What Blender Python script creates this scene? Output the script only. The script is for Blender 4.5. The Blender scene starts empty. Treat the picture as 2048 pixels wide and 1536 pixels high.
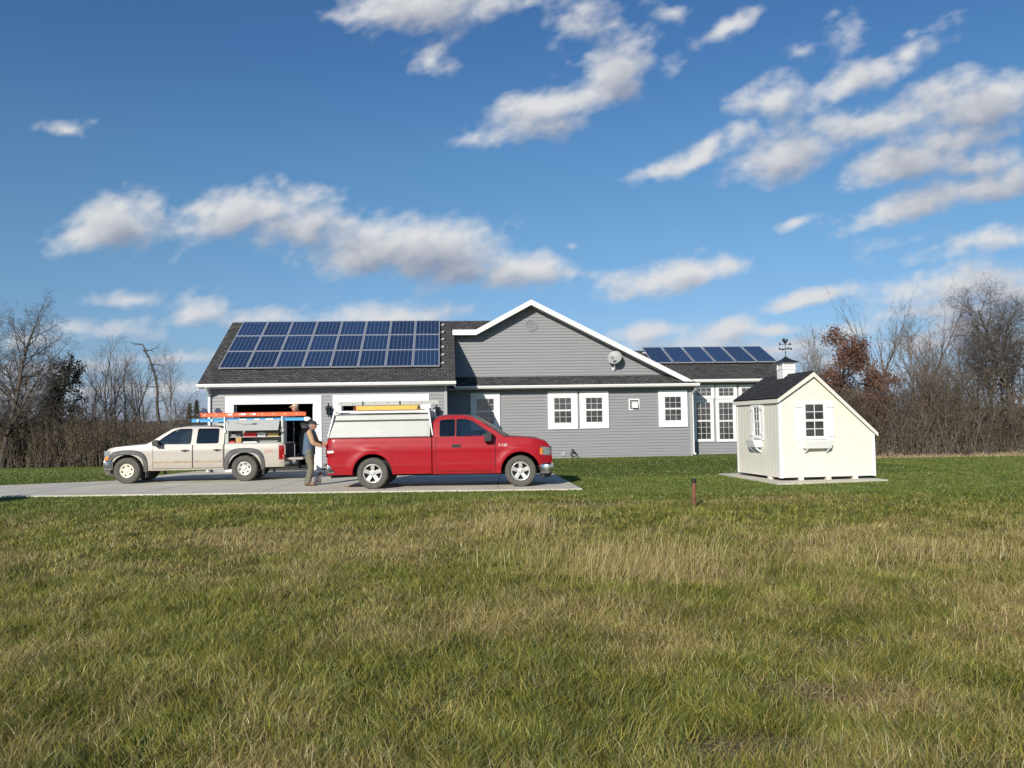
import bpy, math, random
import numpy as np
from mathutils import Vector, Matrix
from mathutils.geometry import tessellate_polygon
rad = math.radians
RNG = np.random.default_rng(7)
random.seed(7)
SC = bpy.context.scene
COL = SC.collection

# ------------------------------------------------------------------ camera
F = 1650.0
PITCH = math.atan((846-768)/F); ROLL = rad(0.95)
CAMZ = 1.6
_F = Vector((0, math.cos(PITCH), math.sin(PITCH)))
_R0 = Vector((1, 0, 0)); _U0 = Vector((0, -math.sin(PITCH), math.cos(PITCH)))
_R = _R0*math.cos(ROLL) - _U0*math.sin(ROLL)
_U = _U0*math.cos(ROLL) + _R0*math.sin(ROLL)
CAM = Vector((0, 0, CAMZ))
def ray(u, v): return _F + _R*((u-1024)/F) + _U*((768-v)/F)
def P(u, v, Y):
    r = ray(u, v); return CAM + r*(Y/r.y)
def G(u, v, z=0.0):
    r = ray(u, v); return CAM + r*((z-CAMZ)/r.z)
cd = bpy.data.cameras.new('camera'); cam = bpy.data.objects.new('camera', cd); COL.objects.link(cam)
m = Matrix.Identity(4)
for i in range(3):
    m[i][0] = _R[i]; m[i][1] = _U[i]; m[i][2] = -_F[i]; m[i][3] = CAM[i]
cam.matrix_world = m
cd.sensor_width = 36; cd.lens = 36*F/2048; cd.clip_end = 6000; cd.clip_start = .05
SC.camera = cam
SC.view_settings.view_transform = 'Standard'; SC.view_settings.look = 'None'
SC.view_settings.gamma = 1; SC.view_settings.exposure = 0.15

# ------------------------------------------------------------------ materials
def newmat(name):
    mt = bpy.data.materials.new(name); mt.use_nodes = True
    nt = mt.node_tree; return mt, nt, nt.nodes['Principled BSDF']
def N(nt, typ, **kw):
    n = nt.nodes.new(typ)
    for k, v in kw.items():
        if hasattr(n, k): setattr(n, k, v)
        else: n.inputs[k].default_value = v
    return n
def ramp(nt, stops):
    r = nt.nodes.new('ShaderNodeValToRGB'); e = r.color_ramp.elements
    while len(e) < len(stops): e.new(.5)
    for i, (p, c) in enumerate(stops):
        e[i].position = p; e[i].color = tuple(c)+(1,) if len(c) == 3 else c
    return r
def mat(name, col, rough=.6, metal=0, var=.12, scale=6, bump=0, bscale=40, coat=0, spec=.5, dirt=None, coords='Object', stretch=None):
    mt, nt, b = newmat(name); L = nt.links.new
    tc = N(nt, 'ShaderNodeTexCoord'); src = tc.outputs[coords]
    if stretch:
        mp = N(nt, 'ShaderNodeMapping'); mp.inputs['Scale'].default_value = stretch; L(src, mp.inputs[0]); src = mp.outputs[0]
    nz = N(nt, 'ShaderNodeTexNoise', Scale=scale, Detail=6.0, Roughness=.6); L(src, nz.inputs['Vector'])
    r = ramp(nt, [(.25, [c*(1-var) for c in col]), (.75, [min(1, c*(1+var)) for c in col])]); L(nz.outputs[0], r.inputs[0])
    out = r.outputs[0]
    if dirt:   # wear: dust coloured, low on the body (z in object space)
        dc, z0, z1, amt = dirt
        sx = N(nt, 'ShaderNodeSeparateXYZ'); L(tc.outputs['Object'], sx.inputs[0])
        mr = N(nt, 'ShaderNodeMapRange'); mr.inputs[1].default_value = z0; mr.inputs[2].default_value = z1
        mr.inputs[3].default_value = amt; mr.inputs[4].default_value = 0; L(sx.outputs[2], mr.inputs[0])
        n2 = N(nt, 'ShaderNodeTexNoise', Scale=3.5, Detail=8.0); L(tc.outputs['Object'], n2.inputs['Vector'])
        mu = N(nt, 'ShaderNodeMath', operation='MULTIPLY'); L(mr.outputs[0], mu.inputs[0]); L(n2.outputs[0], mu.inputs[1])
        mx = N(nt, 'ShaderNodeMix', data_type='RGBA'); L(mu.outputs[0], mx.inputs[0]); L(out, mx.inputs[6]); mx.inputs[7].default_value = tuple(dc)+(1,)
        out = mx.outputs[2]
    L(out, b.inputs['Base Color'])
    b.inputs['Roughness'].default_value = rough; b.inputs['Metallic'].default_value = metal
    b.inputs['Specular IOR Level'].default_value = spec
    if coat: b.inputs['Coat Weight'].default_value = coat; b.inputs['Coat Roughness'].default_value = .06
    if bump:
        nb = N(nt, 'ShaderNodeTexNoise', Scale=bscale, Detail=4.0); L(src, nb.inputs['Vector'])
        bm_ = N(nt, 'ShaderNodeBump', Strength=bump, Distance=.01); L(nb.outputs[0], bm_.inputs['Height']); L(bm_.outputs[0], b.inputs['Normal'])
    return mt
def glassmat(name, tint=(.62, .68, .68), amt=.08, rough=.02):
    mt, nt, b = newmat(name); L = nt.links.new; nt.nodes.remove(b)
    o = nt.nodes['Material Output']
    tr = N(nt, 'ShaderNodeBsdfTransparent'); tr.inputs[0].default_value = tuple(tint)+(1,)
    gl = N(nt, 'ShaderNodeBsdfGlossy', Roughness=rough)
    fr = N(nt, 'ShaderNodeFresnel', IOR=1.5); ad = N(nt, 'ShaderNodeMath', operation='ADD', use_clamp=True)
    ad.inputs[1].default_value = amt; L(fr.outputs[0], ad.inputs[0])
    mx = N(nt, 'ShaderNodeMixShader'); L(ad.outputs[0], mx.inputs[0]); L(tr.outputs[0], mx.inputs[1]); L(gl.outputs[0], mx.inputs[2]); L(mx.outputs[0], o.inputs[0])
    return mt
M = {}
M['siding'] = mat('vinyl_siding', (.232, .236, .247), .55, var=.06, scale=1.5, stretch=(1, 1, 8))
M['trim'] = mat('white_trim', (.76, .76, .74), .45, var=.03, bump=.05)
M['vinyl'] = mat('white_vinyl', (.72, .72, .71), .35, var=.02)
M['soffit'] = mat('soffit', (.62, .62, .61), .6, var=.04)
M['cornergrey'] = mat('corner_board', (.34, .34, .34), .5, var=.04)
M['concrete'] = mat('concrete', (.57, .53, .435), .85, var=.16, scale=.9, bump=.25, bscale=60)
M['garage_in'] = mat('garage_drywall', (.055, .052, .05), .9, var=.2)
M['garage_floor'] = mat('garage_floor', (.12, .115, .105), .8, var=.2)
M['black'] = mat('black_metal', (.02, .02, .022), .45, var=.2)
M['rubber'] = mat('rubber', (.03, .03, .03), .8, var=.3)
M['alu'] = mat('aluminium', (.72, .72, .72), .35, metal=.85, var=.05)
M['alupaint'] = mat('white_painted_aluminium', (.40, .41, .39), .45, var=.05, scale=3)
M['chrome'] = mat('chrome', (.62, .62, .62), .18, metal=1, var=.05)
M['dishgrey'] = mat('dish_grey', (.30, .31, .30), .5, var=.05)
M['pvblue'] = None
M['panelframe'] = mat('panel_frame', (.62, .64, .66), .35, metal=.6, var=.05)
M['winglass'], nt, b = newmat('window_glass')
b.inputs['Base Color'].default_value = (.045, .045, .045, 1); b.inputs['Roughness'].default_value = .04; b.inputs['Specular IOR Level'].default_value = .9
nz = N(nt, 'ShaderNodeTexNoise', Scale=1.3); bm_ = N(nt, 'ShaderNodeBump', Strength=.06, Distance=.05)
nt.links.new(nz.outputs[0], bm_.inputs['Height']); nt.links.new(bm_.outputs[0], b.inputs['Normal'])
tcg = N(nt, 'ShaderNodeTexCoord'); nt.links.new(tcg.outputs['Object'], nz.inputs['Vector'])
rg = ramp(nt, [(.35, (.02, .02, .02)), (.7, (.09, .09, .088))]); ng = N(nt, 'ShaderNodeTexNoise', Scale=1.0); nt.links.new(tcg.outputs['Object'], ng.inputs['Vector'])
nt.links.new(ng.outputs[0], rg.inputs[0]); nt.links.new(rg.outputs[0], b.inputs['Base Color'])
M['glass'] = glassmat('car_glass')
M['glassdark'] = glassmat('tinted_car_glass', (.06, .06, .07), .05)
M['cream'] = mat('cream_paint', (.69, .662, .575), .6, var=.03, scale=2)
M['creamtrim'] = mat('cream_trim', (.70, .67, .585), .5, var=.02)
M['redpaint'] = mat('red_car_paint', (.33, .010, .018), .36, var=.05, coat=.25, spec=.15, dirt=((.28, .13, .10), .3, .7, .14))
M['whitepaint'] = mat('champagne_white_car_paint', (.44, .41, .36), .36, var=.03, coat=.6, dirt=((.30, .22, .15), .3, .85, .8))
M['flare'] = mat('dark_grey_plastic', (.07, .07, .075), .6, var=.15, dirt=((.2, .16, .12), .3, 1.1, .35))
M['tyre'] = mat('dusty_tyre', (.085, .08, .07), .85, var=.25, bump=.4, bscale=60)
M['wheelalloy'] = mat('wheel_alloy', (.62, .61, .58), .32, metal=.5, var=.06)
M['wheelcream'] = mat('wheel_cream', (.66, .62, .48), .4, metal=.2, var=.08)
M['dark'] = mat('underbody', (.015, .015, .015), .9, var=.3)
M['seat'] = mat('seat_cloth', (.16, .16, .165), .9, var=.2)
M['lampred'] = mat('tail_lens', (.28, .008, .01), .12, var=.1, coat=1)
M['lampclear'] = mat('clear_lens', (.34, .38, .40), .08, metal=.4, var=.5, scale=14, coat=1)
M['lampamber'] = mat('amber_lens', (.75, .22, .03), .15, var=.1, coat=1)
M['redtxt'] = mat('red_decal', (.6, .03, .03), .5, var=.05)
M['darktxt'] = mat('dark_decal', (.06, .06, .07), .5, var=.05)
M['orange'] = mat('orange_fibreglass', (.85, .13, .03), .45, var=.06)
M['bluefg'] = mat('blue_fibreglass', (.06, .32, .60), .45, var=.1, scale=5)
M['yellowfg'] = mat('yellow_fibreglass', (.72, .42, .07), .45, var=.12)
M['navy'] = mat('navy_rubber', (.02, .025, .08), .6, var=.2)
M['wood'] = mat('rusty_brown_post', (.17, .068, .038), .8, var=.4, scale=9)
M['pipeblack'] = mat('black_cap', (.015, .015, .015), .5, var=.2)
M['skin'] = mat('skin', (.50, .25, .17), .6, var=.08)
M['denim'] = mat('blue_grey_vest', (.075, .115, .17), .85, var=.15, scale=14, bump=.3)
M['tansleeve'] = mat('tan_sleeve', (.42, .27, .15), .85, var=.12, bump=.3)
M['olive'] = mat('olive_trousers', (.15, .14, .10), .85, var=.14, bump=.3, bscale=18)
M['boot'] = mat('brown_boot', (.13, .10, .065), .8, var=.25)
M['darkcloth'] = mat('dark_cloth', (.03, .03, .032), .9, var=.25)
M['greycloth'] = mat('grey_trousers', (.07, .068, .06), .9, var=.25)
M['capdark'] = mat('dark_cap', (.03, .033, .03), .85, var=.2)
M['captan'] = mat('tan_cap', (.55, .40, .25), .85, var=.1)
M['hair'] = mat('grey_hair', (.22, .2, .18), .9, var=.2)
M['eye'] = mat('eye', (.03, .02, .015), .2, var=.1)
M['furw'] = mat('white_fur', (.62, .58, .52), .9, var=.1)
M['furb'] = mat('red_brown_fur', (.16, .03, .02), .9, var=.2)
M['card'] = mat('cardboard', (.42, .27, .13), .85, var=.12)
M['redbox'] = mat('red_box', (.62, .04, .04), .6, var=.06)
M['whitebox'] = mat('white_box', (.75, .75, .72), .6, var=.05)
M['tanbox'] = mat('yellow_box', (.58, .42, .16), .7, var=.15)
M['greyplastic'] = mat('grey_plastic', (.22, .23, .23), .6, var=.15)
M['tealplastic'] = mat('green_faucet', (.05, .13, .10), .5, var=.2)
M['bark'] = mat('grey_bark', (.20, .175, .15), .9, var=.35, scale=3, bump=.5, bscale=20)
M['barkdark'] = mat('dark_bark', (.075, .062, .05), .9, var=.35, scale=3, bump=.5, bscale=20)
M['twig'] = mat('twig', (.17, .145, .13), .9, var=.3, scale=.6)
M['twigdark'] = mat('dark_twig', (.095, .078, .066), .9, var=.35, scale=.6)
M['twigbrown'] = mat('brown_brush', (.115, .088, .062), .9, var=.65, scale=.5)
M['leafbrown'] = mat('dead_leaves', (.115, .085, .052), .8, var=.75, scale=.6)
M['leafrusset'] = mat('russet_leaves', (.135, .065, .042), .8, var=.5, scale=.8)
M['leafvine'] = mat('vine_leaves', (.045, .042, .022), .7, var=.45, scale=1.2)
M['leafgreen'] = mat('evergreen_needles', (.035, .05, .022), .7, var=.35, scale=1.5)

def shinglemat(name, c1, c2, rowh=.143):
    mt, nt, b = newmat(name); L = nt.links.new
    uv = N(nt, 'ShaderNodeUVMap')
    br = N(nt, 'ShaderNodeTexBrick', offset=.5, offset_frequency=2); L(uv.outputs[0], br.inputs['Vector'])
    br.inputs['Color1'].default_value = tuple(c1)+(1,); br.inputs['Color2'].default_value = tuple(c2)+(1,)
    br.inputs['Mortar'].default_value = (.012, .012, .012, 1); br.inputs['Scale'].default_value = 1
    br.inputs['Mortar Size'].default_value = .010; br.inputs['Brick Width'].default_value = .23; br.inputs['Row Height'].default_value = rowh
    br.inputs['Bias'].default_value = 0
    n1 = N(nt, 'ShaderNodeTexNoise', Scale=11.0, Detail=5.0); L(uv.outputs[0], n1.inputs['Vector'])
    r1 = ramp(nt, [(.3, (.55, .55, .55)), (.7, (1.5, 1.45, 1.4))]); L(n1.outputs[0], r1.inputs[0])
    mx = N(nt, 'ShaderNodeMix', data_type='RGBA', blend_type='MULTIPLY'); mx.inputs[0].default_value = 1
    L(br.outputs[0], mx.inputs[6]); L(r1.outputs[0], mx.inputs[7]); L(mx.outputs[2], b.inputs['Base Color'])
    b.inputs['Roughness'].default_value = .95; b.inputs['Specular IOR Level'].default_value = .2
    bp = N(nt, 'ShaderNodeBump', Strength=.8, Distance=.012); L(br.outputs['Fac'], bp.inputs['Height']); bp.invert = True
    n2 = N(nt, 'ShaderNodeTexNoise', Scale=160.0); L(uv.outputs[0], n2.inputs['Vector'])
    b2 = N(nt, 'ShaderNodeBump', Strength=.5, Distance=.004); L(n2.outputs[0], b2.inputs['Height']); L(bp.outputs[0], b2.inputs['Normal']); L(b2.outputs[0], b.inputs['Normal'])
    return mt
M['shingle'] = shinglemat('asphalt_shingles', (.094, .094, .094), (.052, .052, .054))
M['shingle2'] = shinglemat('shed_shingles', (.045, .046, .05), (.03, .031, .034))
def pvmat():
    mt, nt, b = newmat('solar_cells'); L = nt.links.new
    uv = N(nt, 'ShaderNodeUVMap'); sx = N(nt, 'ShaderNodeSeparateXYZ'); L(uv.outputs[0], sx.inputs[0])
    def lines(sock, n, w):
        a = N(nt, 'ShaderNodeMath', operation='MULTIPLY'); a.inputs[1].default_value = n; L(sock, a.inputs[0])
        f = N(nt, 'ShaderNodeMath', operation='FRACT'); L(a.outputs[0], f.inputs[0])
        s = N(nt, 'ShaderNodeMath', operation='SUBTRACT'); s.inputs[1].default_value = .5; L(f.outputs[0], s.inputs[0])
        ab = N(nt, 'ShaderNodeMath', operation='ABSOLUTE'); L(s.outputs[0], ab.inputs[0])
        g = N(nt, 'ShaderNodeMath', operation='GREATER_THAN'); g.inputs[1].default_value = .5-w; L(ab.outputs[0], g.inputs[0]); return g.outputs[0]
    l1 = lines(sx.outputs[0], 6, .045); l2 = lines(sx.outputs[1], 10, .025); l3 = lines(sx.outputs[0], 18, .03)
    mxm = N(nt, 'ShaderNodeMath', operation='MAXIMUM'); L(l1, mxm.inputs[0]); L(l2, mxm.inputs[1])
    m3 = N(nt, 'ShaderNodeMath', operation='MULTIPLY'); m3.inputs[1].default_value = .3; L(l3, m3.inputs[0])
    m4 = N(nt, 'ShaderNodeMath', operation='MAXIMUM'); L(mxm.outputs[0], m4.inputs[0]); L(m3.outputs[0], m4.inputs[1])
    vo = N(nt, 'ShaderNodeTexVoronoi', Scale=26.0); L(uv.outputs[0], vo.inputs['Vector'])
    oi = N(nt, 'ShaderNodeObjectInfo')
    rr = ramp(nt, [(.0, (.008, .020, .062)), (.5, (.012, .031, .088)), (1, (.018, .045, .12))]); L(vo.outputs['Color'], rr.inputs[0])
    hs = N(nt, 'ShaderNodeHueSaturation'); L(rr.outputs[0], hs.inputs['Color'])
    mrr = N(nt, 'ShaderNodeMapRange'); mrr.inputs[3].default_value = .75; mrr.inputs[4].default_value = 1.25; L(oi.outputs['Random'], mrr.inputs[0]); L(mrr.outputs[0], hs.inputs['Value'])
    mx = N(nt, 'ShaderNodeMix', data_type='RGBA'); L(m4.outputs[0], mx.inputs[0]); L(hs.outputs[0], mx.inputs[6]); mx.inputs[7].default_value = (.15, .19, .26, 1)
    L(mx.outputs[2], b.inputs['Base Color']); b.inputs['Roughness'].default_value = .10; b.inputs['Specular IOR Level'].default_value = .45
    return mt
M['pvblue'] = pvmat()

# ------------------------------------------------------------------ object helpers
def link(o, parent=None):
    COL.objects.link(o)
    if parent is not None: o.parent = parent
    return o
def tag(o, label, cat=None, group=None, kind=None):
    if label: o['label'] = label
    if cat: o['category'] = cat
    if group: o['group'] = group
    if kind: o['kind'] = kind
    return o
def thing(name, label, cat, loc=(0, 0, 0), rotz=0, group=None):
    o = bpy.data.objects.new(name, None); COL.objects.link(o); o.empty_display_size = .3
    o.location = loc; o.rotation_euler = (0, 0, rotz); return tag(o, label, cat, group)
def children(o): return [c for c in COL.objects if c.parent == o]
def dup(root, loc=None, rotz=None, scale=None, label=None):
    r = root.copy(); COL.objects.link(r)
    if loc is not None: r.location = loc
    if rotz is not None: r.rotation_euler = (0, 0, rotz)
    if scale is not None: r.scale = scale
    if label: r['label'] = label
    for ch in children(root):
        c = ch.copy(); COL.objects.link(c); c.parent = r
        for g in children(ch):
            d = g.copy(); COL.objects.link(d); d.parent = c
    return r
class MB:
    def __init__(s): s.v = []; s.f = []; s.uv = None
    def add(s, vs, fs):
        n = len(s.v); s.v += [tuple(v) for v in vs]; s.f += [tuple(i+n for i in f) for f in fs]; return s
    def box(s, x0, x1, y0, y1, z0, z1):
        return s.add([(x0, y0, z0), (x1, y0, z0), (x1, y1, z0), (x0, y1, z0), (x0, y0, z1), (x1, y0, z1), (x1, y1, z1), (x0, y1, z1)],
                     [(3, 2, 1, 0), (4, 5, 6, 7), (0, 1, 5, 4), (1, 2, 6, 5), (2, 3, 7, 6), (3, 0, 4, 7)])
    def beam(s, p0, p1, w, h, up=(0, 0, 1)):
        p0, p1 = Vector(p0), Vector(p1); d = (p1-p0).normalized(); u = Vector(up)
        sd = d.cross(u)
        if sd.length < 1e-4: sd = d.cross(Vector((0, 1, 0)))
        sd.normalize(); u = sd.cross(d).normalized(); a = sd*w/2; b = u*h/2
        return s.add([p0-a-b, p0+a-b, p0+a+b, p0-a+b, p1-a-b, p1+a-b, p1+a+b, p1-a+b],
                     [(3, 2, 1, 0), (4, 5, 6, 7), (0, 1, 5, 4), (1, 2, 6, 5), (2, 3, 7, 6), (3, 0, 4, 7)])
    def prism(s, poly, axis, c0, c1):
        # poly list of 2D; axis 'y': (x,z) extruded y ; 'x': (y,z) ; 'z': (x,y)
        def mk(p, c): return {'y': (p[0], c, p[1]), 'x': (c, p[0], p[1]), 'z': (p[0], p[1], c)}[axis]
        n = len(poly); tr = tessellate_polygon([[Vector((p[0], p[1], 0)) for p in poly]])
        vs = [mk(p, c0) for p in poly]+[mk(p, c1) for p in poly]
        fs = [tuple(t) for t in tr]+[tuple(i+n for i in reversed(t)) for t in tr]+[(i, (i+1) % n, (i+1) % n+n, i+n) for i in range(n)]
        return s.add(vs, fs)
    def tube(s, pts, rs, n=8, cap=True, flat=1.0):
        pts = [Vector(p) for p in pts]
        if not hasattr(rs, '__len__'): rs = [rs]*len(pts)
        base = len(s.v); up = Vector((0, 0, 1)); prev = None
        for i, p in enumerate(pts):
            d = (pts[min(i+1, len(pts)-1)]-pts[max(i-1, 0)]).normalized()
            if prev is None:
                a = d.cross(up)
                if a.length < .1: a = d.cross(Vector((0, 1, 0)))
            else: a = prev-d*prev.dot(d)
            a.normalize(); prev = a; b = d.cross(a)
            for k in range(n):
                t = 2*math.pi*k/n; s.v.append(tuple(p+(a*math.cos(t)+b*math.sin(t)*flat)*rs[i]))
        for i in range(len(pts)-1):
            for k in range(n):
                k2 = (k+1) % n; o = base+i*n; s.f.append((o+k, o+k2, o+n+k2, o+n+k))
        if cap:
            s.f.append(tuple(base+k for k in reversed(range(n)))); o = base+(len(pts)-1)*n; s.f.append(tuple(o+k for k in range(n)))
        return s
    def lathe(s, prof, origin=(0, 0, 0), axis='z', n=24):
        base = len(s.v); ox, oy, oz = origin
        for r, h in prof:
            for k in range(n):
                t = 2*math.pi*k/n; c, q = r*math.cos(t), r*math.sin(t)
                s.v.append({'z': (ox+c, oy+q, oz+h), 'y': (ox+c, oy+h, oz+q), 'x': (ox+h, oy+c, oz+q)}[axis])
        for i in range(len(prof)-1):
            for k in range(n):
                k2 = (k+1) % n; o = base+i*n; s.f.append((o+k, o+k2, o+n+k2, o+n+k))
        return s
    def sphere(s, c, r, n=12, m=8):
        rx, ry, rz = r if hasattr(r, '__len__') else (r, r, r); base = len(s.v)
        for i in range(m+1):
            ph = math.pi*i/m
            for k in range(n):
                t = 2*math.pi*k/n
                s.v.append((c[0]+rx*math.sin(ph)*math.cos(t), c[1]+ry*math.sin(ph)*math.sin(t), c[2]+rz*math.cos(ph)))
        for i in range(m):
            for k in range(n):
                o = base+i*n; k2 = (k+1) % n; s.f.append((o+k, o+n+k, o+n+k2, o+k2))
        return s
    def build(s, name, mt, parent=None, smooth=False, bevel=0, ang=35, seg=2, subsurf=0):
        me = bpy.data.meshes.new(name); me.from_pydata(s.v, [], s.f); me.validate(); me.update()
        o = bpy.data.objects.new(name, me); link(o, parent); me.materials.append(mt)
        fixn(me)
        if smooth or bevel:
            me.polygons.foreach_set('use_smooth', [True]*len(me.polygons)); me.set_sharp_from_angle(angle=rad(ang))
        if bevel:
            b = o.modifiers.new('bevel', 'BEVEL'); b.width = bevel; b.segments = seg; b.limit_method = 'ANGLE'; b.angle_limit = rad(30); b.harden_normals = True
        if subsurf:
            b = o.modifiers.new('sub', 'SUBSURF'); b.levels = subsurf; b.render_levels = subsurf
        return o
import bmesh
def fixn(me):
    bm = bmesh.new(); bm.from_mesh(me); bmesh.ops.remove_doubles(bm, verts=bm.verts, dist=1e-5)
    bmesh.ops.recalc_face_normals(bm, faces=bm.faces); bm.to_mesh(me); bm.free()
def npmesh(name, V, Fq, mt, parent=None, cols=None, smooth=False):
    """V (n,3) ; Fq list of (array (m,k))"""
    me = bpy.data.meshes.new(name); me.vertices.add(len(V)); me.vertices.foreach_set('co', V.astype(np.float32).ravel())
    loops = np.concatenate([f.ravel() for f in Fq]); tot = np.concatenate([np.full(len(f), f.shape[1]) for f in Fq])
    me.loops.add(len(loops)); me.loops.foreach_set('vertex_index', loops.astype(np.int32))
    me.polygons.add(len(tot)); st = np.concatenate([[0], np.cumsum(tot)[:-1]])
    me.polygons.foreach_set('loop_start', st.astype(np.int32)); me.polygons.foreach_set('loop_total', tot.astype(np.int32))
    if smooth: me.polygons.foreach_set('use_smooth', np.ones(len(tot), dtype=bool))
    me.update(calc_edges=True)
    if cols is not None:
        a = me.color_attributes.new('Col', 'FLOAT_COLOR', 'POINT'); c = np.ones((len(V), 4), np.float32); c[:, :3] = cols
        a.data.foreach_set('color', c.ravel())
    me.materials.append(mt); o = bpy.data.objects.new(name, me); return link(o, parent)
def quad_uv(me_obj, scale=1.0, origin=None, ax_u=None, ax_v=None):
    me = me_obj.data; uvl = me.uv_layers.new(name='UVMap')
    for p in me.polygons:
        for li in p.loop_indices:
            c = me.vertices[me.loops[li].vertex_index].co
            uvl.data[li].uv = (c.dot(ax_u)*scale, c.dot(ax_v)*scale)

# numpy value noise
def _h(ix, iy, s):
    n = (ix*374761393+iy*668265263+s*1274126177) & 0x7fffffff
    n = ((n ^ (n >> 13))*1274126177) & 0x7fffffff
    return ((n ^ (n >> 16)) & 0xffff)/65535.0
def vn(x, y, s=0):
    ix = np.floor(x).astype(np.int64); iy = np.floor(y).astype(np.int64); fx = x-ix; fy = y-iy
    fx = fx*fx*(3-2*fx); fy = fy*fy*(3-2*fy)
    a = _h(ix, iy, s); b = _h(ix+1, iy, s); c = _h(ix, iy+1, s); d = _h(ix+1, iy+1, s)
    return (a*(1-fx)+b*fx)*(1-fy)+(c*(1-fx)+d*fx)*fy
def fbm(x, y, s=0, o=4):
    t = 0; a = .5; tot = 0
    for i in range(o): t = t+a*vn(x*2**i, y*2**i, s+i*17); tot += a; a *= .5
    return t/tot
def S(t):
    t = np.clip(t, 0, 1); return t*t*(3-2*t)
# ------------------------------------------------------------------ light and sky
SUN = Vector((-.42, -1, .46)).normalized()
sd = bpy.data.lights.new('sun', 'SUN'); sd.energy = 4.8; sd.angle = rad(.5); sd.color = (1, .93, .82)
so = bpy.data.objects.new('sun', sd); COL.objects.link(so); so.location = (-20, -30, 30)
so.rotation_euler = SUN.to_track_quat('Z', 'Y').to_euler()
w = bpy.data.worlds.new('World'); SC.world = w; w.use_nodes = True; nt = w.node_tree; L = nt.links.new
bg = nt.nodes['Background']; bg.inputs[1].default_value = .09
sky = N(nt, 'ShaderNodeTexSky', sky_type='NISHITA', sun_disc=False)
sky.sun_elevation = math.asin(SUN.z); sky.sun_rotation = math.atan2(SUN.x, SUN.y); sky.air_density = 1.0; sky.dust_density = .6; sky.ozone_density = 2.0; sky.altitude = 200
SKYCORR = [(0, (.62, .76, 1.38)), (.028, (.58, .70, 1.15)), (.088, (.60, .74, .98)), (.205, (.60, .84, 1.0)), (.314, (.57, .87, 1.06)), (.412, (.47, .79, 1.07)), (1, (.34, .6, .95))]
tc = N(nt, 'ShaderNodeTexCoord'); sx = N(nt, 'ShaderNodeSeparateXYZ'); L(tc.outputs['Generated'], sx.inputs[0])
cr = ramp(nt, SKYCORR); L(sx.outputs[2], cr.inputs[0])
cmx = N(nt, 'ShaderNodeMix', data_type='RGBA', blend_type='MULTIPLY'); cmx.inputs[0].default_value = 1
L(sky.outputs[0], cmx.inputs[6]); L(cr.outputs[0], cmx.inputs[7]); L(cmx.outputs[2], bg.inputs[0])
# clouds: u, v, half width, half height, angle (deg, up right positive), weight
CL = [(237, 452, 98, 58, 12, 1), (130, 262, 48, 18, -10, .55), (460, 440, 110, 48, 22, .85), (600, 450, 110, 52, 15, .95), (545, 420, 70, 40, -5, .7),
      (720, 495, 150, 52, 4, 1), (880, 510, 130, 55, -5, .95), (680, 440, 60, 30, -20, .7), (930, 545, 95, 35, 12, .8), (400, 628, 80, 32, 10, .9),
      (530, 640, 110, 22, 3, .8), (245, 612, 60, 18, 4, .6), (60, 690, 75, 20, 2, .75), (200, 665, 150, 16, 0, .6), (780, 640, 130, 30, 3, .9),
      (1055, 560, 100, 34, 8, 1), (1150, 550, 50, 10, 4, .6), (1345, 560, 100, 28, 8, .95), (1420, 545, 60, 14, 5, .7), (1600, 592, 78, 17, 12, .9),
      (1280, 660, 75, 22, 3, .95), (1430, 660, 75, 24, 3, .9), (1530, 658, 60, 16, 2, .85), (1600, 690, 130, 22, 2, .6), (1330, 680, 160, 18, 0, .6),
      (850, 15, 160, 58, 8, .95), (1010, 20, 120, 45, 10, .75), (885, 120, 28, 40, 55, .5), (1100, 215, 130, 42, 24, 1), (1230, 140, 105, 62, 45, 1),
      (1090, 260, 80, 30, 12, .7), (1190, 60, 70, 40, 10, .65), (1340, 30, 50, 28, -20, .6), (1435, 55, 65, 24, 30, .75), (1340, 130, 34, 26, 40, .5),
      (960, 285, 26, 12, 35, .45), (1540, 205, 100, 44, 8, .95), (1700, 165, 150, 46, 25, 1), (1820, 110, 90, 40, 25, .9), (1700, 80, 44, 42, 20, .5), (1850, 55, 80, 16, 15, .5),
      (1380, 310, 95, 26, 32, .8), (1470, 265, 70, 30, 30, .65), (1560, 315, 120, 42, 20, 1), (1750, 255, 150, 46, 12, 1), (1930, 225, 150, 60, 8, 1), (1900, 275, 120, 30, 6, .8),
      (1800, 335, 150, 30, 10, .95), (1930, 330, 110, 26, 6, .8), (1830, 410, 150, 34, 15, .95), (1980, 375, 120, 36, 8, .95), (1575, 447, 42, 15, 18, .7),
      (1800, 490, 70, 18, 12, .45), (1960, 492, 120, 22, 8, .65), (1590, 105, 22, 24, 60, .35), (1910, 575, 150, 38, 5, 1), (2010, 590, 100, 34, 2, .8), (1900, 620, 150, 22, 2, .7),
      (1690, 660, 90, 20, 5, .6), (1930, 655, 80, 26, 5, .9), (1830, 690, 160, 22, 0, .7), (2000, 690, 100, 30, 0, .8), (1850, 745, 250, 22, 0, .7), (100, 740, 220, 24, 0, .7), (330, 722, 150, 18, 0, .65), (250, 785, 300, 18, 0, .65), (1700, 790, 260, 20, 0, .65), (1640, 725, 150, 22, 0, .7), (30, 790, 160, 16, 0, .6), (1960, 800, 160, 18, 0, .6),
      (1540, 705, 170, 20, 0, .65), (1150, 495, 30, 8, 0, .35), (760, 520, 60, 30, 0, .6), (640, 470, 60, 36, 20, .7), (500, 400, 40, 20, 10, .4)]
def pl(u, v):
    r = ray(u, v); return (r.x/r.y, r.z/r.y)
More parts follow.
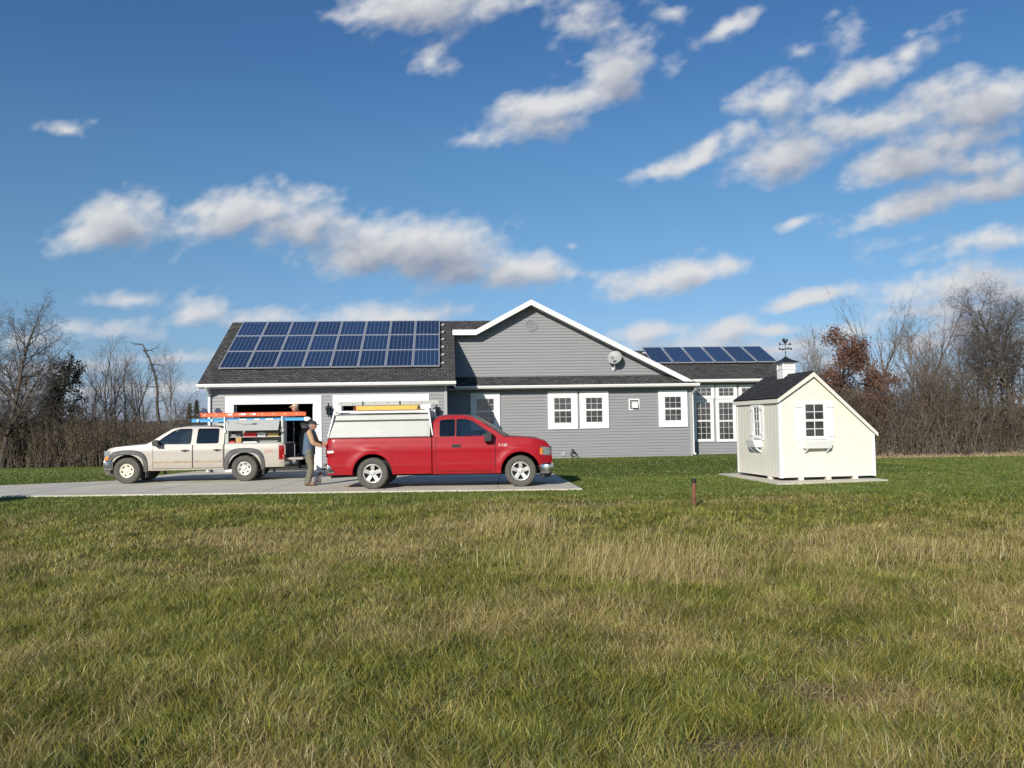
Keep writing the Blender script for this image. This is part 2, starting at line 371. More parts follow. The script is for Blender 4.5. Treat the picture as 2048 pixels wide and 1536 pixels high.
def cloudfield(X, Z):
    """density of the cloud layer as a function of direction"""
    wx = fbm(X*9, Z*14, 3, 4)-.5; wz = fbm(X*9+40, Z*14, 5, 4)-.5
    x = X+wx*.060; z = Z+wz*.036
    D = np.full(X.shape, -9.0)
    for (u, v, a, b_, an, wt) in CL:
        cx, cz = pl(u, v); t = rad(an)-ROLL; dx = x-cx; dz = z-cz
        p = (dx*math.cos(t)+dz*math.sin(t))/(a/F*1.36); q = (-dx*math.sin(t)+dz*math.cos(t))
        q = q/(b_/F*1.36)*np.where(q < 0, 1.25, .95)       # flatter bases
        d = wt-(p*p+q*q)**.5*1.0*wt
        k = .12; hh = np.clip(.5+.5*(d-D)/k, 0, 1); D = D*(1-hh)+d*hh+k*hh*(1-hh)
    c, s_ = math.cos(rad(20)), math.sin(rad(20)); xr = X*c+Z*s_; zr = -X*s_+Z*c
    n1 = fbm(xr*11, zr*24, 11, 6)-.5; n2 = fbm(xr*38, zr*60, 23, 5)-.5
    bil = np.abs(vn(xr*30, zr*48, 31)-.5)+.5*np.abs(vn(xr*60, zr*95, 37)-.5)
    D = np.maximum(D, -.6)
    n3 = fbm(xr*95, zr*130, 43, 4)-.5
    return D*1.12+n1*.92+n2*.62+n3*.28-bil*.28+.15
nx, nz_ = 1500, 470
gx = np.linspace(-.92, .92, nx); gz = np.linspace(.008, .60, nz_); X, Z = np.meshgrid(gx, gz)
d0 = cloudfield(X, Z); stepx = gx[1]-gx[0]; stepz = gz[1]-gz[0]
def shifted(a, dx, dz):
    return np.roll(np.roll(a, -int(round(dx/stepx)), 1), -int(round(dz/stepz)), 0)
cover = S((d0-.02)/.85)**.9
# self shading of the cloud body: light comes from upper left
occ = sum(np.clip(shifted(d0, -.006*k, .011*k), 0, 1) for k in (1, 2, 3, 4))/4
lit = np.clip(1.05-occ*1.0+.25*(d0-shifted(d0, -.008, .012)), 0, 1)
lit = lit*(.75+.5*fbm(X*22, Z*36, 71, 4)); lit = np.clip(lit*1.05, 0, 1)
c0 = np.array([.29, .33, .43]); c1 = np.array([.76, .765, .775])
colr = c0+(c1-c0)*lit[..., None]
# low clouds sit in thicker air
lowf = (1-S((Z-.02)/.20))[..., None]; colr = colr*(1-.22*lowf)+np.array([.33, .40, .56])*.22*lowf
alpha = cover*(.84+.14*S((d0-.5)/.6))
R_ = 3000.0
V = np.stack([X*R_, np.full(X.shape, R_), Z*R_+CAMZ], -1); V = V/np.linalg.norm(V-np.array([0, 0, CAMZ]), axis=-1, keepdims=True)*R_
idx = np.arange(nx*nz_).reshape(nz_, nx)
q = np.stack([idx[:-1, :-1], idx[:-1, 1:], idx[1:, 1:], idx[1:, :-1]], -1).reshape(-1, 4)
am = alpha.ravel(); q = q[am[q].max(1) > .004]
used = np.zeros(nx*nz_, bool); used[q.ravel()] = True; remap = np.cumsum(used)-1
Vf = V.reshape(-1, 3)[used]; q = remap[q]
mt, nt, b = newmat('cloud_vapour'); nt.nodes.remove(b); L = nt.links.new
at = N(nt, 'ShaderNodeAttribute', attribute_name='Col'); em = N(nt, 'ShaderNodeEmission', Strength=.88); tr = N(nt, 'ShaderNodeBsdfTransparent')
mx = N(nt, 'ShaderNodeMixShader'); L(at.outputs['Color'], em.inputs[0]); L(at.outputs['Alpha'], mx.inputs[0]); L(tr.outputs[0], mx.inputs[1]); L(em.outputs[0], mx.inputs[2]); L(mx.outputs[0], nt.nodes['Material Output'].inputs[0])
mt.cycles.emission_sampling = 'NONE'
cl = npmesh('sky_clouds', Vf, [q], mt, cols=colr.reshape(-1, 3)[used])
ca = cl.data.color_attributes['Col']; buf = np.ones((len(Vf), 4), np.float32); buf[:, :3] = colr.reshape(-1, 3)[used]; buf[:, 3] = am[used]; ca.data.foreach_set('color', buf.ravel())
cl['kind'] = 'structure'
# ------------------------------------------------------------------ terrain
def hgt(x, y):
    x = np.asarray(x, float); y = np.asarray(y, float)
    z = np.zeros(np.broadcast(x, y).shape)
    z = z+.15*S((x+1.5)/3)*S((y-27)/5)*(1-S((x-12)/5))
    r = S((x-10)/5); z = z-r*np.clip(.033*(y-24), 0, 1.4)*(1-.0*r)
    l = S((-11-x)/3); z = z-l*.62*S((y-26)/28)
    z = z*1.0-S((y-60)/120)*2.2
    fld = S((19.0-y)/2.5)
    z = z-.015+fld*((vn(x*.35, y*.35, 2)-.5)*.10+(vn(x*1.3, y*1.3, 4)-.5)*.05+(vn(x*4, y*4, 9)-.5)*.03)
    return z
def graded(lim0, lim1, c0, c1, step, grow):
    a = list(np.arange(c0, c1+1e-6, step)); s_ = step; t = c0
    while t > lim0: s_ *= grow; t -= s_; a.insert(0, t)
    s_ = step; t = c1
    while t < lim1: s_ *= grow; t += s_; a.append(t)
    return np.array(a)
gx = graded(-2500, 2500, -14, 14, .16, 1.14); gy = graded(-400, 4000, 1.0, 22, .12, 1.08)
X, Y = np.meshgrid(gx, gy); Zg = hgt(X, Y)
def dryness(x, y):
    """share of dead straw among the grass, 0..1"""
    x = np.asarray(x, float); y = np.asarray(y, float)
    n = fbm(x*.42+3, y*.42, 51, 5)
    d = .30+(n-.5)*1.9
    d = d+(fbm(x*2.3, y*2.3, 61, 4)-.5)*1.5
    g = lambda cx, cy, sx_, sy, a: a*np.exp(-((x-cx)/sx_)**2-((y-cy)/sy)**2)
    d = d+g(1.4, 9.2, .9, 1.3, .75)+g(-.1, 12.6, .9, 1.2, .45)+g(4.8, 9.8, 2.6, 1.0, .40)+g(1.2, 16.0, 1.3, .45, .9)+g(2.2, 4.9, .7, .4, .5)+g(5.0, 16.3, 1.5, .5, .35)+g(-.6, 5.0, 1, .6, .3)
    d = d-g(-2.9, 15, 1.0, 1.1, .8)-g(-4.2, 7.2, 1.3, 1.2, .3)-g(3.8, 13.4, 3.6, 1.7, .45)-g(-7.5, 14.5, 3.5, 1.5, .3)
    lush = S((y-16.6-.6*(vn(x*.5, y*.2, 5)-.5)*2)/1.4)
    d = d*(1-lush)+lush*(.10+(n-.5)*.5)
    return np.clip(d, 0, 1)
def bare(x, y):
    g = lambda cx, cy, sx_, sy: np.exp(-((x-cx)/sx_)**2-((y-cy)/sy)**2)
    b = g(2.0, 5.05, .55, .22)+g(1.05, 4.2, .45, .2)+g(1.3, 16.1, 1.0, .25)*.9+g(2.4, 6.1, .5, .2)*.7+g(2.3, 3.8, .5, .25)+g(-.4, 5.3, .4, .2)*.6
    return np.clip(b*1.3*(.5+vn(np.asarray(x)*3, np.asarray(y)*3, 77)), 0, 1)
dr = dryness(X, Y); ba = bare(X, Y)
far = S((Y-15)/4)
cg = np.array([.075, .095, .026]); cdry = np.array([.215, .165, .085]); cl_ = np.array([.082, .118, .029]); cb = np.array([.20, .15, .10])
C = cg+(cdry-cg)*dr[..., None]; C = C*(1-far[..., None])+(cl_+(cdry-cl_)*dr[..., None]*.55)*far[..., None]
C = C*(1-ba[..., None])+cb*ba[..., None]
mt, nt, b = newmat('grass_soil'); L = nt.links.new
at = N(nt, 'ShaderNodeAttribute', attribute_name='Col'); tcn = N(nt, 'ShaderNodeTexCoord')
n1 = N(nt, 'ShaderNodeTexNoise', Scale=14.0, Detail=8.0, Roughness=.7); L(tcn.outputs['Object'], n1.inputs['Vector'])
n0 = N(nt, 'ShaderNodeTexNoise', Scale=.6, Detail=5.0, Roughness=.6); L(tcn.outputs['Object'], n0.inputs['Vector'])
r1 = ramp(nt, [(.3, (.55, .55, .55)), (.7, (1.4, 1.4, 1.35))]); L(n1.outputs[0], r1.inputs[0])
r0 = ramp(nt, [(.3, (.82, .86, .8)), (.7, (1.2, 1.12, 1.1))]); L(n0.outputs[0], r0.inputs[0])
m1 = N(nt, 'ShaderNodeMix', data_type='RGBA', blend_type='MULTIPLY'); m1.inputs[0].default_value = 1; L(at.outputs[0], m1.inputs[6]); L(r1.outputs[0], m1.inputs[7])
m2 = N(nt, 'ShaderNodeMix', data_type='RGBA', blend_type='MULTIPLY'); m2.inputs[0].default_value = 1; L(m1.outputs[2], m2.inputs[6]); L(r0.outputs[0], m2.inputs[7])
L(m2.outputs[2], b.inputs['Base Color']); b.inputs['Roughness'].default_value = 1; b.inputs['Specular IOR Level'].default_value = .05
n2 = N(nt, 'ShaderNodeTexNoise', Scale=22.0, Detail=6.0); L(tcn.outputs['Object'], n2.inputs['Vector'])
bp = N(nt, 'ShaderNodeBump', Strength=1.0, Distance=.06); L(n2.outputs[0], bp.inputs['Height']); L(bp.outputs[0], b.inputs['Normal'])
M['ground'] = mt
idx = np.arange(len(gx)*len(gy)).reshape(len(gy), len(gx))
q = np.stack([idx[:-1, :-1], idx[:-1, 1:], idx[1:, 1:], idx[1:, :-1]], -1).reshape(-1, 4)
gr = npmesh('ground', np.stack([X, Y, Zg], -1).reshape(-1, 3), [q], mt, cols=C.reshape(-1, 3), smooth=True); gr['kind'] = 'structure'

# driveway slab with cut joints
DRV = [(-45, 21.2), (-15, 20.35), (-7, 20.05), (1.62, 19.66), (1.15, 26.6), (-2.35, 27.0), (-2.5, 31.4), (-11.6, 30.6), (-12.0, 28.6), (-12.4, 25.6), (-15.0, 24.3), (-45, 24.6)]
mb = MB(); mb.prism(DRV, 'z', -.12, .022); dv = mb.build('driveway', M['concrete']); dv['kind'] = 'structure'
mb = MB()
jm = M['dark']
for x in (-12.2, -9.2, -6.2, -3.2, -.4): mb.box(x-.008, x+.008, 20.4, 29.2, .0222, .0242)
mb.box(-14.5, 1.3, 24.1, 24.116, .0222, .0242)
o = mb.build('driveway_joints', mat('joint', (.12, .11, .10), .9)); o['kind'] = 'structure'
# gravel-less far hills
def hills(name, Yd, hmin, hmax, sc, seed, col):
    xs = np.linspace(-Yd*1.3, Yd*1.3, 900); hz_ = hmin+(hmax-hmin)*fbm(xs*sc, xs*0, seed, 5)+.9*fbm(xs*sc*14, xs*0+3, seed+5, 3)
    rows = [(Yd-40, -6+0*xs), (Yd-20, -6+(hz_+6)*.5), (Yd, hz_), (Yd+60, hz_*.7-2), (Yd+200, 0*xs-8)]
    V = np.concatenate([np.stack([xs, np.full_like(xs, yy), zz], -1) for yy, zz in rows]); n = len(xs)
    i = np.arange(n-1); q = np.concatenate([np.stack([i+k*n, i+1+k*n, i+1+(k+1)*n, i+(k+1)*n], -1) for k in range(4)])
    o = npmesh(name, V, [q], mat(name+'_wooded', col, .95, var=.35, scale=.08, bump=1, bscale=.5)); o['kind'] = 'structure'
hills('hills', 420, 3.2, 8.5, .006, 3, (.085, .075, .068))

# ------------------------------------------------------------------ house
TH = rad(4.5); HO = Vector((-2.40, 30.22, 0))
E = Vector((math.cos(TH), math.sin(TH), 0)); DD = Vector((-math.sin(TH), math.cos(TH), 0))
def hp(u, v, b_):
    r = ray(u, v); t = (b_-(CAM-HO).dot(DD))/r.dot(DD); p = CAM+r*t-HO; return p.dot(E), p.z
house = thing('house', 'single-storey grey vinyl-sided house with white trim and dark shingle roofs', 'house', HO, TH)
GE = hp(650, 764.5, -.45)[1]; SL = .577
print('garage eave', GE, 'wing eave', hp(1150, 771, 2.65), 'left', hp(395, 766, -.45), 'ridge', hp(473, 641, 4.35), hp(700, 639, 4.35))
ridge_b = 4.35; ridge_z = GE+SL*(ridge_b+.45)
aL = hp(418, 850, 0)[0]
EXP = .12
def siding(mb, b_, z0, z1, Lf, Rf, holes=()):
    """lap siding courses on plane b_, facing -b"""
    z = z0
    while z < z1-.01:
        zt = min(z+EXP, z1)
        segs = [(Lf(z), Rf(z), Lf(zt), Rf(zt))]
        for (ha, hb, hz0, hz1) in holes:
            if z+.02 >= hz0 and zt-.02 <= hz1:
                ns = []
                for (l0, r0_, l1, r1_) in segs:
                    if ha < r0_ and hb > l0: ns += [(l0, ha, l1, ha), (hb, r0_, hb, r1_)]
                    else: ns.append((l0, r0_, l1, r1_))
                segs = ns
        for (l0, r0_, l1, r1_) in segs:
            if r0_-l0 < .01: continue
            mb.add([(l0, b_-.026, z), (r0_, b_-.026, z), (r1_, b_, zt), (l1, b_, zt), (l0, b_, z), (r0_, b_, z)], [(0, 1, 2, 3), (4, 5, 1, 0)])
        z = zt
K = lambda c: (lambda z: c)
# doors
d1 = (hp(468, 880, 0)[0], hp(627, 880, 0)[0]); d2 = (hp(683, 880, 0)[0], hp(843, 880, 0)[0])
dz = hp(560, 808, 0)[1]; print('doors', d1, d2, dz, 'aL', aL)
DH = 2.42
mb = MB(); siding(mb, 0, .03, GE-.02, K(aL), K(0), [(d1[0]-.02, d1[1]+.02, 0, DH+.02), (d2[0]-.02, d2[1]+.02, 0, DH+.02)])
# stay solid behind the laps
for x0, x1, z0, z1 in ((aL, d1[0], 0, GE), (d1[1], d2[0], 0, GE), (d2[1], 0, 0, GE), (d1[0], d1[1], DH, GE), (d2[0], d2[1], DH, GE)): mb.box(x0, x1, .004, .16, z0, z1)
mb.box(aL, aL+.15, .16, 9, 0, GE+.1); mb.box(-.15, 0, .16, 3.0, 0, GE+.1)
mb.prism([(0, GE), (8.7, GE), (ridge_b, ridge_z-.08)], 'x', aL+.002, aL+.12)
mb.build('garage_wall', M['siding'], house)
mb = MB(); y0, y1 = .165, 8.2
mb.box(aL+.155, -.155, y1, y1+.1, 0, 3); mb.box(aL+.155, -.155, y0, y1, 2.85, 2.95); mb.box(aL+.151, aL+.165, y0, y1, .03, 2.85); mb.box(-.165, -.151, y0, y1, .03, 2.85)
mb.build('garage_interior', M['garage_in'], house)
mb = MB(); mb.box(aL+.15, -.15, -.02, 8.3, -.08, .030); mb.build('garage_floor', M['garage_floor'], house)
# casings
for dd_ in (d1, d2):
    mb = MB(); cw = .30
    mb.box(dd_[0]-cw, dd_[0], -.045, .12, .03, DH); mb.box(dd_[1], dd_[1]+cw, -.045, .12, .03, DH); mb.box(dd_[0]-cw, dd_[1]+cw, -.05, .12, DH, DH+.30)
    cs = mb.build('garage_door_casing', M['trim'], house, bevel=.008)
    # door panels raised under the ceiling on their track
    mb = MB()
    for k in range(4): mb.box(dd_[0]+.06, dd_[1]-.06, .5+k*.56, 1.04+k*.56, 2.52, 2.56)
    dr_ = mb.build('garage_door', M['trim'], house, bevel=.006)
    for tx in (dd_[0]+.03, dd_[1]-.03):
        mb = MB(); mb.beam((tx, .2, .1), (tx, .2, 2.4), .04, .05); mb.build('track', M['alu'], dr_)
# garage roof
def roofslab(name, pts_lo, pts_hi, thick, mt_, uvax=None):
    """quad in local coords: lo-left, lo-right, hi-right, hi-left"""
    ll, lr = [Vector(p) for p in pts_lo]; hl, hr = [Vector(p) for p in pts_hi]
    nrm = (lr-ll).cross(hl-ll).normalized()
    if nrm.z < 0: nrm = -nrm
    vs = [ll, lr, hr, hl]+[p-nrm*thick for p in (ll, lr, hr, hl)]
    mb = MB(); mb.add(vs, [(0, 1, 2, 3), (7, 6, 5, 4), (0, 4, 5, 1), (1, 5, 6, 2), (2, 6, 7, 3), (3, 7, 4, 0)])
    o = mb.build(name, mt_, house); au = (lr-ll).normalized(); av = nrm.cross(au); quad_uv(o, 1.0, None, au, av); return o
aE0 = hp(395, 766, -.45)[0]; aE1 = hp(912, 760, -.45)[0]-.02
gz_ = GE+SL*(3.31+.45)
mb = MB(); ru = [(aE0, -.45, GE), (aE1, -.45, GE), (aE1, 3.31, gz_), (aE1+2.5, 3.31, gz_), (aE1+2.5, ridge_b, ridge_z), (aE0, ridge_b, ridge_z)]
mb.add(ru+[(x, y, z-.06) for x, y, z in ru], [(0, 1, 2, 5), (2, 3, 4, 5), (11, 8, 7, 6), (11, 10, 9, 8)]+[(i, i+6, (i+1) % 6+6, (i+1) % 6) for i in range(6)])
o = mb.build('roof', M['shingle'], house); quad_uv(o, 1.0, None, Vector((1, 0, 0)), Vector((0, .866, .5)))
roofslab('roof', [(aE0, 9.15, GE), (aE1+2.5, 9.15, GE)], [(aE0, ridge_b, ridge_z), (aE1+2.5, ridge_b, ridge_z)], .06, M['shingle'])
# fascia, gutter, soffit, rake boards
def gutter(name, a0, a1, b_, z, depth=.12, h=.13):
    mb = MB(); mb.prism([(b_, z-.02), (b_-depth, z-.02), (b_-depth-.005, z-.05), (b_-depth+.03, z-h), (b_, z-h)], 'x', a0, a1)
    return mb.build(name, M['trim'], house, bevel=.006)
gutter('gutter', aE0-.02, aE1+.02, -.45, GE)
mb = MB(); mb.box(aE0+.02, aE1-.02, -.446, 0, GE-.16, GE-.135); mb.build('soffit', M['soffit'], house)
mb = MB(); mb.prism([(-.45, GE-.06), (ridge_b, ridge_z-.06), (ridge_b, ridge_z-.24), (-.45, GE-.22)], 'x', aE0+.0, aE0+.03)
mb.prism([(9.15, GE-.06), (ridge_b, ridge_z-.06), (ridge_b, ridge_z-.24), (9.15, GE-.22)], 'x', aE0, aE0+.03); mb.build('rake_board', M['trim'], house)
mb = MB(); mb.prism([(-.45, GE-.06), (3.0, GE-.06+SL*3.45), (3.0, GE-.24+SL*3.45), (-.45, GE-.22)], 'x', aE1-.04, aE1-.01); mb.build('rake_board', M['cornergrey'], house)
for x0, x1 in ((-.09, .012), (aL-.012, aL+.09)):
    mb = MB(); mb.box(x0, x1, -.035, .09, .03, GE-.16); mb.build('corner_board', M['cornergrey'], house)
# downspouts
def downspout(a, b_, ztop, a2, b2, z2):
    mb = MB(); mb.beam((a, b_, ztop), (a2, b2, ztop-.32), .06, .08, (0, 1, 0)); mb.beam((a2, b2, ztop-.30), (a2, b2, z2), .085, .06, (0, 1, 0)); mb.beam((a2, b2, z2+.03), (a2, b2-.25, z2-.05), .08, .06)
    return mb.build('downspout', M['trim'], house, bevel=.008)
downspout(aE0+.30, -.50, GE-.12, aL+.03, -.075, .12)
# --- wing
gb, wb, eb = 3.3, 3.1, 2.65; WE = hp(1150, 771, eb)[1]+.05
aWR = hp(1384, 850, wb)[0]; zb = .10
pk = hp(1062, 600, 2.82); kl = hp(952, 660, 2.82); fl = hp(905, 659, 2.82); rr_ = hp(1397, 768, 2.82)
print('peak', pk, kl, fl, rr_, 'aWR', aWR, 'WE', WE)
pk_z = pk[1]; kz = kl[1]; pa = pk[0]
slR = (pk_z-rr_[1])/(rr_[0]-pa); slL = (pk_z-kz)/(pa-kl[0])
mb = MB(); siding(mb, wb, zb, WE-.05, K(.0), K(aWR)); mb.box(.0, aWR, wb+.004, wb+.2, 0, WE); mb.box(aWR-.16, aWR, wb+.2, 12, 0, WE+.05); mb.build('wall', M['siding'], house)
ft = .20   # fascia height
Rf = lambda z: pa+(pk_z-ft-z)/slR; Lf = lambda z: max(fl[0]+.02, pa-(pk_z-ft-z)/slL) if z > kz-ft else fl[0]+.02
ztopg = pk_z-ft-.02
mb = MB(); siding(mb, gb, WE+.05, ztopg, Lf, Rf)
mb.add([(fl[0]+.02, gb+.005, WE), (Rf(WE), gb+.005, WE), (pa, gb+.005, pk_z-ft), (kl[0], gb+.005, kz-ft), (fl[0]+.02, gb+.005, kz-ft)], [(0, 1, 2, 3, 4)])
mb.build('gable_wall', M['siding'], house)
# skirt roof
roofslab('skirt_roof', [(aE1-.02, eb, WE), (rr_[0]-.12, eb, WE)], [(aE1-.02, gb-.005, WE+SL*(gb-eb)), (rr_[0]-.5, gb-.005, WE+SL*(gb-eb))], .05, M['shingle'])
gutter('gutter', aE1+.0, rr_[0]-.02, eb, WE)
mb = MB(); mb.box(.02, rr_[0]-.25, eb+.002, wb, WE-.16, WE-.135); mb.build('soffit', M['soffit'], house)
# gable roof: bent slab along b
fb0 = 2.80
prof = [(fl[0]-.0, kz), (kl[0], kz), (pa, pk_z), (rr_[0], rr_[1])]
def off(pr, d): return [(x, z-d) for x, z in pr]
for i in range(3):
    (x0, z0), (x1, z1) = prof[i], prof[i+1]
    o = roofslab('roof', [(x0, fb0, z0), (x0, 12.5, z0)], [(x1, fb0, z1), (x1, 12.5, z1)], .05, M['shingle'])
mb = MB(); top = off(prof, .0); bot = off(prof, ft)
ax_ = prof; 
for i in range(3):
    (x0, z0), (x1, z1) = ax_[i], ax_[i+1]
    mb.prism([(x0, z0+.012), (x1, z1+.012), (x1, z1-ft), (x0, z0-ft)], 'y', fb0-.035, fb0-.002)
mb.build('rake_board', M['trim'], house)
mb = MB()
for i in range(3):
    (x0, z0), (x1, z1) = ax_[i], ax_[i+1]
    mb.prism([(x0+.01, z0-ft+.03), (x1, z1-ft+.03), (x1, z1-ft+.012), (x0+.01, z0-ft+.012)], 'y', fb0, gb)
mb.build('rake_soffit', M['soffit'], house)
mb = MB(); mb.box(aWR-.09, aWR+.012, wb-.035, wb+.06, zb, WE-.16); mb.build('corner_board', M['cornergrey'], house)
downspout(rr_[0]-.12, eb-.03, WE-.1, aWR+.05, wb+.05, .25)
mb = MB(); mb.box(-.0, aWR, wb-.01, wb+.1, -.1, zb); mb.build('foundation', mat('foundation', (.35, .33, .3), .9), house)
# windows
def window(a0, a1, z0, z1, b_, cw=.2, cols=3, rows=(2, 2), thick=.05, name='window', parent=None, cwb=None):
    cwb = cw if cwb is None else cwb
    p_ = parent or house
    mb = MB(); mb.box(a0, a0+cw, b_-thick, b_+.01, z0, z1); mb.box(a1-cw, a1, b_-thick, b_+.01, z0, z1)
    mb.box(a0+cw, a1-cw, b_-thick, b_+.01, z1-cw, z1); mb.box(a0+cw, a1-cw, b_-thick-.012, b_+.01, z0, z0+cwb)
    w_ = mb.build(name, M['trim'], p_, bevel=.006)
    i0, i1, j0, j1 = a0+cw, a1-cw, z0+cwb, z1-cw; s_ = .032
    mb = MB()
    def fr(x0, x1, y0, y1, bb):
        mb.box(x0, x0+s_, bb-.03, bb, y0, y1); mb.box(x1-s_, x1, bb-.03, bb, y0, y1); mb.box(x0+s_, x1-s_, bb-.03, bb, y0, y0+s_); mb.box(x0+s_, x1-s_, bb-.03, bb, y1-s_, y1)
    if len(rows) == 2:
        zm = (j0+j1)/2; halves = [(j0, zm, rows[1], .0), (zm+.001, j1, rows[0], -.006)]
    else: halves = [(j0, j1, rows[0], 0)]
    for (q0, q1, nr, o_) in halves:
        fr(i0, i1, q0, q1, b_-.002+o_)
        for k in range(1, cols):
            x = i0+(i1-i0)*k/cols; mb.box(x-.006, x+.006, b_-.020, b_-.008, q0+s_, q1-s_)
        for k in range(1, nr):
            z = q0+(q1-q0)*k/nr; mb.box(i0+s_, i1-s_, b_-.0215, b_-.007, z-.006, z+.006)
    mb.build('sash', M['vinyl'], w_)
    mb = MB(); mb.box(i0+.01, i1-.01, b_-.006, b_+.001, j0+.01, j1-.01); mb.build('pane', M['winglass'], w_)
    return w_
def wpx(u0, u1, v0, v1, b_, **k):
    a0, z1 = hp(u0, v0, b_); a1, z0 = hp(u1, v1, b_); return window(a0, a1, z0, z1, b_, **k)
wpx(940.5, 1000.5, 786, 859.5, wb-.02, cw=.22)
wpx(1095, 1156, 783.5, 858, wb-.02, cw=.235)
wpx(1158.5, 1218, 783, 856.5, wb-.02, cw=.235)
wpx(1316, 1375.5, 781, 853.5, wb-.02, cw=.24)
# gable vent
va_, vz = hp(1062, 650, gb-.02)
mb = MB(); mb.lathe([(.19, 0), (.255, 0), (.255, -.035), (.19, -.035), (.19, 0)], (va_, gb-.015, vz), 'y', 32)
for k in range(9):
    z = vz-.17+k*.042; hw_ = math.sqrt(max(.0, .19**2-(z-vz)**2)); mb.add([(va_-hw_, gb-.03, z), (va_+hw_, gb-.03, z), (va_+hw_, gb-.012, z+.034), (va_-hw_, gb-.012, z+.034)], [(0, 1, 2, 3)])
mb.build('gable_vent', M['siding'], house)
# dryer vent hood
a0, z1 = hp(1257, 798, wb); a1, z0 = hp(1279, 820, wb)
mb = MB(); t_ = .05
mb.box(a0, a0+t_, wb-.05, wb, z0, z1); mb.box(a1-t_, a1, wb-.05, wb, z0, z1); mb.box(a0+t_, a1-t_, wb-.05, wb, z1-t_, z1); mb.box(a0+t_, a1-t_, wb-.05, wb, z0, z0+t_)
vt = mb.build('wall_vent', M['trim'], house, bevel=.005)
mb = MB(); mb.prism([(wb-.01, z0+.08), (wb-.20, z0+.08), (wb-.16, z0+.30), (wb-.01, z1-.1)], 'x', a0+.11, a1-.09); mb.build('vent_hood', M['soffit'], vt, bevel=.01)
mb = MB(); mb.box(a0+t_, a1-t_, wb-.02, wb-.012, z0+t_, z1-t_); mb.build('vent_backing', M['dark'], vt)
# outlet cover and hose tap
ao, zo = hp(1127, 907, wb); mb = MB(); mb.box(ao-.08, ao+.08, wb-.06, wb, zo-.10, zo+.08); mb.build('outlet_cover', M['cornergrey'], house, bevel=.01)
# --- sunroom
sb = 4.0; seb = 3.55; SE = hp(1480, 757, seb)[1]; sR = hp(1561, 726, 5.2)[0]; sS = .43
rb_ = 7.1; print('sunroom eave', SE, 'right', sR, 'ridge z', SE+sS*(rb_-seb), 'target', hp(1430, 697, rb_))
mb = MB(); siding(mb, sb, .02, SE-.05, K(aWR), K(sR-.25)); mb.box(aWR, sR-.25, sb+.004, sb+.2, 0, SE)
mb.box(sR-.4, sR-.25, sb+.2, 11, 0, SE); mb.prism([(sb, SE), (rb_, SE+sS*(rb_-sb)), (11, SE)], 'x', sR-.40, sR-.25); mb.build('sunroom_wall', M['siding'], house)
roofslab('roof', [(rr_[0]-.6, seb, SE), (sR, seb, SE)], [(rr_[0]-3.5, rb_, SE+sS*(rb_-seb)), (sR, rb_, SE+sS*(rb_-seb))], .05, M['shingle'])
roofslab('roof', [(rr_[0]-3, 2*rb_-seb, SE), (sR, 2*rb_-seb, SE)], [(rr_[0]-3, rb_, SE+sS*(rb_-seb)), (sR, rb_, SE+sS*(rb_-seb))], .05, M['shingle'])
gutter('gutter', aWR+.2, sR+.0, seb, SE)
mb = MB(); mb.box(aWR+.02, sR-.02, seb+.002, sb, SE-.16, SE-.135); mb.build('soffit', M['soffit'], house)
mb = MB(); mb.prism([(seb, SE-.05), (rb_, SE-.05+sS*(rb_-seb)), (rb_, SE-.2+sS*(rb_-seb)), (seb, SE-.2)], 'x', sR-.03, sR); mb.build('rake_board', M['trim'], house)
for (u0, u1) in ((1385.5, 1428.5), (1430.5, 1473.5), (1476.5, 1519.5), (1522.5, 1564)):
    wpx(u0, u1, 770, 797.5, sb-.02, cw=.11, rows=(2,), cwb=.10)
    wpx(u0, u1, 799, 883, sb-.02, cw=.11, rows=(3, 3), cwb=.08)
# ------------------------------------------------------------------ solar panels
def panel_proto(wd, ln, label):
    t = thing('solar_panel', label, 'solar panel')
    mb = MB(); f = .035
    mb.box(0, wd, 0, f, 0, .045); mb.box(0, wd, ln-f, ln, 0, .045); mb.box(0, f, f, ln-f, 0, .045); mb.box(wd-f, wd, f, ln-f, 0, .045)
    mb.build('frame', M['panelframe'], t)
    mb = MB(); mb.add([(f, f, .036), (wd-f, f, .036), (wd-f, ln-f, .036), (f, ln-f, .036), (f, f, .004), (wd-f, f, .004), (wd-f, ln-f, .004), (f, ln-f, .004)], [(0, 1, 2, 3), (7, 6, 5, 4), (0, 4, 5, 1), (1, 5, 6, 2), (2, 6, 7, 3), (3, 7, 4, 0)])
    o = mb.build('cell_sheet', M['pvblue'], t); me = o.data; uvl = me.uv_layers.new(name='UVMap')
    for p in me.polygons:
        for li in p.loop_indices:
            c = me.vertices[me.loops[li].vertex_index].co; uvl.data[li].uv = ((c.x-f)/(wd-2*f), (c.y-f)/(ln-2*f))
    return t
def on_roof(o, a, b_, z, slope, tilt=0):
    o.matrix_world = Matrix.Translation(HO) @ Matrix.Rotation(TH, 4, 'Z') @ Matrix.Translation((a, b_, z)) @ Matrix.Rotation(slope, 4, 'X')
sl1 = math.atan(SL)
def roofhit(u, v, z0, b0, slope, lift):
    """where the view ray meets the sloped plane"""
    r = ray(u, v); o = CAM-HO; n = Vector((0, 0, 1))-DD*slope; c = z0-slope*b0+lift
    t = (c-o.dot(n))/r.dot(n); p = o+r*t; return p.dot(E), p.dot(DD), p.z
lift = .13
c00 = roofhit(437, 736, GE, -.45, SL, lift); c10 = roofhit(880, 731, GE, -.45, SL, lift); c01 = roofhit(487, 643, GE, -.45, SL, lift); c11 = roofhit(880, 640.5, GE, -.45, SL, lift)
print('array', c00, c10, c01, c11)
pw = (c10[0]-c00[0])/8; b0_ = (c00[1]+c10[1])/2; b1_ = (c01[1]+c11[1])/2; pln = (b1_-b0_)/math.cos(sl1)/3; print('panel', pw, pln)
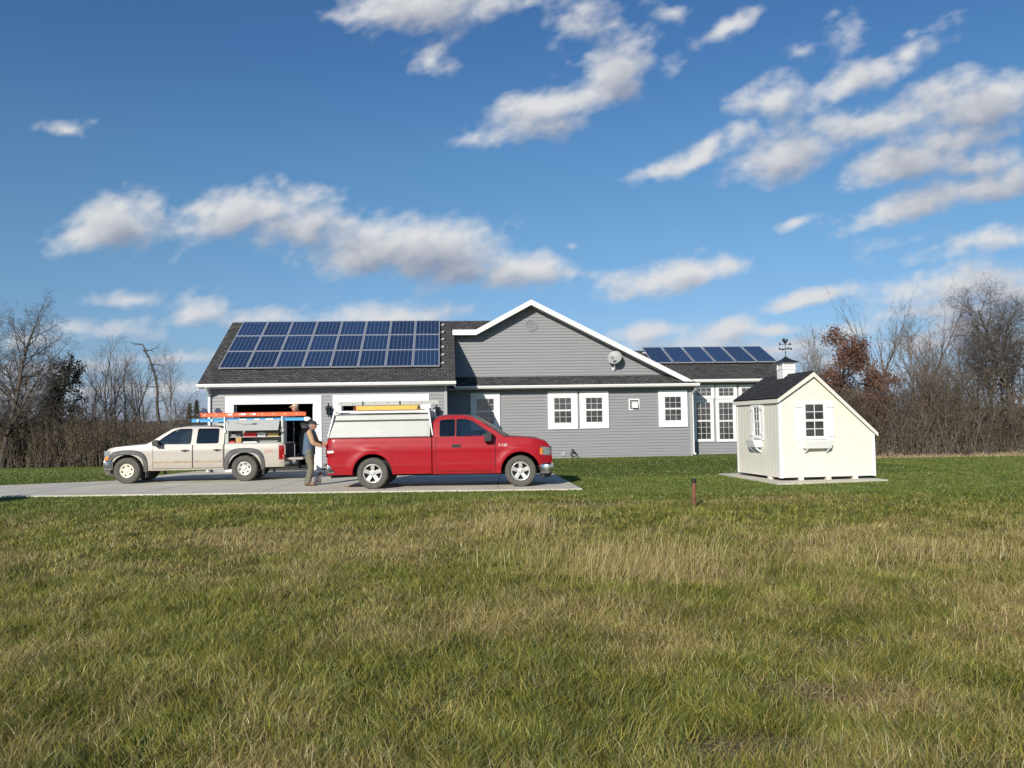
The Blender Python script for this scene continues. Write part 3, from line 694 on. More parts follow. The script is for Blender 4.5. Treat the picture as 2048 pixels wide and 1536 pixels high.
a0_ = c00[0]; rows_ = ['bottom', 'middle', 'top']; ords = ['first', 'second', 'third', 'fourth', 'fifth', 'sixth', 'seventh', 'eighth']
gp = 'solar panels on the garage roof'
pp = panel_proto(pw-.015, pln-.015, 'x'); pp['group'] = gp
for r_ in range(3):
    for c_ in range(8):
        o = pp if r_ == c_ == 0 else dup(pp)
        edge = ', at the left end' if c_ == 0 else (', at the right end' if c_ == 7 else '')
        o['label'] = f'blue solar panel on garage roof, {rows_[r_]} row, {ords[c_]} from the left'
        b_ = b0_+r_*pln*math.cos(sl1); z = GE+SL*(b_+.45)+lift-.04
        on_roof(o, a0_+c_*pw, b_, z, sl1)
# rails under the array
for k in range(6):
    b_ = b0_+(k+.5)*pln*math.cos(sl1)/2; z = GE+SL*(b_+.45)+.05
    mb = MB(); mb.beam((a0_-.06, b_, z), (a0_+8*pw+.12, b_, z), .05, .06, (0, -.5, .87))
    for q in range(6): mb.beam((a0_+.3+q*1.5, b_, z), (a0_+.3+q*1.5, b_-.02, z-.06), .06, .06)
    mb.beam((a0_+8*pw+.08, b_-.02, z+.03), (a0_+8*pw+.14, b_-.02, z+.03), .07, .06)
    mb.build('mounting_rail', M['alu'], house)
s2 = math.atan(sS)
e00 = roofhit(1322, 722.5, SE, seb, sS, .14); e10 = roofhit(1557, 722.5, SE, seb, sS, .14); e11 = roofhit(1533, 696, SE, seb, sS, .14); e01 = roofhit(1290, 697, SE, seb, sS, .14)
print('array2', e00, e10, e01, e11)
pw2 = (e10[0]-e00[0])/(235/42.2)*1.0; pl2 = (rb_+.05-e10[1])/math.cos(s2)
a2 = e10[0]-6*pw2
pp2 = panel_proto(pw2-.05, pl2, 'x'); pp2['group'] = 'solar panels on the sunroom roof'
for c_ in range(6):
    o = pp2 if c_ == 0 else dup(pp2)
    o['label'] = f'blue solar panel on the sunroom roof, {ords[c_]} from the left'
    on_roof(o, a2+c_*pw2, e10[1], SE+sS*(e10[1]-seb)+.10, s2)
mb = MB()
for q in (.3, .75): 
    b_ = e10[1]+q*pl2*math.cos(s2); mb = MB(); mb.beam((a2-.1, b_, SE+sS*(b_-seb)+.05), (a2+6*pw2+.1, b_, SE+sS*(b_-seb)+.05), .05, .07); mb.build('mounting_rail', M['alu'], house)

# ------------------------------------------------------------------ satellite dish
da, dz_ = hp(1229, 716, gb-.25)
dl = HO+E*da+DD*(gb-.02); dish = thing('satellite_dish', 'light grey satellite dish on a curved white arm, mounted on the grey gable wall', 'satellite dish', (dl.x, dl.y, dz_-.42), TH)
mb = MB(); Rr = .29
n = 28; prof_ = [(0.001, .0), (.08, .004), (.16, .016), (.23, .034), (Rr, .056), (Rr+.008, .052), (.23, .022), (.16, .004), (.08, -.008), (.001, -.012)]
mb.lathe(prof_, (0, 0, 0), 'y', n)
rf = mb.build('reflector', M['dishgrey'], dish, smooth=True)
# opening faces camera-left/up: rotate so the bowl faces -y
rf.rotation_euler = (rad(-24), 0, rad(-24)); rf.location = (0, -.30, .42)
for p in rf.data.vertices: p.co.y = -p.co.y
mb = MB(); mb.tube([(0, 0, 0), (0, -.10, -.03), (0, -.19, .03), (0, -.22, .2), (0, -.27, .40)], .022, 8); mb.lathe([(0, 0), (.07, 0), (.07, .02), (0, .02)], (0, -.01, 0), 'y', 16); mb.build('arm', M['trim'], dish, smooth=True)
mb = MB(); mb.tube([(0, -.27, .16), (-.10, -.50, .26), (-.17, -.66, .40)], .012, 6); mb.build('feed_arm', M['dishgrey'], dish)
mb = MB(); mb.box(-.23, -.11, -.74, -.64, .37, .45); mb.build('receiver', M['greyplastic'], dish, bevel=.015)

# ------------------------------------------------------------------ coach lanterns
def lantern(u, v, label):
    a, z = hp(u, v, -.1); l_ = HO+E*a
    t = thing('wall_lantern', label, 'lantern', (l_.x, l_.y, z), TH, 'black lanterns beside the garage doors')
    mb = MB(); mb.prism([(-.05, -.14), (.05, -.14), (.065, 0), (.05, .16), (0, .22), (-.05, .16), (-.065, 0)], 'y', -.05, -.028); mb.build('backplate', M['black'], t, bevel=.006)
    mb = MB(); mb.tube([(0, -.04, .10), (0, -.12, .22), (0, -.22, .27), (0, -.27, .22)], .012, 6); mb.tube([(0, -.04, -.08), (0, -.12, -.20), (0, -.22, -.22), (0, -.25, -.16)], .01, 6); mb.build('bracket', M['black'], t, smooth=True)
    mb = MB(); c = (0, -.25, 0)
    for k in range(6):
        q = math.pi*k/3; mb.beam((c[0]+.065*math.cos(q), c[1]+.065*math.sin(q), -.13), (c[0]+.11*math.cos(q), c[1]+.11*math.sin(q), .11), .014, .014)
    mb.lathe([(0, -.16), (.03, -.15), (.075, -.13), (.07, -.12), (0, -.12)], (0, -.25, 0), 'z', 12); mb.lathe([(.125, .11), (.12, .125), (.06, .18), (.025, .20), (.02, .25), (.03, .27), (0, .30)], (0, -.25, 0), 'z', 12); mb.lathe([(0, -.16), (.02, -.19), (0, -.24)], (0, -.25, 0), 'z', 8)
    mb.build('cage', M['black'], t, smooth=True)
    mb = MB(); mb.lathe([(.055, -.12), (.098, .105)], (0, -.25, 0), 'z', 6); mb.build('lamp_glass', M['glass'], t)
    return t
lantern(658, 822, 'black coach lantern on the grey wall between the two garage doors')
lantern(873, 824, 'black coach lantern on the garage wall, right of both doors, beyond the red pickup cab')
# hose tap + hose
ta, tz = hp(1144, 905, wb); l_ = HO+E*ta+DD*wb
t = thing('hose_bracket', 'dark hose tap with coiled hose, low on the grey wall beside the red pickup', 'hose tap', (l_.x, l_.y, tz), TH)
mb = MB(); mb.tube([(0, 0, .08), (0, -.10, .08), (0, -.14, .04)], .022, 8); mb.build('spout', M['tealplastic'], t, smooth=True)
mb = MB(); mb.lathe([(0, 0), (.05, 0), (.05, .015), (0, .015)], (0, -.09, .13), 'z', 10); mb.build('handle', M['tealplastic'], t)
mb = MB(); pts = [(.12*math.cos(q*.5)+.03, -.10-.006*q, -.06+.11*math.sin(q*.5)) for q in range(26)]; mb.tube([(0, -.14, .03)]+pts, .014, 6); mb.build('hose', M['black'], t, smooth=True)

# ------------------------------------------------------------------ storage shed
PHI = rad(7.5); sc_ = P(1562, 955, 21.0); GZ = .10
SO = Vector((sc_.x, sc_.y, .0)); SE_ = Vector((math.cos(PHI), math.sin(PHI), 0)); SD = Vector((-math.sin(PHI), math.cos(PHI), 0))
shed = thing('garden_shed', 'cream saltbox garden shed with dark shingle roof, cupola and white-shuttered windows', 'shed', SO, PHI)
def sp(u, v, b_=0):
    r = ray(u, v); t = (b_-(CAM-SO).dot(SD))/r.dot(SD); p = CAM+r*t-SO; return p.dot(SE_), p.z
def sq(u, v, a_=0):
    r = ray(u, v); t = (a_-(CAM-SO).dot(SE_))/r.dot(SE_); p = CAM+r*t-SO; return p.dot(SD), p.z
W_ = sp(1750.5, 953)[0]; LB = sq(1477, 944)[0]; zl = sp(1560, 797)[1]; zpk = sp(1624, 747); zr = sp(1750, 863)[1]; print('shed', W_, LB, zl, zpk, zr, sp(1562, 955), sp(1751, 953))
ap = zpk[0]; zp = zpk[1]
body = [(0, GZ), (W_, GZ), (W_, zr), (ap, zp-.07), (0, zl-.02)]
mb = MB()
mb.prism(body, 'y', 0, .04); mb.prism(body, 'y', LB-.04, LB)
mb.box(0, .04, .04, LB-.04, GZ, zl-.05); mb.box(W_-.04, W_, .04, LB-.04, GZ, zr-.03); mb.box(.04, W_-.04, .04, LB-.04, GZ, GZ+.05)
# grooved siding: thin vertical battens between grooves
def grooves_side():
    k = .0
    while k < LB-.02: mb.box(-.007, .0, k+.005, min(k+.199, LB), GZ, zl-.05); k += .203
grooves_side(); mb.build('wall', M['cream'], shed)
k = 0.0; mb = MB()
def topz(x): return (zl-.02)+(zp-.07-zl+.02)*x/ap if x < ap else (zp-.07)+(zr-zp+.07)*(x-ap)/(W_-ap)
while k < W_-.02:
    x0, x1 = k+(.0015 if k else 0), min(k+1.219, W_); pts = [(x0, GZ), (x1, GZ), (x1, topz(x1)-.02)]
    if x0 < ap < x1: pts.append((ap, topz(ap)-.02))
    pts.append((x0, topz(x0)-.02)); mb.prism(pts, 'y', -.012, 0); k += 1.2205
mb.build('gable_siding', M['cream'], shed)
# roof
ov = .10
sls = (zp-zl)/ap; srs = (zp-zr)/(W_-ap)
def slab(name, a0, z0, a1, z1, y0, y1, th, mt_):
    d = Vector((a1-a0, 0, z1-z0)).normalized(); n = Vector((-d.z, 0, d.x)); n = n if n.z > 0 else -n
    q = [(a0, z0), (a1, z1), (a1-n.x*th, z1-n.z*th), (a0-n.x*th, z0-n.z*th)]
    mb = MB(); mb.prism(q, 'y', y0, y1); o = mb.build(name, mt_, shed); quad_uv(o, 1, None, Vector((0, 1, 0)), d); return o
hov = .07
slab('roof', -hov, zl-hov*sls+.07, ap, zp+.07-.0, -ov, LB+ov, .035, M['shingle2'])
slab('roof', W_+hov, zr-hov*srs+.07, ap+.004, zp+.068, -ov, LB+ov, .035, M['shingle2'])
for (y0, y1) in ((-ov-.004, -ov+.02), (LB+ov-.02, LB+ov+.004)):
    mb = MB(); t1 = .035; t2 = .135
    mb.prism([(-hov, zl-hov*sls+.07-t1), (ap, zp+.07-t1), (ap, zp+.07-t2-.02), (-hov, zl-hov*sls+.07-t2)], 'y', y0, y1)
    mb.prism([(ap+.001, zp+.07-t1), (W_+hov, zr-hov*srs+.07-t1), (W_+hov, zr-hov*srs+.07-t2), (ap+.001, zp+.07-t2-.02)], 'y', y0, y1)
    mb.build('rake_board', M['creamtrim'], shed, bevel=.004)
mb = MB(); mb.box(-hov, -hov+.02, -ov+.021, LB+ov-.021, zl-hov*sls-.065, zl-hov*sls+.035); mb.build('eave_board', M['creamtrim'], shed)
mb = MB(); mb.box(-hov+.021, -.012, -ov+.02, LB+ov-.02, zl-.09, zl-.07); mb.build('soffit', M['creamtrim'], shed)
for (x0, x1, y0, y1, zt) in ((-.022, .07, -.024, .0, zl-.09), (-.024, -.012, .0, .07, zl-.1), (W_-.06, W_+.012, -.024, 0, zr-.05), (-.024, -.012, LB-.08, LB, zl-.1)):
    mb = MB(); mb.box(x0, x1, y0, y1, GZ-.01, zt); mb.build('corner_board', M['trim'], shed)
# skids / runners
for (x0, x1) in ((.48, .60), (1.22, 1.34), (1.95, 2.07)):
    if x1 < W_: mb = MB(); mb.box(x0, x1, -.03, LB, .024, GZ-.002); mb.build('skid', M['creamtrim'], shed, bevel=.004)
mb = MB(); mb.box(.12, .47, .03, LB-.03, .06, GZ-.004); mb.box(.62, 1.2, .05, LB-.05, .06, GZ-.004); mb.box(1.36, 1.93, .05, LB-.05, .06, GZ-.004); mb.build('floor_frame', M['dark'], shed)
mb = MB(); mb.box(-.02, .10, .60, .74, .024, GZ-.002); mb.build('skid', M['creamtrim'], shed, bevel=.004)
# front window + shutters + flower box
def shedwin(face, a0, a1, z0, z1, rows=2, name='window'):
    """face 0: gable front (plane y), face 1: side (plane x)."""
    def bx(mb, x0, x1, d0_, d1_, zz0, zz1):
        if face == 0: mb.box(x0, x1, -.012-d1_, -.012-d0_, zz0, zz1)
        else: mb.box(-.012-d1_, -.012-d0_, x0, x1, zz0, zz1)
    c = .055; mb = MB(); bx(mb, a0-c, a0, 0, .035, z0-c, z1+c); bx(mb, a1, a1+c, 0, .035, z0-c, z1+c); bx(mb, a0, a1, 0, .035, z1, z1+c); bx(mb, a0, a1, 0, .045, z0-c, z0)
    w_ = mb.build('window', M['trim'], shed, bevel=.004); zm = (z0+z1)/2; mb = MB(); s_ = .028
    for (q0, q1, o_) in ((z0, zm-.001, .004), (zm+.001, z1, .012)):
        bx(mb, a0, a0+s_, o_, o_+.015, q0, q1); bx(mb, a1-s_, a1, o_, o_+.015, q0, q1); bx(mb, a0+s_, a1-s_, o_, o_+.015, q0, q0+s_); bx(mb, a0+s_, a1-s_, o_, o_+.015, q1-s_, q1)
        bx(mb, (a0+a1)/2-.01, (a0+a1)/2+.01, o_+.001, o_+.012, q0+s_, q1-s_); bx(mb, a0+s_, a1-s_, o_+.002, o_+.011, (q0+q1)/2-.009, (q0+q1)/2+.009)
    mb.build('sash', M['vinyl'], w_)
    mb = MB(); bx(mb, a0+.005, a1-.005, .0005, .003, z0+.005, z1-.005); mb.build('pane', M['winglass'], w_)
    shw = .19 if face == 0 else .17; sg = .0
    for (x0, x1) in ((a0-c-shw, a0-c-.005), (a1+c+.005, a1+c+shw)):
        mb = MB(); n_ = 4; pw_ = (x1-x0)/2
        for k in range(2): bx(mb, x0+k*pw_+.003, x0+(k+1)*pw_-.003, 0.001, .022, z0-.10, z1+.06)
        for zz in (z0+.02, z1-.10): bx(mb, x0-.005, x1+.005, .022, .045, zz, zz+.075)
        mb.build('shutter', M['trim'], shed, bevel=.003)
    bw = a1-a0+.16; m_ = (a0+a1)/2
    if face == 0:
        mb = MB(); mb.prism([(-.012, z0-.10), (-.26, z0-.10), (-.20, z0-.28), (-.012, z0-.28)], 'x', m_-bw/2, m_+bw/2)
    else:
        mb = MB(); mb.prism([(-.012, z0-.10), (-.27, z0-.10), (-.20, z0-.29), (-.012, z0-.29)], 'y', m_-bw/2, m_+bw/2)
    fb = mb.build('flower_box', M['trim'], shed, bevel=.005)
    for x in (m_-bw/2+.06, m_+bw/2-.06):
        mb = MB()
        if face == 0: mb.beam((x, -.18, z0-.285), (x, -.02, z0-.40), .03, .03)
        else: mb.beam((-.18, x, z0-.295), (-.02, x, z0-.42), .03, .03)
        mb.build('bracket', M['trim'], fb)
fa0, fz1 = sp(1607, 807); fa1, fz0 = sp(1649, 874); shedwin(0, fa0, fa1, fz0, fz1)
sy0, sz0 = sq(1522, 874); sy1, sz1 = sq(1509, 812); print('side win', sy0, sy1, sz0, sz1); shedwin(1, min(sy0, sy1), max(sy0, sy1), sz0+.02, sz1-.02)
# cupola on the ridge
cb_ = sq(1572, 740, ap)[0]; cb_ = min(cb_, LB-.5); cz0 = zp+.07
print('cupola b', sq(1572, 740, ap), sq(1572, 725, ap))
cw_ = .18
cup = MB(); cup.prism([(-cw_, -.16*1), (0, .02), (cw_, -.2), (cw_, .12), (-cw_, .12)], 'y', -cw_, cw_)
cup.v = [(x+ap, y+cb_, z+cz0) for x, y, z in cup.v]; cp = cup.build('cupola', M['trim'], shed, bevel=.004)
mb = MB(); mb.box(ap-cw_-.015, ap+cw_+.015, cb_-cw_-.015, cb_+cw_+.015, cz0+.121, cz0+.15)
mb.box(ap-cw_+.03, ap+cw_-.03, cb_-cw_+.03, cb_+cw_-.03, cz0+.15, cz0+.29)
for k in range(3):
    z = cz0+.163+k*.043; mb.box(ap-cw_+.015, ap+cw_-.015, cb_-cw_+.01, cb_+cw_-.01, z, z+.022)
for sx_ in (-1, 1):
    for sy_ in (-1, 1): mb.box(ap+sx_*(cw_-.02)-.02, ap+sx_*(cw_-.02)+.02, cb_+sy_*(cw_-.02)-.02, cb_+sy_*(cw_-.02)+.02, cz0+.151, cz0+.288)
mb.box(ap-cw_-.03, ap+cw_+.03, cb_-cw_-.03, cb_+cw_+.03, cz0+.288, cz0+.31); mb.build('louvre', M['trim'], cp)
mb = MB(); r_ = cw_+.07; z = cz0+.311
rings = [(r_, 0), (r_, .02), (.16, .06), (.085, .105), (.035, .15), (.0, .19)]
for i in range(len(rings)-1):
    (a_, h0), (b2_, h1) = rings[i], rings[i+1]
    A = [(-a_, -a_, h0), (a_, -a_, h0), (a_, a_, h0), (-a_, a_, h0)]; Bq = [(-b2_, -b2_, h1), (b2_, -b2_, h1), (b2_, b2_, h1), (-b2_, b2_, h1)]
    mb.add([(x+ap, y+cb_, zz+z) for x, y, zz in A+Bq], [(0, 1, 5, 4), (1, 2, 6, 5), (2, 3, 7, 6), (3, 0, 4, 7)]+([(3, 2, 1, 0)] if i == 0 else []))
mb.build('cupola_roof', M['black'], cp)
# weathervane
l_ = SO+SE_*ap+SD*cb_; wv = thing('weathervane', 'black metal rooster weathervane standing on the shed cupola', 'weathervane', (l_.x, l_.y, z+.15), PHI); wv.scale = (.86, .86, .86)
mb = MB(); mb.tube([(0, 0, 0), (0, 0, .62)], .011, 6); mb.build('rod', M['black'], wv)
mb = MB(); mb.tube([(-.17, 0, .27), (.17, 0, .27)], .009, 5); mb.tube([(0, -.17, .27), (0, .17, .27)], .009, 5)
for (x, y) in ((-.19, 0), (.19, 0), (0, -.19), (0, .19)): mb.box(x-.028, x+.028, y-.008, y+.008, .24, .30)
mb.sphere((0, 0, .27), .03, 8, 6); mb.sphere((0, 0, .16), .022, 8, 6); mb.build('compass_arms', M['black'], wv)
mb = MB(); mb.tube([(-.18, 0, .42), (.17, 0, .42)], .009, 5); mb.prism([(.14, .37), (.22, .42), (.14, .47)], 'y', -.006, .006); mb.prism([(-.22, .37), (-.15, .40), (-.15, .44), (-.22, .48), (-.19, .42)], 'y', -.006, .006); mb.build('arrow', M['black'], wv)
mb = MB(); mb.prism([(-.02, .44), (.03, .44), (.06, .49), (.10, .53), (.085, .56), (.095, .60), (.06, .60), (.045, .55), (.0, .53), (-.03, .60), (-.08, .61), (-.10, .55), (-.07, .49)], 'y', -.008, .008); mb.build('rooster', M['black'], wv)
# slab under the shed
pts = [G(1437, 948.5, .0), G(1557, 969, .0), G(1776, 961, .0)]
A_, B_, C_ = [Vector((p.x, p.y)) for p in pts]; D_ = C_+(A_-B_)
mb = MB(); mb.prism([tuple(A_), tuple(B_), tuple(C_), tuple(D_)], 'z', -.1, .022); o = mb.build('shed_slab', M['concrete']); o['kind'] = 'structure'

# ------------------------------------------------------------------ marker post
g_ = G(1389, 1012, 0); post = thing('marker_post', 'short rusty brown marker post with a black cap standing alone in the lawn', 'post', (g_.x, g_.y, float(hgt(g_.x, g_.y))))
mb = MB(); mb.tube([(0, 0, -.1), (0, 0, .2), (.002, 0, .47)], [.038, .037, .036], 14); mb.build('shaft', M['wood'], post, smooth=True)
mb = MB(); mb.lathe([(0, .45), (.047, .45), (.047, .515), (.03, .525), (0, .525)], (.002, 0, 0), 'z', 14); mb.build('cap', M['pipeblack'], post, smooth=True)
# ------------------------------------------------------------------ vehicle tools
def interp(pts):
    xs = [p[0] for p in pts]; ys = [p[1] for p in pts]
    return lambda x: float(np.interp(x, xs, ys))
def smoothp(pts, n=6):
    """Catmull-Rom refinement of an open polyline"""
    out = []; P_ = [Vector(p) for p in pts]
    for i in range(len(P_)-1):
        p0 = P_[max(i-1, 0)]; p1 = P_[i]; p2 = P_[i+1]; p3 = P_[min(i+2, len(P_)-1)]
        for k in range(n):
            t = k/n; out.append(.5*((2*p1)+(p2-p0)*t+(2*p0-5*p1+4*p2-p3)*t*t+(-p0+3*p1-3*p2+p3)*t**3))
    out.append(P_[-1]); return out
def arch(cx, r, cz, base):
    """bottom edge z over a wheel arch, else base(x)"""
    def f(x):
        d = abs(x-cx)
        if d < r: return max(base(x), cz+math.sqrt(max(r*r-d*d, 0)))
        return base(x)
    return f
def loft_body(name, xs, zb, zt, hw, mt_, parent, crown=.03, rows=12, ncr=8, bottom=True, ang=32):
    mb = MB(); ring = []
    for x in xs:
        b0, t0 = zb(x), zt(x); side = []
        for j in range(rows+1):
            t = j/rows; t = t if t < .5 else 1-(1-t)**1.35*.5**(1-1.35)
            z = b0+(t0-b0)*t; side.append((x, hw(x, z, t0), z))
        w = side[-1][1]; top = []
        for k in range(1, ncr):
            y = w*(1-2*k/ncr); top.append((x, y, t0+crown*(1-(y/w)**2)))
        ring.append([(a, -y, z) for a, y, z in side]+[(a, -y, z) for a, y, z in top]+[(a, y, z) for a, y, z in reversed(side)])
    n = len(ring[0]); vs = [p for r in ring for p in r]; fs = []
    for i in range(len(xs)-1):
        for k in range(n-(0 if bottom else 1)):
            k2 = (k+1) % n; fs.append((i*n+k, i*n+k2, (i+1)*n+k2, (i+1)*n+k))
    fs.append(tuple(range(n))[::-1]); fs.append(tuple((len(xs)-1)*n+k for k in range(n)))
    mb.add(vs, fs); return mb.build(name, mt_, parent, smooth=True, ang=ang)
def stations(x0, x1, arches, step=.06):
    s_ = set(np.round(np.arange(x0, x1, step), 4).tolist()+[x0, x1])
    for (cx, r) in arches:
        for k in range(33):
            q = cx+r*math.cos(math.pi*k/32)
            if x0 <= q <= x1: s_.add(round(q, 4))
        for e in (-1, 1):
            q = cx+e*(r+.0015)
            if x0 <= q <= x1: s_.add(round(q, 4))
    return sorted(s_)
def side_strip(mb, pts, hw, w, off=.002, sgn=-1, zt=None):
    """thin ribbon that follows the body side along (x,z) points"""
    P2 = [Vector((p[0], p[1])) for p in pts]
    for i in range(len(P2)-1):
        d = (P2[i+1]-P2[i]).normalized(); nrm = Vector((-d.y, d.x))*w/2; vs = []
        for q in (P2[i]-nrm, P2[i+1]-nrm, P2[i+1]+nrm, P2[i]+nrm): vs.append((q.x, sgn*(hw(q.x, q.y, 9)+off), q.y))
        mb.add(vs, [(0, 1, 2, 3)])
def plate(outer, holes, yfun, thick, sgn, mb):
    """side plate in the xz plane with holes; y from yfun(x,z)"""
    loops = [[Vector((p[0], p[1], 0)) for p in outer]]+[[Vector((p[0], p[1], 0)) for p in h] for h in holes]
    flat = [p for l_ in loops for p in l_]; tr = tessellate_polygon(loops); n = len(flat)
    vs = [(p.x, sgn*yfun(p.x, p.y), p.y) for p in flat]+[(p.x, sgn*(yfun(p.x, p.y)-thick), p.y) for p in flat]
    fs = [tuple(t) for t in tr]+[tuple(i+n for i in t) for t in tr]; o = 0
    for l_ in loops:
        m_ = len(l_)
        for i in range(m_): fs.append((o+i, o+(i+1) % m_, o+(i+1) % m_+n, o+i+n))
        o += m_
    mb.add(vs, fs)
def roundpoly(pts, r=.05, n=5):
    out = []; P_ = [Vector(p) for p in pts]; m_ = len(P_)
    for i in range(m_):
        a, b_, c = P_[i-1], P_[i], P_[(i+1) % m_]; d0_ = (a-b_); d1_ = (c-b_); rr = min(r, d0_.length*.45, d1_.length*.45)
        p0 = b_+d0_.normalized()*rr; p1 = b_+d1_.normalized()*rr
        for k in range(n+1):
            t = k/n; out.append(p0*(1-t)**2+b_*2*t*(1-t)+p1*t*t)
    return out
def wheel(parent, x, y, r, rim_r, out, spokes, rimmat, style=0, width=.24):
    """tyre mesh named wheel with rim child; out = -1 or +1 (outward y)"""
    mb = MB(); h = width/2; pr = [(rim_r, -h*.8), (rim_r+.02, -h*.95), (r-.07, -h), (r-.02, -h*.93), (r, -h*.72), (r, -.02), (r-.008, -.015), (r-.008, .015), (r, .02), (r, h*.72), (r-.02, h*.93), (r-.07, h), (rim_r+.02, h*.95), (rim_r, h*.8), (rim_r-.012, 0), (rim_r, -h*.8)]
    mb.lathe(pr, (0, 0, 0), 'y', 56)
    # tread blocks
    for k in range(44):
        t = 2*math.pi*k/44; c, s_ = math.cos(t), math.sin(t)
        for yy in (-h*.55, h*.55):
            mb.beam((c*(r-.004), yy-h*.2, s_*(r-.004)), (c*(r-.004), yy+h*.2, s_*(r-.004)), .028, .014, (c, 0, s_))
    w_ = mb.build('wheel', M['tyre'], parent, smooth=True, ang=40); w_.location = (x, y, r)
    mb = MB(); o = out; f = o*h
    mb.lathe([(rim_r, f*.82), (rim_r-.012, f*.90), (rim_r-.03, f*.84), (rim_r-.04, f*.5), (rim_r-.05, -f*.6)], (0, 0, 0), 'y', 48)
    mb.lathe([(.0, f*.78), (.045, f*.78), (.055, f*.74), (.075, f*.70), (.08, f*.5), (0, f*.4)], (0, 0, 0), 'y', 28)
    for k in range(spokes):
        t = 2*math.pi*(k+.25)/spokes; c, s_ = math.cos(t), math.sin(t); tx, tz = -s_, c
        wi, wo = (.042, .050) if style == 0 else (.034, .040)
        def pt(rr, ww, yy): return (c*rr+tx*ww, yy, s_*rr+tz*ww)
        r0_, r1_ = .05, rim_r-.012
        for (q0, q1) in (((r0_, wi), (r1_, wo)),):
            vs = [pt(q0[0], -q0[1], f*.70), pt(q0[0], q0[1], f*.70), pt(q1[0], q1[1], f*.83), pt(q1[0], -q1[1], f*.83), pt(q0[0], -q0[1]*1.1, f*.45), pt(q0[0], q0[1]*1.1, f*.45), pt(q1[0], q1[1]*1.1, f*.55), pt(q1[0], -q1[1]*1.1, f*.55)]
            mb.add(vs, [(0, 1, 2, 3), (7, 6, 5, 4), (0, 4, 5, 1), (1, 5, 6, 2), (2, 6, 7, 3), (3, 7, 4, 0)])
        mb.lathe([(0, f*.80), (.011, f*.80), (.012, f*.70)], (math.cos(t+math.pi/spokes)*.062, 0, math.sin(t+math.pi/spokes)*.062), 'y', 6)
    if style == 1: mb.lathe([(rim_r-.012, f*.83), (rim_r-.05, f*.80), (rim_r-.05, f*.6)], (0, 0, 0), 'y', 40); mb.lathe([(.05, f*.72), (.115, f*.74), (.118, f*.6)], (0, 0, 0), 'y', 28)
    mb.build('rim', rimmat, w_, smooth=True, ang=30, bevel=.004)
    mb = MB(); mb.lathe([(0, f*.05), (rim_r-.04, f*.05), (rim_r-.04, -f*.1), (0, -f*.1)], (0, 0, 0), 'y', 24); mb.lathe([(.0, f*.3), (.13, f*.3), (.13, f*.1)], (0, 0, 0), 'y', 20); mb.build('brake_disc', M['dark'], w_)
    return w_
def text_obj(name, txt, size, mt_, parent, mat4, ext=.002):
    c = bpy.data.curves.new(name, 'FONT'); c.body = txt; c.size = size; c.extrude = ext; c.align_x = 'CENTER'; c.align_y = 'CENTER'
    o = bpy.data.objects.new(name, c); dg = bpy.context.evaluated_depsgraph_get
    COL.objects.link(o); bpy.context.view_layer.update(); me = bpy.data.meshes.new_from_object(o.evaluated_get(bpy.context.evaluated_depsgraph_get()))
    bpy.data.objects.remove(o); me.transform(mat4); me.materials.clear(); me.materials.append(mt_)
    o2 = bpy.data.objects.new(name, me); return link(o2, parent)
SIDE_R = Matrix.Rotation(rad(90), 4, 'X')          # text facing -y, reading along +x
def SIDE_L():                                        # text facing +y, reading along -x
    return Matrix.Rotation(rad(180), 4, 'Z') @ Matrix.Rotation(rad(90), 4, 'X')

def greenhouse(parent, outline, windows, belt, W0, tumble, paint, roofpts, glass_mats, xw0, xw1, zroof, back_x):
    """outline (x,z) of the cab side above the belt; windows: list of polys"""
    yf = lambda x, z: W0-max(0, z-belt)*tumble-.10*max(0, z-belt-.38)**1.0
    for s_ in (-1, 1): mb = MB(); plate(outline, windows, yf, .045, s_, mb); mb.build('cab_side', paint, parent, smooth=True, ang=30, bevel=.008)
    for i, wpoly in enumerate(windows):
        for s_ in (-1, 1):
            mb = MB(); tr = tessellate_polygon([[Vector((p[0], p[1], 0)) for p in wpoly]])
            mb.add([(p[0], s_*(yf(p[0], p[1])-.018), p[1]) for p in wpoly], [tuple(t) for t in tr]); g_ = mb.build('side_window', glass_mats[i], parent)
            mb = MB(); P_ = [Vector((p[0], s_*(yf(p[0], p[1])-.004), p[1])) for p in wpoly]
            mb.tube(P_+[P_[0]], .011, 5, cap=False); mb.build('window_seal', M['rubber'], g_)
    # roof
    mb = MB(); rings = []; pts = roofpts
    for (x, z, dz_) in pts:
        w = yf(x, z)-.01; rings.append([(x, w*(-1+2*k/12), z+dz_*(1-(abs(-1+2*k/12))**2.2)) for k in range(13)])
    vs = [p for r in rings for p in r]; fs = [(i*13+k, i*13+k+1, (i+1)*13+k+1, (i+1)*13+k) for i in range(len(rings)-1) for k in range(12)]
    o = len(vs); vs += [(x, y*.985, z-.035) for x, y, z in vs]; fs += [tuple(i+o for i in reversed(f)) for f in fs]; m_ = len(rings)
    edge = [k for k in range(13)]+[i*13+12 for i in range(1, m_)]+[(m_-1)*13+k for k in range(11, -1, -1)]+[i*13 for i in range(m_-2, 0, -1)]
    for i in range(len(edge)): a, b_ = edge[i], edge[(i+1) % len(edge)]; fs.append((a, b_, b_+o, a+o))
    mb.add(vs, fs); mb.build('cab_roof', paint, parent, smooth=True, ang=50)
    return yf
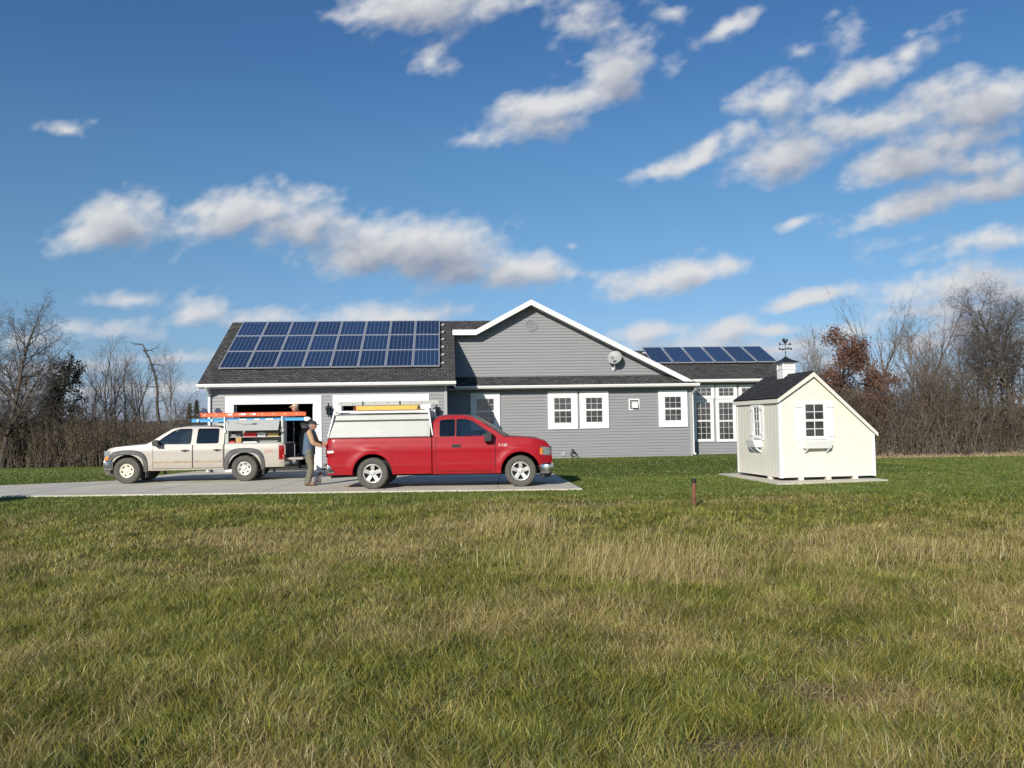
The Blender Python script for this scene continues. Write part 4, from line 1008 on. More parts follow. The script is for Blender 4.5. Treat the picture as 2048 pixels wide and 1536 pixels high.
def seatmesh(parent, x, ys, zs, w):
    for y in ys:
        mb = MB(); mb.box(x-.05, x+.45, y-w/2, y+w/2, zs, zs+.16); mb.prism([(x-.16, zs+.1), (x+.02, zs+.1), (x-.10, zs+.66), (x-.22, zs+.66)], 'y', y-w/2, y+w/2); mb.prism([(x-.22, zs+.70), (x-.12, zs+.70), (x-.15, zs+.88), (x-.23, zs+.88)], 'y', y-.12, y+.12)
        mb.box(x-.17, x-.155, y-.06, y-.045, zs+.6, zs+.75); mb.build('seat', M['seat'], parent, bevel=.03)

# ------------------------------------------------------------------ red pickup (faces +x)
rp = P(745, 979, 20.5); red = thing('pickup_truck', 'red pickup truck with a pale grey utility cap, facing right before the garage', 'pickup truck', (rp.x, 21.48, .022), 0)
WR = .97
def hwr(x, z, zt):
    w = WR
    if z > .95: w -= .10*(z-.95)**1.2*1.4
    if z < .55: w -= .25*(.55-z)**1.3
    # character crease at z ~ 1.0 and flares round the arches
    w += .012*math.exp(-((z-.98)/.05)**2)
    for cx in (0, 3.67):
        d = math.hypot(x-cx, (z-.39)); w += .028*math.exp(-((d-.52)/.10)**2)
    if x > 3.9: w -= .20*((x-3.9)/.56)**2.2
    if x < -.95: w -= .05*((-.95-x)/.18)**2
    if z > zt-.05 and zt < 5: w -= .5*(z-zt+.05)**1.3*1.0
    return w
zb_ = arch(0, .495, .375, lambda x: .36)
bedx = stations(-1.13, 1.465, [(0, .495)])
loft_body('truck_bed', bedx, zb_, lambda x: 1.262, hwr, M['redpaint'], red, crown=.0)
zb2 = arch(3.67, .485, .385, interp([(1.5, .345), (3.3, .345), (4.15, .40), (4.16, .56), (4.46, .58)]))
hood = interp([(1.49, 1.265), (2.9, 1.262), (3.15, 1.255), (3.31, 1.24), (3.6, 1.225), (3.9, 1.20), (4.1, 1.17), (4.25, 1.13), (4.34, 1.085), (4.41, 1.01), (4.455, .88), (4.47, .70)])
loft_body('body', stations(1.49, 4.47, [(3.67, .485)])+[], zb2, hood, hwr, M['redpaint'], red, crown=.03)
# tailgate face details
mb = MB(); mb.box(-1.145, -1.125, -.80, .80, .62, 1.22); mb.build('tailgate', M['redpaint'], red, bevel=.02)
# chassis and wheel wells
mb = MB(); mb.box(-1.05, 3.05, -.80, .80, .42, .70); mb.box(.6, 3.0, -.55, .55, .30, .44); mb.box(-1.0, 4.3, -.62, .62, .50, .9)
mb.box(3.0, 4.2, -.60, .60, .30, .75); mb.tube([(-1.15, -.45, .30), (-.4, -.5, .33), (.6, -.5, .35)], .045, 8); mb.tube([(0, -.8, .38), (0, .8, .38)], .07, 8); mb.tube([(3.67, -.8, .38), (3.67, .8, .38)], .06, 8)
mb.build('chassis', M['dark'], red)
mb = MB(); mb.tube([(-1.16, -.42, .27), (-.9, -.44, .30), (-.5, -.45, .36)], .032, 10); mb.build('exhaust_pipe', M['chrome'], red, smooth=True)
# wheel arch liners
for cx in (0, 3.67):
    for s_ in (-1, 1):
        mb = MB(); mb.lathe([(.50, s_*.955), (.50, s_*.62), (0, s_*.62)], (cx, 0, .385), 'y', 40)
        mb.v = [(x, y, max(z, .40)) for x, y, z in mb.v]; mb.build('arch_liner', M['dark'], red)
for cx in (0, 3.67):
    for s_ in (-1, 1): wheel(red, cx, s_*.85, .385, .238, s_, 5, M['wheelalloy'], 0, .25)
# panel seams and doors
door_out = [(1.58, .40), (1.58, 1.26), (2.9, 1.26), (3.05, 1.20), (3.05, .62), (3.02, .42), (2.98, .40)]
for s_ in (-1, 1):
    mb = MB(); xs_ = np.linspace(1.585, 3.045, 22); zs_ = np.linspace(.405, 1.235, 14); g_ = [[(x, s_*(hwr(x, z, 9)+.006), z) for z in zs_] for x in xs_]
    n_ = len(zs_); mb.add([p for r in g_ for p in r], [(i*n_+k, i*n_+k+1, (i+1)*n_+k+1, (i+1)*n_+k) for i in range(len(xs_)-1) for k in range(n_-1)])
    dr_ = mb.build('door', M['redpaint'], red, smooth=True)
    mb = MB(); loop = [(1.578, .40), (1.578, 1.25)], [(3.052, 1.22), (3.052, .42)], [(1.578, .398), (3.04, .398)]
    for l_ in loop:
        side_strip(mb, [(l_[0][0]+(l_[1][0]-l_[0][0])*t, l_[0][1]+(l_[1][1]-l_[0][1])*t) for t in np.linspace(0, 1, 10)], hwr, .014, .004, s_)
    mb.build('door_seam', M['dark'], dr_)
    mb = MB(); mb.box(1.98, 2.19, s_*(WR+.012)-.004, s_*(WR+.012)+.004, .99, 1.075); y_ = s_*(WR+.03); mb.box(2.0, 2.17, min(y_, y_-s_*.02), max(y_, y_-s_*.02), 1.035, 1.065)
    mb.build('door_handle', M['black'], dr_, bevel=.01)
    mb = MB(); side_strip(mb, [(x, .60) for x in np.linspace(-.98, -.56, 5)], hwr, .016, .002, s_); side_strip(mb, [(x, .60) for x in np.linspace(.56, 1.46, 8)], hwr, .016, .002, s_); side_strip(mb, [(x, .60) for x in np.linspace(1.6, 3.04, 12)], hwr, .016, .008, s_)
    mb.build('crease_shadow', mat('red_shadowline', (.30, .008, .014), .4), red)  # darker red ribbon paints the shade line of a body crease
# cab
belt = 1.25
outl = [(1.50, belt-.03), (1.50, 1.45), (1.515, 1.62), (1.56, 1.71), (1.66, 1.765), (2.0, 1.775), (2.30, 1.77), (2.46, 1.745), (2.62, 1.67), (2.95, 1.46), (3.28, 1.245), (3.26, belt-.03)]
win1 = roundpoly([(1.67, 1.27), (1.67, 1.68), (2.05, 1.70), (2.05, 1.27)], .06)
win2 = roundpoly([(2.085, 1.21), (2.085, 1.70), (2.33, 1.695), (2.50, 1.64), (2.80, 1.43), (2.98, 1.305), (2.95, 1.27), (2.5, 1.215)], .05)
yfr = greenhouse(red, outl, [win1, win2], belt, .925, .30, M['redpaint'], [(1.50, 1.60, .02), (1.53, 1.69, .035), (1.62, 1.755, .045), (1.8, 1.775, .05), (2.1, 1.782, .05), (2.35, 1.77, .045), (2.50, 1.735, .04)], [M['glassdark'], M['glass']], 0, 0, 0, 0)
mb = MB(); rings = []
for t in np.linspace(0, 1, 6):
    x = 2.50+(3.30-2.50)*t; z = 1.725+(1.235-1.725)*t; w = yfr(x, z)-.03; rings.append([(x+.10*(1-(abs(k))**2)+0, w*k, z+.04*(1-abs(k)**2)) for k in np.linspace(-1, 1, 11)])
mb.add([p for r in rings for p in r], [(i*11+k, i*11+k+1, (i+1)*11+k+1, (i+1)*11+k) for i in range(5) for k in range(10)]); mb.build('windshield', M['glass'], red, smooth=True)
mb = MB(); mb.box(1.50, 1.53, -.82, .82, 1.20, 1.66); mb.build('cab_back', M['redpaint'], red)
mb = MB(); mb.box(1.494, 1.499, -.6, .6, 1.30, 1.58); mb.build('rear_window', M['winglass'], red)
mb = MB(); mb.prism([(2.75, 1.2), (3.25, 1.2), (3.3, 1.24), (2.95, 1.33), (2.72, 1.3)], 'y', -.80, .80); mb.build('dashboard', M['seat'], red, bevel=.02)
seatmesh(red, 1.95, (-.42, .42), .80, .52)
mb = MB(); mb.tube([(2.62+.05*math.sin(q), .40+.18*math.cos(q), 1.22+.17*math.sin(q)) for q in np.linspace(0, 2*math.pi, 20)], .014, 6, cap=False); mb.build('steering_wheel', M['black'], red, smooth=True)
for s_ in (-1, 1):
    mb = MB(); mb.prism([(2.78, 1.12), (2.97, 1.13), (2.99, 1.34), (2.90, 1.36), (2.80, 1.33)], 'y', min(s_*.98, s_*1.17), max(s_*.98, s_*1.17)); mb.beam((2.93, s_*.90, 1.23), (2.90, s_*1.05, 1.22), .05, .08); mb.build('side_mirror', M['black'], red, bevel=.03)
# wipers / cowl
mb = MB(); mb.prism([(3.22, 1.24), (3.42, 1.235), (3.40, 1.25), (3.25, 1.275)], 'y', -.84, .84); mb.tube([(3.35, -.6, 1.27), (3.20, -.1, 1.33)], .010, 5); mb.tube([(3.35, .1, 1.27), (3.20, .55, 1.33)], .010, 5); mb.build('cowl', M['black'], red)
# hood seam
for s_ in (-1, 1): mb = MB(); mb.tube([(x, s_*(hwr(x, 1.1, 9)-.045), hood(x)+.0035) for x in np.linspace(3.25, 4.22, 14)], .006, 4); mb.build('hood_seam', M['dark'], red)
# front: grille, headlights, bumper
mb = MB(); mb.box(4.43, 4.475, -.50, .50, .70, .98); mb.build('grille', M['chrome'], red, bevel=.02)
for s_ in (-1, 1):
    mb = MB(); xs_ = np.linspace(4.17, 4.43, 8); vs = []
    for x in xs_:
        zt_ = min(.985-(x-4.17)*.10, hood(x)-.02); zb__ = .76+(4.43-x)*.12
        for k in range(5):
            z = zb__+(zt_-zb__)*k/4; vs.append((x, s_*(hwr(x, z, 9)+.008), z))
    mb.add(vs, [(i*5+k, i*5+k+1, (i+1)*5+k+1, (i+1)*5+k) for i in range(7) for k in range(4)])
    vs2 = [(4.45, s_*(hwr(4.43, .85, 9)+.005), .76), (4.45, s_*(hwr(4.43, .85, 9)+.005), .94), (4.49, s_*.50, .95), (4.49, s_*.50, .75)]; mb.add(vs2, [(0, 1, 2, 3)])
    hl = mb.build('headlight', M['lampclear'], red, smooth=True)
    mb = MB(); vs = []
    for x in np.linspace(4.155, 4.225, 3):
        for z in (.80, .85, .90, .945): vs.append((x, s_*(hwr(x, z, 9)+.0115), z-(4.225-x)*.1))
    mb.add(vs, [(i*4+k, i*4+k+1, (i+1)*4+k+1, (i+1)*4+k) for i in range(2) for k in range(3)]); mb.build('turn_signal', M['lampamber'], hl)
def bumper(name, x0, x1, z0, z1, wf, mt_, fwd=1, parent=red, wrap=.30, W=.95):
    """wrap-round bumper seen from the side"""
    mb = MB(); ring = []; ys = list(np.linspace(-1, 1, 25))
    for k in ys:
        a = abs(k); xo = x1-fwd*.13*a**3
        ring.append([(xo-fwd*.05, k*W, z0), (xo-fwd*.01, k*W*1.0, z0+.05), (xo, k*W, (z0+z1)/2), (xo-fwd*.01, k*W, z1-.04), (xo-fwd*.05, k*W*.99, z1)])
    n = 5; mb.add([p for r in ring for p in r], [(i*n+k, i*n+k+1, (i+1)*n+k+1, (i+1)*n+k) for i in range(24) for k in range(4)])
    for s_ in (-1, 1):
        e = ring[0] if s_ < 0 else ring[-1]; vs = list(e)+[(x0, p[1]*1.0+s_*.012, p[2]+.0) for p in e]
        mb.add(vs, [(k, k+1, k+6, k+5) for k in range(4)])
    o = mb.build(name, mt_, parent, smooth=True, ang=60); s = o.modifiers.new('solid', 'SOLIDIFY'); s.thickness = .012; return o
bumper('front_bumper', 4.16, 4.53, .32, .565, 1, M['chrome'])
mb = MB(); mb.prism([(4.20, .20), (4.42, .20), (4.46, .32), (4.18, .32)], 'y', -.7, .7); mb.build('air_dam', M['black'], red)
bumper('rear_bumper', -.95, -1.27, .40, .62, 1, M['chrome'], fwd=-1)
mb = MB(); mb.box(-1.24, -1.13, -.85, .85, .585, .62); mb.build('bumper_step', M['black'], red)
for s_ in (-1, 1):
    def lens(z0, z1, mt_, nm, par, o_=.008):
        mb = MB(); vs = []
        for x in np.linspace(-1.135, -.955, 5):
            for k in range(5): z = z0+(z1-z0)*k/4; vs.append((x+.0, s_*(hwr(x, z, 9)+o_), z+(x+1.135)*.05))
        mb.add(vs, [(i*5+k, i*5+k+1, (i+1)*5+k+1, (i+1)*5+k) for i in range(4) for k in range(4)])
        mb.box(-1.15, -1.13, min(s_*.80, s_*.955), max(s_*.80, s_*.955), z0, z1); return mb.build(nm, mt_, par, smooth=True)
    tl = lens(.80, 1.12, M['lampred'], 'tail_light', red); lens(.90, .955, M['whitebox'], 'reverse_light', tl, .012)
text_obj('badge', 'F-150', .095, M['vinyl'], red, Matrix.Translation((3.24, -(hwr(3.24, 1.03, 9)+.006), 1.035)) @ SIDE_R, .003)
# utility cap
capo = [(-1.105, 1.266), (1.44, 1.266), (1.455, 1.87), (-.965, 1.87)]
wc = lambda z: .93-.17*max(0, z-1.27)/.6
mb = MB()
def capring(x, z0, z1): return [(x, -wc(z0), z0), (x, -wc(z1), z1), (x, -wc(z1)*.55, z1+.035), (x, 0, z1+.05), (x, wc(z1)*.55, z1+.035), (x, wc(z1), z1), (x, wc(z0), z0)]
r0_ = capring(0, 1.264, 1.835); xa = [(-1.105, -.975)]; a = [(-1.105+.13*(z-1.264)/.6, y, z) for _, y, z in r0_]; b2 = [(1.43+.01*(z-1.264)/.6, y, z) for _, y, z in r0_]
mb.add(a+b2, [(k, k+1, k+8, k+7) for k in range(6)]+[(6, 0, 7, 13), (6, 5, 4, 3, 2, 1, 0), (7, 8, 9, 10, 11, 12, 13)]); cap = mb.build('utility_cap', M['alupaint'], red, bevel=.012)
for s_ in (-1, 1):
    mb = MB(); vs = [(x, s_*(wc(z)+.012), z) for z in (1.29, 1.665) for x in (-1.055+.13*(z-1.264)/.6, 1.38)]; mb.add(vs, [(0, 1, 3, 2)]); o = mb.build('cap_side_door', M['alupaint'], cap); md = o.modifiers.new('s', 'SOLIDIFY'); md.thickness = .02
    mb = MB(); mb.beam((-1.0, s_*(wc(1.70)+.018), 1.70), (1.42, s_*(wc(1.70)+.018), 1.70), .03, .035); mb.build('drip_rail', M['flare'], cap)
    mb = MB(); mb.beam((-1.10, s_*(wc(1.272)+.006), 1.272), (1.44, s_*(wc(1.272)+.006), 1.272), .012, .018); mb.build('cap_seal', M['rubber'], cap)
mb = MB(); mb.box(.09, .24, -wc(1.37)-.019, -wc(1.37)-.012, 1.33, 1.425); st = mb.build('sticker', M['whitebox'], cap)
text_obj('lettering', 'CS', .085, M['darktxt'], cap, Matrix.Translation((.165, -wc(1.37)-.0205, 1.377)) @ SIDE_R, .0008)
# ladder rack: posts, cross bars, side rails
rk = None
for x, lean in ((-.97, -.06), (1.40, .045)):
    for s_ in (-1, 1):
        mb = MB(); mb.beam((x+lean*2.2, s_*.93, 1.30), (x+lean*.9, s_*.86, 1.66), .045, .03, (1, 0, 0)); mb.beam((x+lean*1.2, s_*.875, 1.55), (x-lean*.3, s_*.80, 1.98), .06, .04, (1, 0, 0)); mb.build('rack_post', M['trim'], red, bevel=.008)
for x in (-.94, 1.36):
    mb = MB(); mb.beam((x, -.84, 1.915), (x, .84, 1.915), .05, .05); mb.build('rack_crossbar', M['trim'], red, bevel=.006)
mb = MB(); mb.beam((-.95, -.78, 1.925), (1.38, -.78, 1.925), .04, .045); mb.build('rack_rail', M['trim'], red, bevel=.006)
mb = MB(); mb.beam((-.95, .78, 1.925), (1.38, .78, 1.925), .04, .045); mb.build('rack_rail', M['trim'], red, bevel=.006)
def ladder(name, label, base, x0, x1, y, z, wid, rail_h, mt_, rungmt, upright=True, n=9, rails=(0,), feet=None, labels=None):
    t = thing(name, label, 'ladder'); t.matrix_world = base
    for k, (ya, za, xa_, xb_) in enumerate(rails):
        mb = MB(); 
        w_ = .03
        mb.prism([(ya-w_/2, za-rail_h/2), (ya+w_/2, za-rail_h/2), (ya+w_/2, za-rail_h/2+.008), (ya-w_/2+.007, za-rail_h/2+.008), (ya-w_/2+.007, za+rail_h/2-.008), (ya+w_/2, za+rail_h/2-.008), (ya+w_/2, za+rail_h/2), (ya-w_/2, za+rail_h/2)], 'x', xa_, xb_)
        mb.build('side_rail', mt_, t)
    return t
WB = Matrix.Translation((rp.x, 21.48, .022))
# aluminium ladder lying on edge on the rack
t = ladder('ladder', 'long aluminium ladder with rivets standing on edge on the red pickup rack', WB, 0, 0, 0, 0, 0, .09, M['alupaint'], None, rails=[(-.66, 2.125, -.90, 1.60), (-.25, 2.15, -.90, 1.60)])
for k in range(9):
    x = -.82+k*.29; mb = MB(); mb.tube([(x, -.65, 2.125), (x, -.25, 2.15)], .016, 8); mb.build('rung', M['alu'], t, smooth=True)
mb = MB()
for k in range(9):
    x = -.82+k*.29; mb.lathe([(0, -.012), (.012, -.010), (.012, 0)], (x, -.675, 2.145 if k != 1 and k != 8 else 2.11), 'y', 8)
mb.build('rivets', M['flare'], t)
for x in (-.28, .66):
    mb = MB(); mb.beam((x, -.685, 2.04), (x, -.685, 2.19), .012, .03, (1, 0, 0)); mb.beam((x, -.685, 2.04), (x, -.685, 1.94), .03, .03, (1, 0, 0)); mb.build('strap', M['black'], t)
# upright brackets carrying the ladder
for x in (-.93, 1.37):
    mb = MB(); mb.beam((x, -.70, 1.90), (x, -.70, 2.06), .05, .04); mb.beam((x, -.25, 1.9), (x, -.25, 2.12), .05, .04); mb.build('rack_upright', M['trim'], red)
t = ladder('ladder', 'yellow fibreglass stepladder lying folded on the red pickup rack under the aluminium ladder', WB, 0, 0, 0, 0, 0, .062, M['yellowfg'], None, rails=[(-.74, 2.035, -.44, 1.12), (-.735, 1.972, -.46, 1.13), (-.25, 2.035, -.44, 1.12), (-.25, 1.972, -.46, 1.13)])
for k in range(5):
    mb = MB(); mb.beam((-.30+k*.32, -.72, 2.03), (-.30+k*.32, -.26, 2.03), .07, .02); mb.build('step', M['alu'], t)
mb = MB(); mb.box(1.10, 1.17, -.76, -.70, 1.945, 2.045); mb.build('foot', M['black'], t, bevel=.01)
mb = MB(); mb.box(-.50, -.43, -.76, -.70, 1.945, 2.06); mb.build('end_cap', M['furb'], t, bevel=.01)
t = thing('lumber_board', 'weathered wooden plank under the yellow ladder on the red pickup rack', 'plank'); t.matrix_world = WB
mb = MB(); mb.box(-.42, 1.26, -.83, -.42, 1.892+.056, 1.892+.075-.0); t2_ = mb.build('board', M['card'], t)
# ------------------------------------------------------------------ white crew-cab pickup (faces left)
WA = rad(180+5.0); wq = P(489, 962.3, 24.35)
near = Vector((wq.x, wq.y)); fwd = Vector((math.cos(WA), math.sin(WA))); lft = Vector((-math.sin(WA), math.cos(WA)))
WW = .90
wo_ = near-lft*WW
WZ = .022
white = thing('pickup_truck', 'champagne white four-door pickup truck with open cap side door, facing left on the drive', 'pickup truck', (wo_.x, wo_.y, WZ), WA)
WWB = Matrix.Translation((wo_.x, wo_.y, WZ)) @ Matrix.Rotation(WA, 4, 'Z')
def wl(u, v, y=WW):
    """local (x,z) of a pixel on the near side"""
    r = ray(u, v); o = CAM-Vector((wo_.x, wo_.y, WZ)); l3 = Vector((lft.x, lft.y, 0)); t = (y-o.dot(l3))/r.dot(l3); p = o+r*t; return p.x*fwd.x+p.y*fwd.y, p.z
FX = wl(253.8, 940)[0]; print('white wheelbase', FX, 'roof', wl(400, 853.8, .7), 'front', wl(204, 930), 'rear', wl(565, 930), 'belt', wl(380, 890), 'bedtop', wl(520, 888), 'hood', wl(302, 886.6), wl(215, 896), 'wheel r', wl(254, 943.6))
def hww(x, z, zt):
    w = WW
    if z > .92: w -= .09*(z-.92)**1.2*1.5
    if z < .55: w -= .22*(.55-z)**1.3
    w += .010*math.exp(-((z-.93)/.05)**2)
    if x > FX+.25: w -= .16*((x-FX-.25)/.55)**2.0
    if x < -.98: w -= .05*((-.98-x)/.18)**2
    if z > zt-.05 and zt < 5: w -= .5*(z-zt+.05)**1.3
    return w
RW = .375
zb_ = arch(0, .47, .37, lambda x: .40)
loft_body('truck_bed', stations(-1.14, .575, [(0, .47)]), zb_, lambda x: 1.10, hww, M['whitepaint'], white, crown=0)
zb2 = arch(FX, .47, .37, interp([(.6, .36), (FX-.5, .36), (FX+.45, .45), (FX+.46, .62), (FX+.7, .66)]))
hdw = interp([(.6, 1.105), (2.3, 1.11), (2.6, 1.125), (2.78, 1.13), (3.0, 1.115), (3.4, 1.085), (3.7, 1.055), (3.95, 1.01), (FX+.56, .985), (FX+.63, .93), (FX+.66, .84), (FX+.68, .70)])
loft_body('body', stations(.60, FX+.68, [(FX, .47)]), zb2, hdw, hww, M['whitepaint'], white, crown=.035)
mb = MB(); mb.box(-1.0, 3.0, -.74, .74, .45, .72); mb.box(-.95, FX+.55, -.55, .55, .34, .9); mb.tube([(0, -.75, .37), (0, .75, .37)], .07, 8); mb.tube([(FX, -.75, .37), (FX, .75, .37)], .06, 8); mb.build('chassis', M['dark'], white)
mb = MB(); mb.box(-1.152, -1.143, -.72, .72, .66, 1.09); mb.build('bed_shade_panel', M['dark'], white)  # dark panel on the closed rear end paints the shade of an open bed
for cx in (0, FX):
    for s_ in (-1, 1):
        mb = MB(); mb.lathe([(.475, s_*.885), (.475, s_*.58), (0, s_*.58)], (cx, 0, .37), 'y', 40); mb.v = [(x, y, max(z, .42)) for x, y, z in mb.v]; mb.build('arch_liner', M['dark'], white)
        wheel(white, cx, s_*.80, RW, .205, s_, 6, M['wheelcream'] if cx else M['wheelalloy'], 1, .25)
        # flare
        mb = MB(); n_ = 26; outr = []; inn = []
        for k in range(n_+1):
            t = math.pi*(k/n_)*1.16-.25
            if t > math.pi+.15: continue
            c, q = math.cos(t), math.sin(t)
            sx_ = 1.0
            ro = .60 if .0 < t < math.pi else .585
            ex = abs(c)**.7*(1 if c > 0 else -1); ez = max(q, 0)**.62 if q > 0 else q
            outr.append((cx+ex*.60, .385+ez*.60)); inn.append((cx+ex*.475, .385+ez*.465))
        o_ = .035; vs = []
        for (a, b_) in zip(outr, inn):
            a = (a[0], max(a[1], .34)); b_ = (b_[0], max(b_[1], .34))
            ya = hww(a[0], a[1], 9); yb = hww(b_[0], b_[1], 9)
            vs += [(a[0], s_*(ya-.01), a[1]), (a[0]*.8+b_[0]*.2, s_*(ya+o_*.8), a[1]*.8+b_[1]*.2), (b_[0], s_*(yb+o_), b_[1]), (b_[0], s_*(yb-.06), b_[1])]
        m_ = len(outr); mb.add(vs, [(i*4+k, i*4+k+1, (i+1)*4+k+1, (i+1)*4+k) for i in range(m_-1) for k in range(3)])
        mb.build('fender_flare', M['flare'], white, smooth=True, ang=50)
        mb = MB(); x0 = cx-.52; mb.box(x0-.02, x0+.0, min(s_*.66, s_*.90), max(s_*.66, s_*.90), .17, .55); mb.build('mud_flap', M['flare'], white, bevel=.005)
# doors and seams
def wdoor(x0, x1, s_, hx, zbot=.42):
    mb = MB(); xs_ = np.linspace(x0, x1, 16); zs_ = np.linspace(zbot, 1.085, 12); g_ = [[(x, s_*(hww(x, z, 9)+.006), z) for z in zs_] for x in xs_]; n_ = 12
    mb.add([p for r in g_ for p in r], [(i*n_+k, i*n_+k+1, (i+1)*n_+k+1, (i+1)*n_+k) for i in range(15) for k in range(11)]); d_ = mb.build('door', M['whitepaint'], white, smooth=True)
    mb = MB()
    for (p, q) in (((x0-.007, zbot), (x0-.007, 1.09)), ((x1+.007, zbot), (x1+.007, 1.09)), ((x0-.007, zbot-.005), (x1+.007, zbot-.005))):
        side_strip(mb, [(p[0]+(q[0]-p[0])*t, p[1]+(q[1]-p[1])*t) for t in np.linspace(0, 1, 9)], hww, .013, .004, s_)
    mb.build('door_seam', M['dark'], d_)
    y_ = s_*(WW+.012); mb = MB(); mb.prism([(hx-.11, .925), (hx, .965), (hx+.11, .925), (hx, .885)], 'y', min(y_, y_+s_*.01), max(y_, y_+s_*.01)); mb.box(hx-.11, hx+.10, min(y_+s_*.01, y_+s_*.035), max(y_+s_*.01, y_+s_*.035), .92, .95); mb.build('door_handle', M['black'], d_, bevel=.008)
    mb = MB(); side_strip(mb, [(x, .60) for x in np.linspace(x0+.02, x1-.02, 9)], hww, .05, .010, s_); mb.build('rub_strip', mat('dusty_strip', (.36, .27, .19), .8, var=.3), d_)
for s_ in (-1, 1):
    wdoor(1.50, 2.60, s_, 1.70); wdoor(.62, 1.47, s_, .78)
belt = 1.11
outl = [(.60, belt-.02), (.605, 1.35), (.62, 1.50), (.67, 1.57), (.80, 1.605), (1.2, 1.62), (1.7, 1.62), (1.95, 1.605), (2.10, 1.57), (2.32, 1.44), (2.62, 1.24), (2.80, 1.13), (2.78, belt-.02)]
w1 = roundpoly([(.76, 1.13), (.76, 1.555), (1.36, 1.56), (1.39, 1.13)], .05); w2 = roundpoly([(1.55, 1.12), (1.53, 1.56), (1.88, 1.56), (2.05, 1.51), (2.32, 1.33), (2.50, 1.19), (2.47, 1.13)], .05)
yfw = greenhouse(white, outl, [w1, w2], belt, .865, .30, M['whitepaint'], [(.61, 1.48, .02), (.64, 1.55, .035), (.75, 1.59, .04), (1.0, 1.612, .045), (1.5, 1.622, .045), (1.85, 1.61, .04), (2.05, 1.575, .035)], [M['glassdark'], M['glass']], 0, 0, 0, 0)
mb = MB(); rings = []
for t in np.linspace(0, 1, 6):
    x = 2.05+.76*t; z = 1.57-.45*t; w = yfw(x, z)-.03; rings.append([(x+.08*(1-k*k), w*k, z+.035*(1-k*k)) for k in np.linspace(-1, 1, 11)])
mb.add([p for r in rings for p in r], [(i*11+k, i*11+k+1, (i+1)*11+k+1, (i+1)*11+k) for i in range(5) for k in range(10)]); mb.build('windshield', M['glass'], white, smooth=True)
mb = MB(); mb.box(.605, .63, -.76, .76, 1.05, 1.52); mb.build('cab_back', M['whitepaint'], white)
mb = MB(); mb.box(.598, .603, -.5, .5, 1.18, 1.46); mb.build('rear_window', M['winglass'], white)
mb = MB(); mb.prism([(2.3, 1.05), (2.75, 1.05), (2.78, 1.12), (2.45, 1.18), (2.26, 1.15)], 'y', -.74, .74); mb.build('dashboard', M['seat'], white, bevel=.02)
seatmesh(white, 1.65, (-.38, .38), .68, .48); seatmesh(white, .95, (-.38, .38), .68, .6)
mb = MB(); mb.tube([(2.18+.05*math.sin(q), .36+.17*math.cos(q), 1.08+.16*math.sin(q)) for q in np.linspace(0, 2*math.pi, 20)], .014, 6, cap=False); mb.build('steering_wheel', M['black'], white, smooth=True)
for s_ in (-1, 1):
    mb = MB(); mb.prism([(2.36, 1.06), (2.56, 1.08), (2.60, 1.20), (2.50, 1.26), (2.40, 1.24)], 'y', min(s_*.93, s_*1.10), max(s_*.93, s_*1.10)); mb.beam((2.44, s_*.85, 1.13), (2.48, s_*1.0, 1.13), .07, .08); mb.build('side_mirror', M['black'], white, bevel=.025)
# nose: grille, headlights, bumper
mb = MB(); mb.box(FX+.66, FX+.705, -.48, .48, .70, .93); mb.build('grille', M['flare'], white, bevel=.02)
mb = MB(); mb.box(FX+.70, FX+.72, -.48, .48, .79, .84); mb.build('grille_bar', M['whitepaint'], white)
for s_ in (-1, 1):
    def lensw(x0, x1, z0, z1, mt_, nm, par, o_=.008):
        mb = MB(); vs = []
        for x in np.linspace(x0, x1, 5):
            for k in range(5): z = z0+(z1-z0)*k/4; vs.append((x, s_*(hww(x, z, 9)+o_), z))
        mb.add(vs, [(i*5+k, i*5+k+1, (i+1)*5+k+1, (i+1)*5+k) for i in range(4) for k in range(4)])
        if x1 > 3: mb.add([(x1, s_*(hww(x1, z0, 9)+o_), z0), (x1, s_*(hww(x1, z1, 9)+o_), z1), (x1+.05, s_*.46, z1), (x1+.05, s_*.46, z0)], [(0, 1, 2, 3)])
        return mb.build(nm, mt_, par, smooth=True)
    hl = lensw(FX+.50, FX+.665, .80, .955, M['lampclear'], 'headlight', white); lensw(FX+.50, FX+.64, .68, .785, M['lampamber'], 'turn_signal', hl)
    tl = lensw(-1.135, -.99, .62, 1.03, M['lampred'], 'tail_light', white)
    mb = MB(); mb.box(-1.155, -1.135, min(s_*.74, s_*.88), max(s_*.74, s_*.88), .62, 1.03); mb.build('tail_light_back', M['lampred'], tl)
bumper('front_bumper', FX+.40, FX+.80, .40, .68, 1, M['chrome'], parent=white, W=.88)
mb = MB(); mb.prism([(FX+.45, .25), (FX+.66, .26), (FX+.72, .40), (FX+.42, .40)], 'y', -.7, .7); mb.build('air_dam', M['flare'], white)
bumper('rear_bumper', -1.0, -1.26, .42, .60, 1, M['chrome'], fwd=-1, parent=white, W=.86)
mb = MB(); mb.beam((-1.0, 0, .40), (-1.42, 0, .40), .06, .06); mb.lathe([(0, 0), (.03, 0), (.03, .04), (.015, .05), (.015, .07), (.028, .09), (.0, .12)], (-1.40, 0, .43), 'z', 10); mb.build('tow_hitch', M['black'], white)
mb = MB(); mb.box(-1.66, -1.15, -.72, .72, .60, .655); mb.box(-1.62, -1.2, -.66, .66, .655, .662); mb.build('tailgate', M['whitepaint'], white, bevel=.015)
text_obj('decal', 'Z71', .12, M['redtxt'], white, Matrix.Translation((-.70, hww(-.7, .86, 9)+.005, .865)) @ SIDE_L() @ Matrix.Scale(1.3, 4, (1, 0, 0)), .0008)
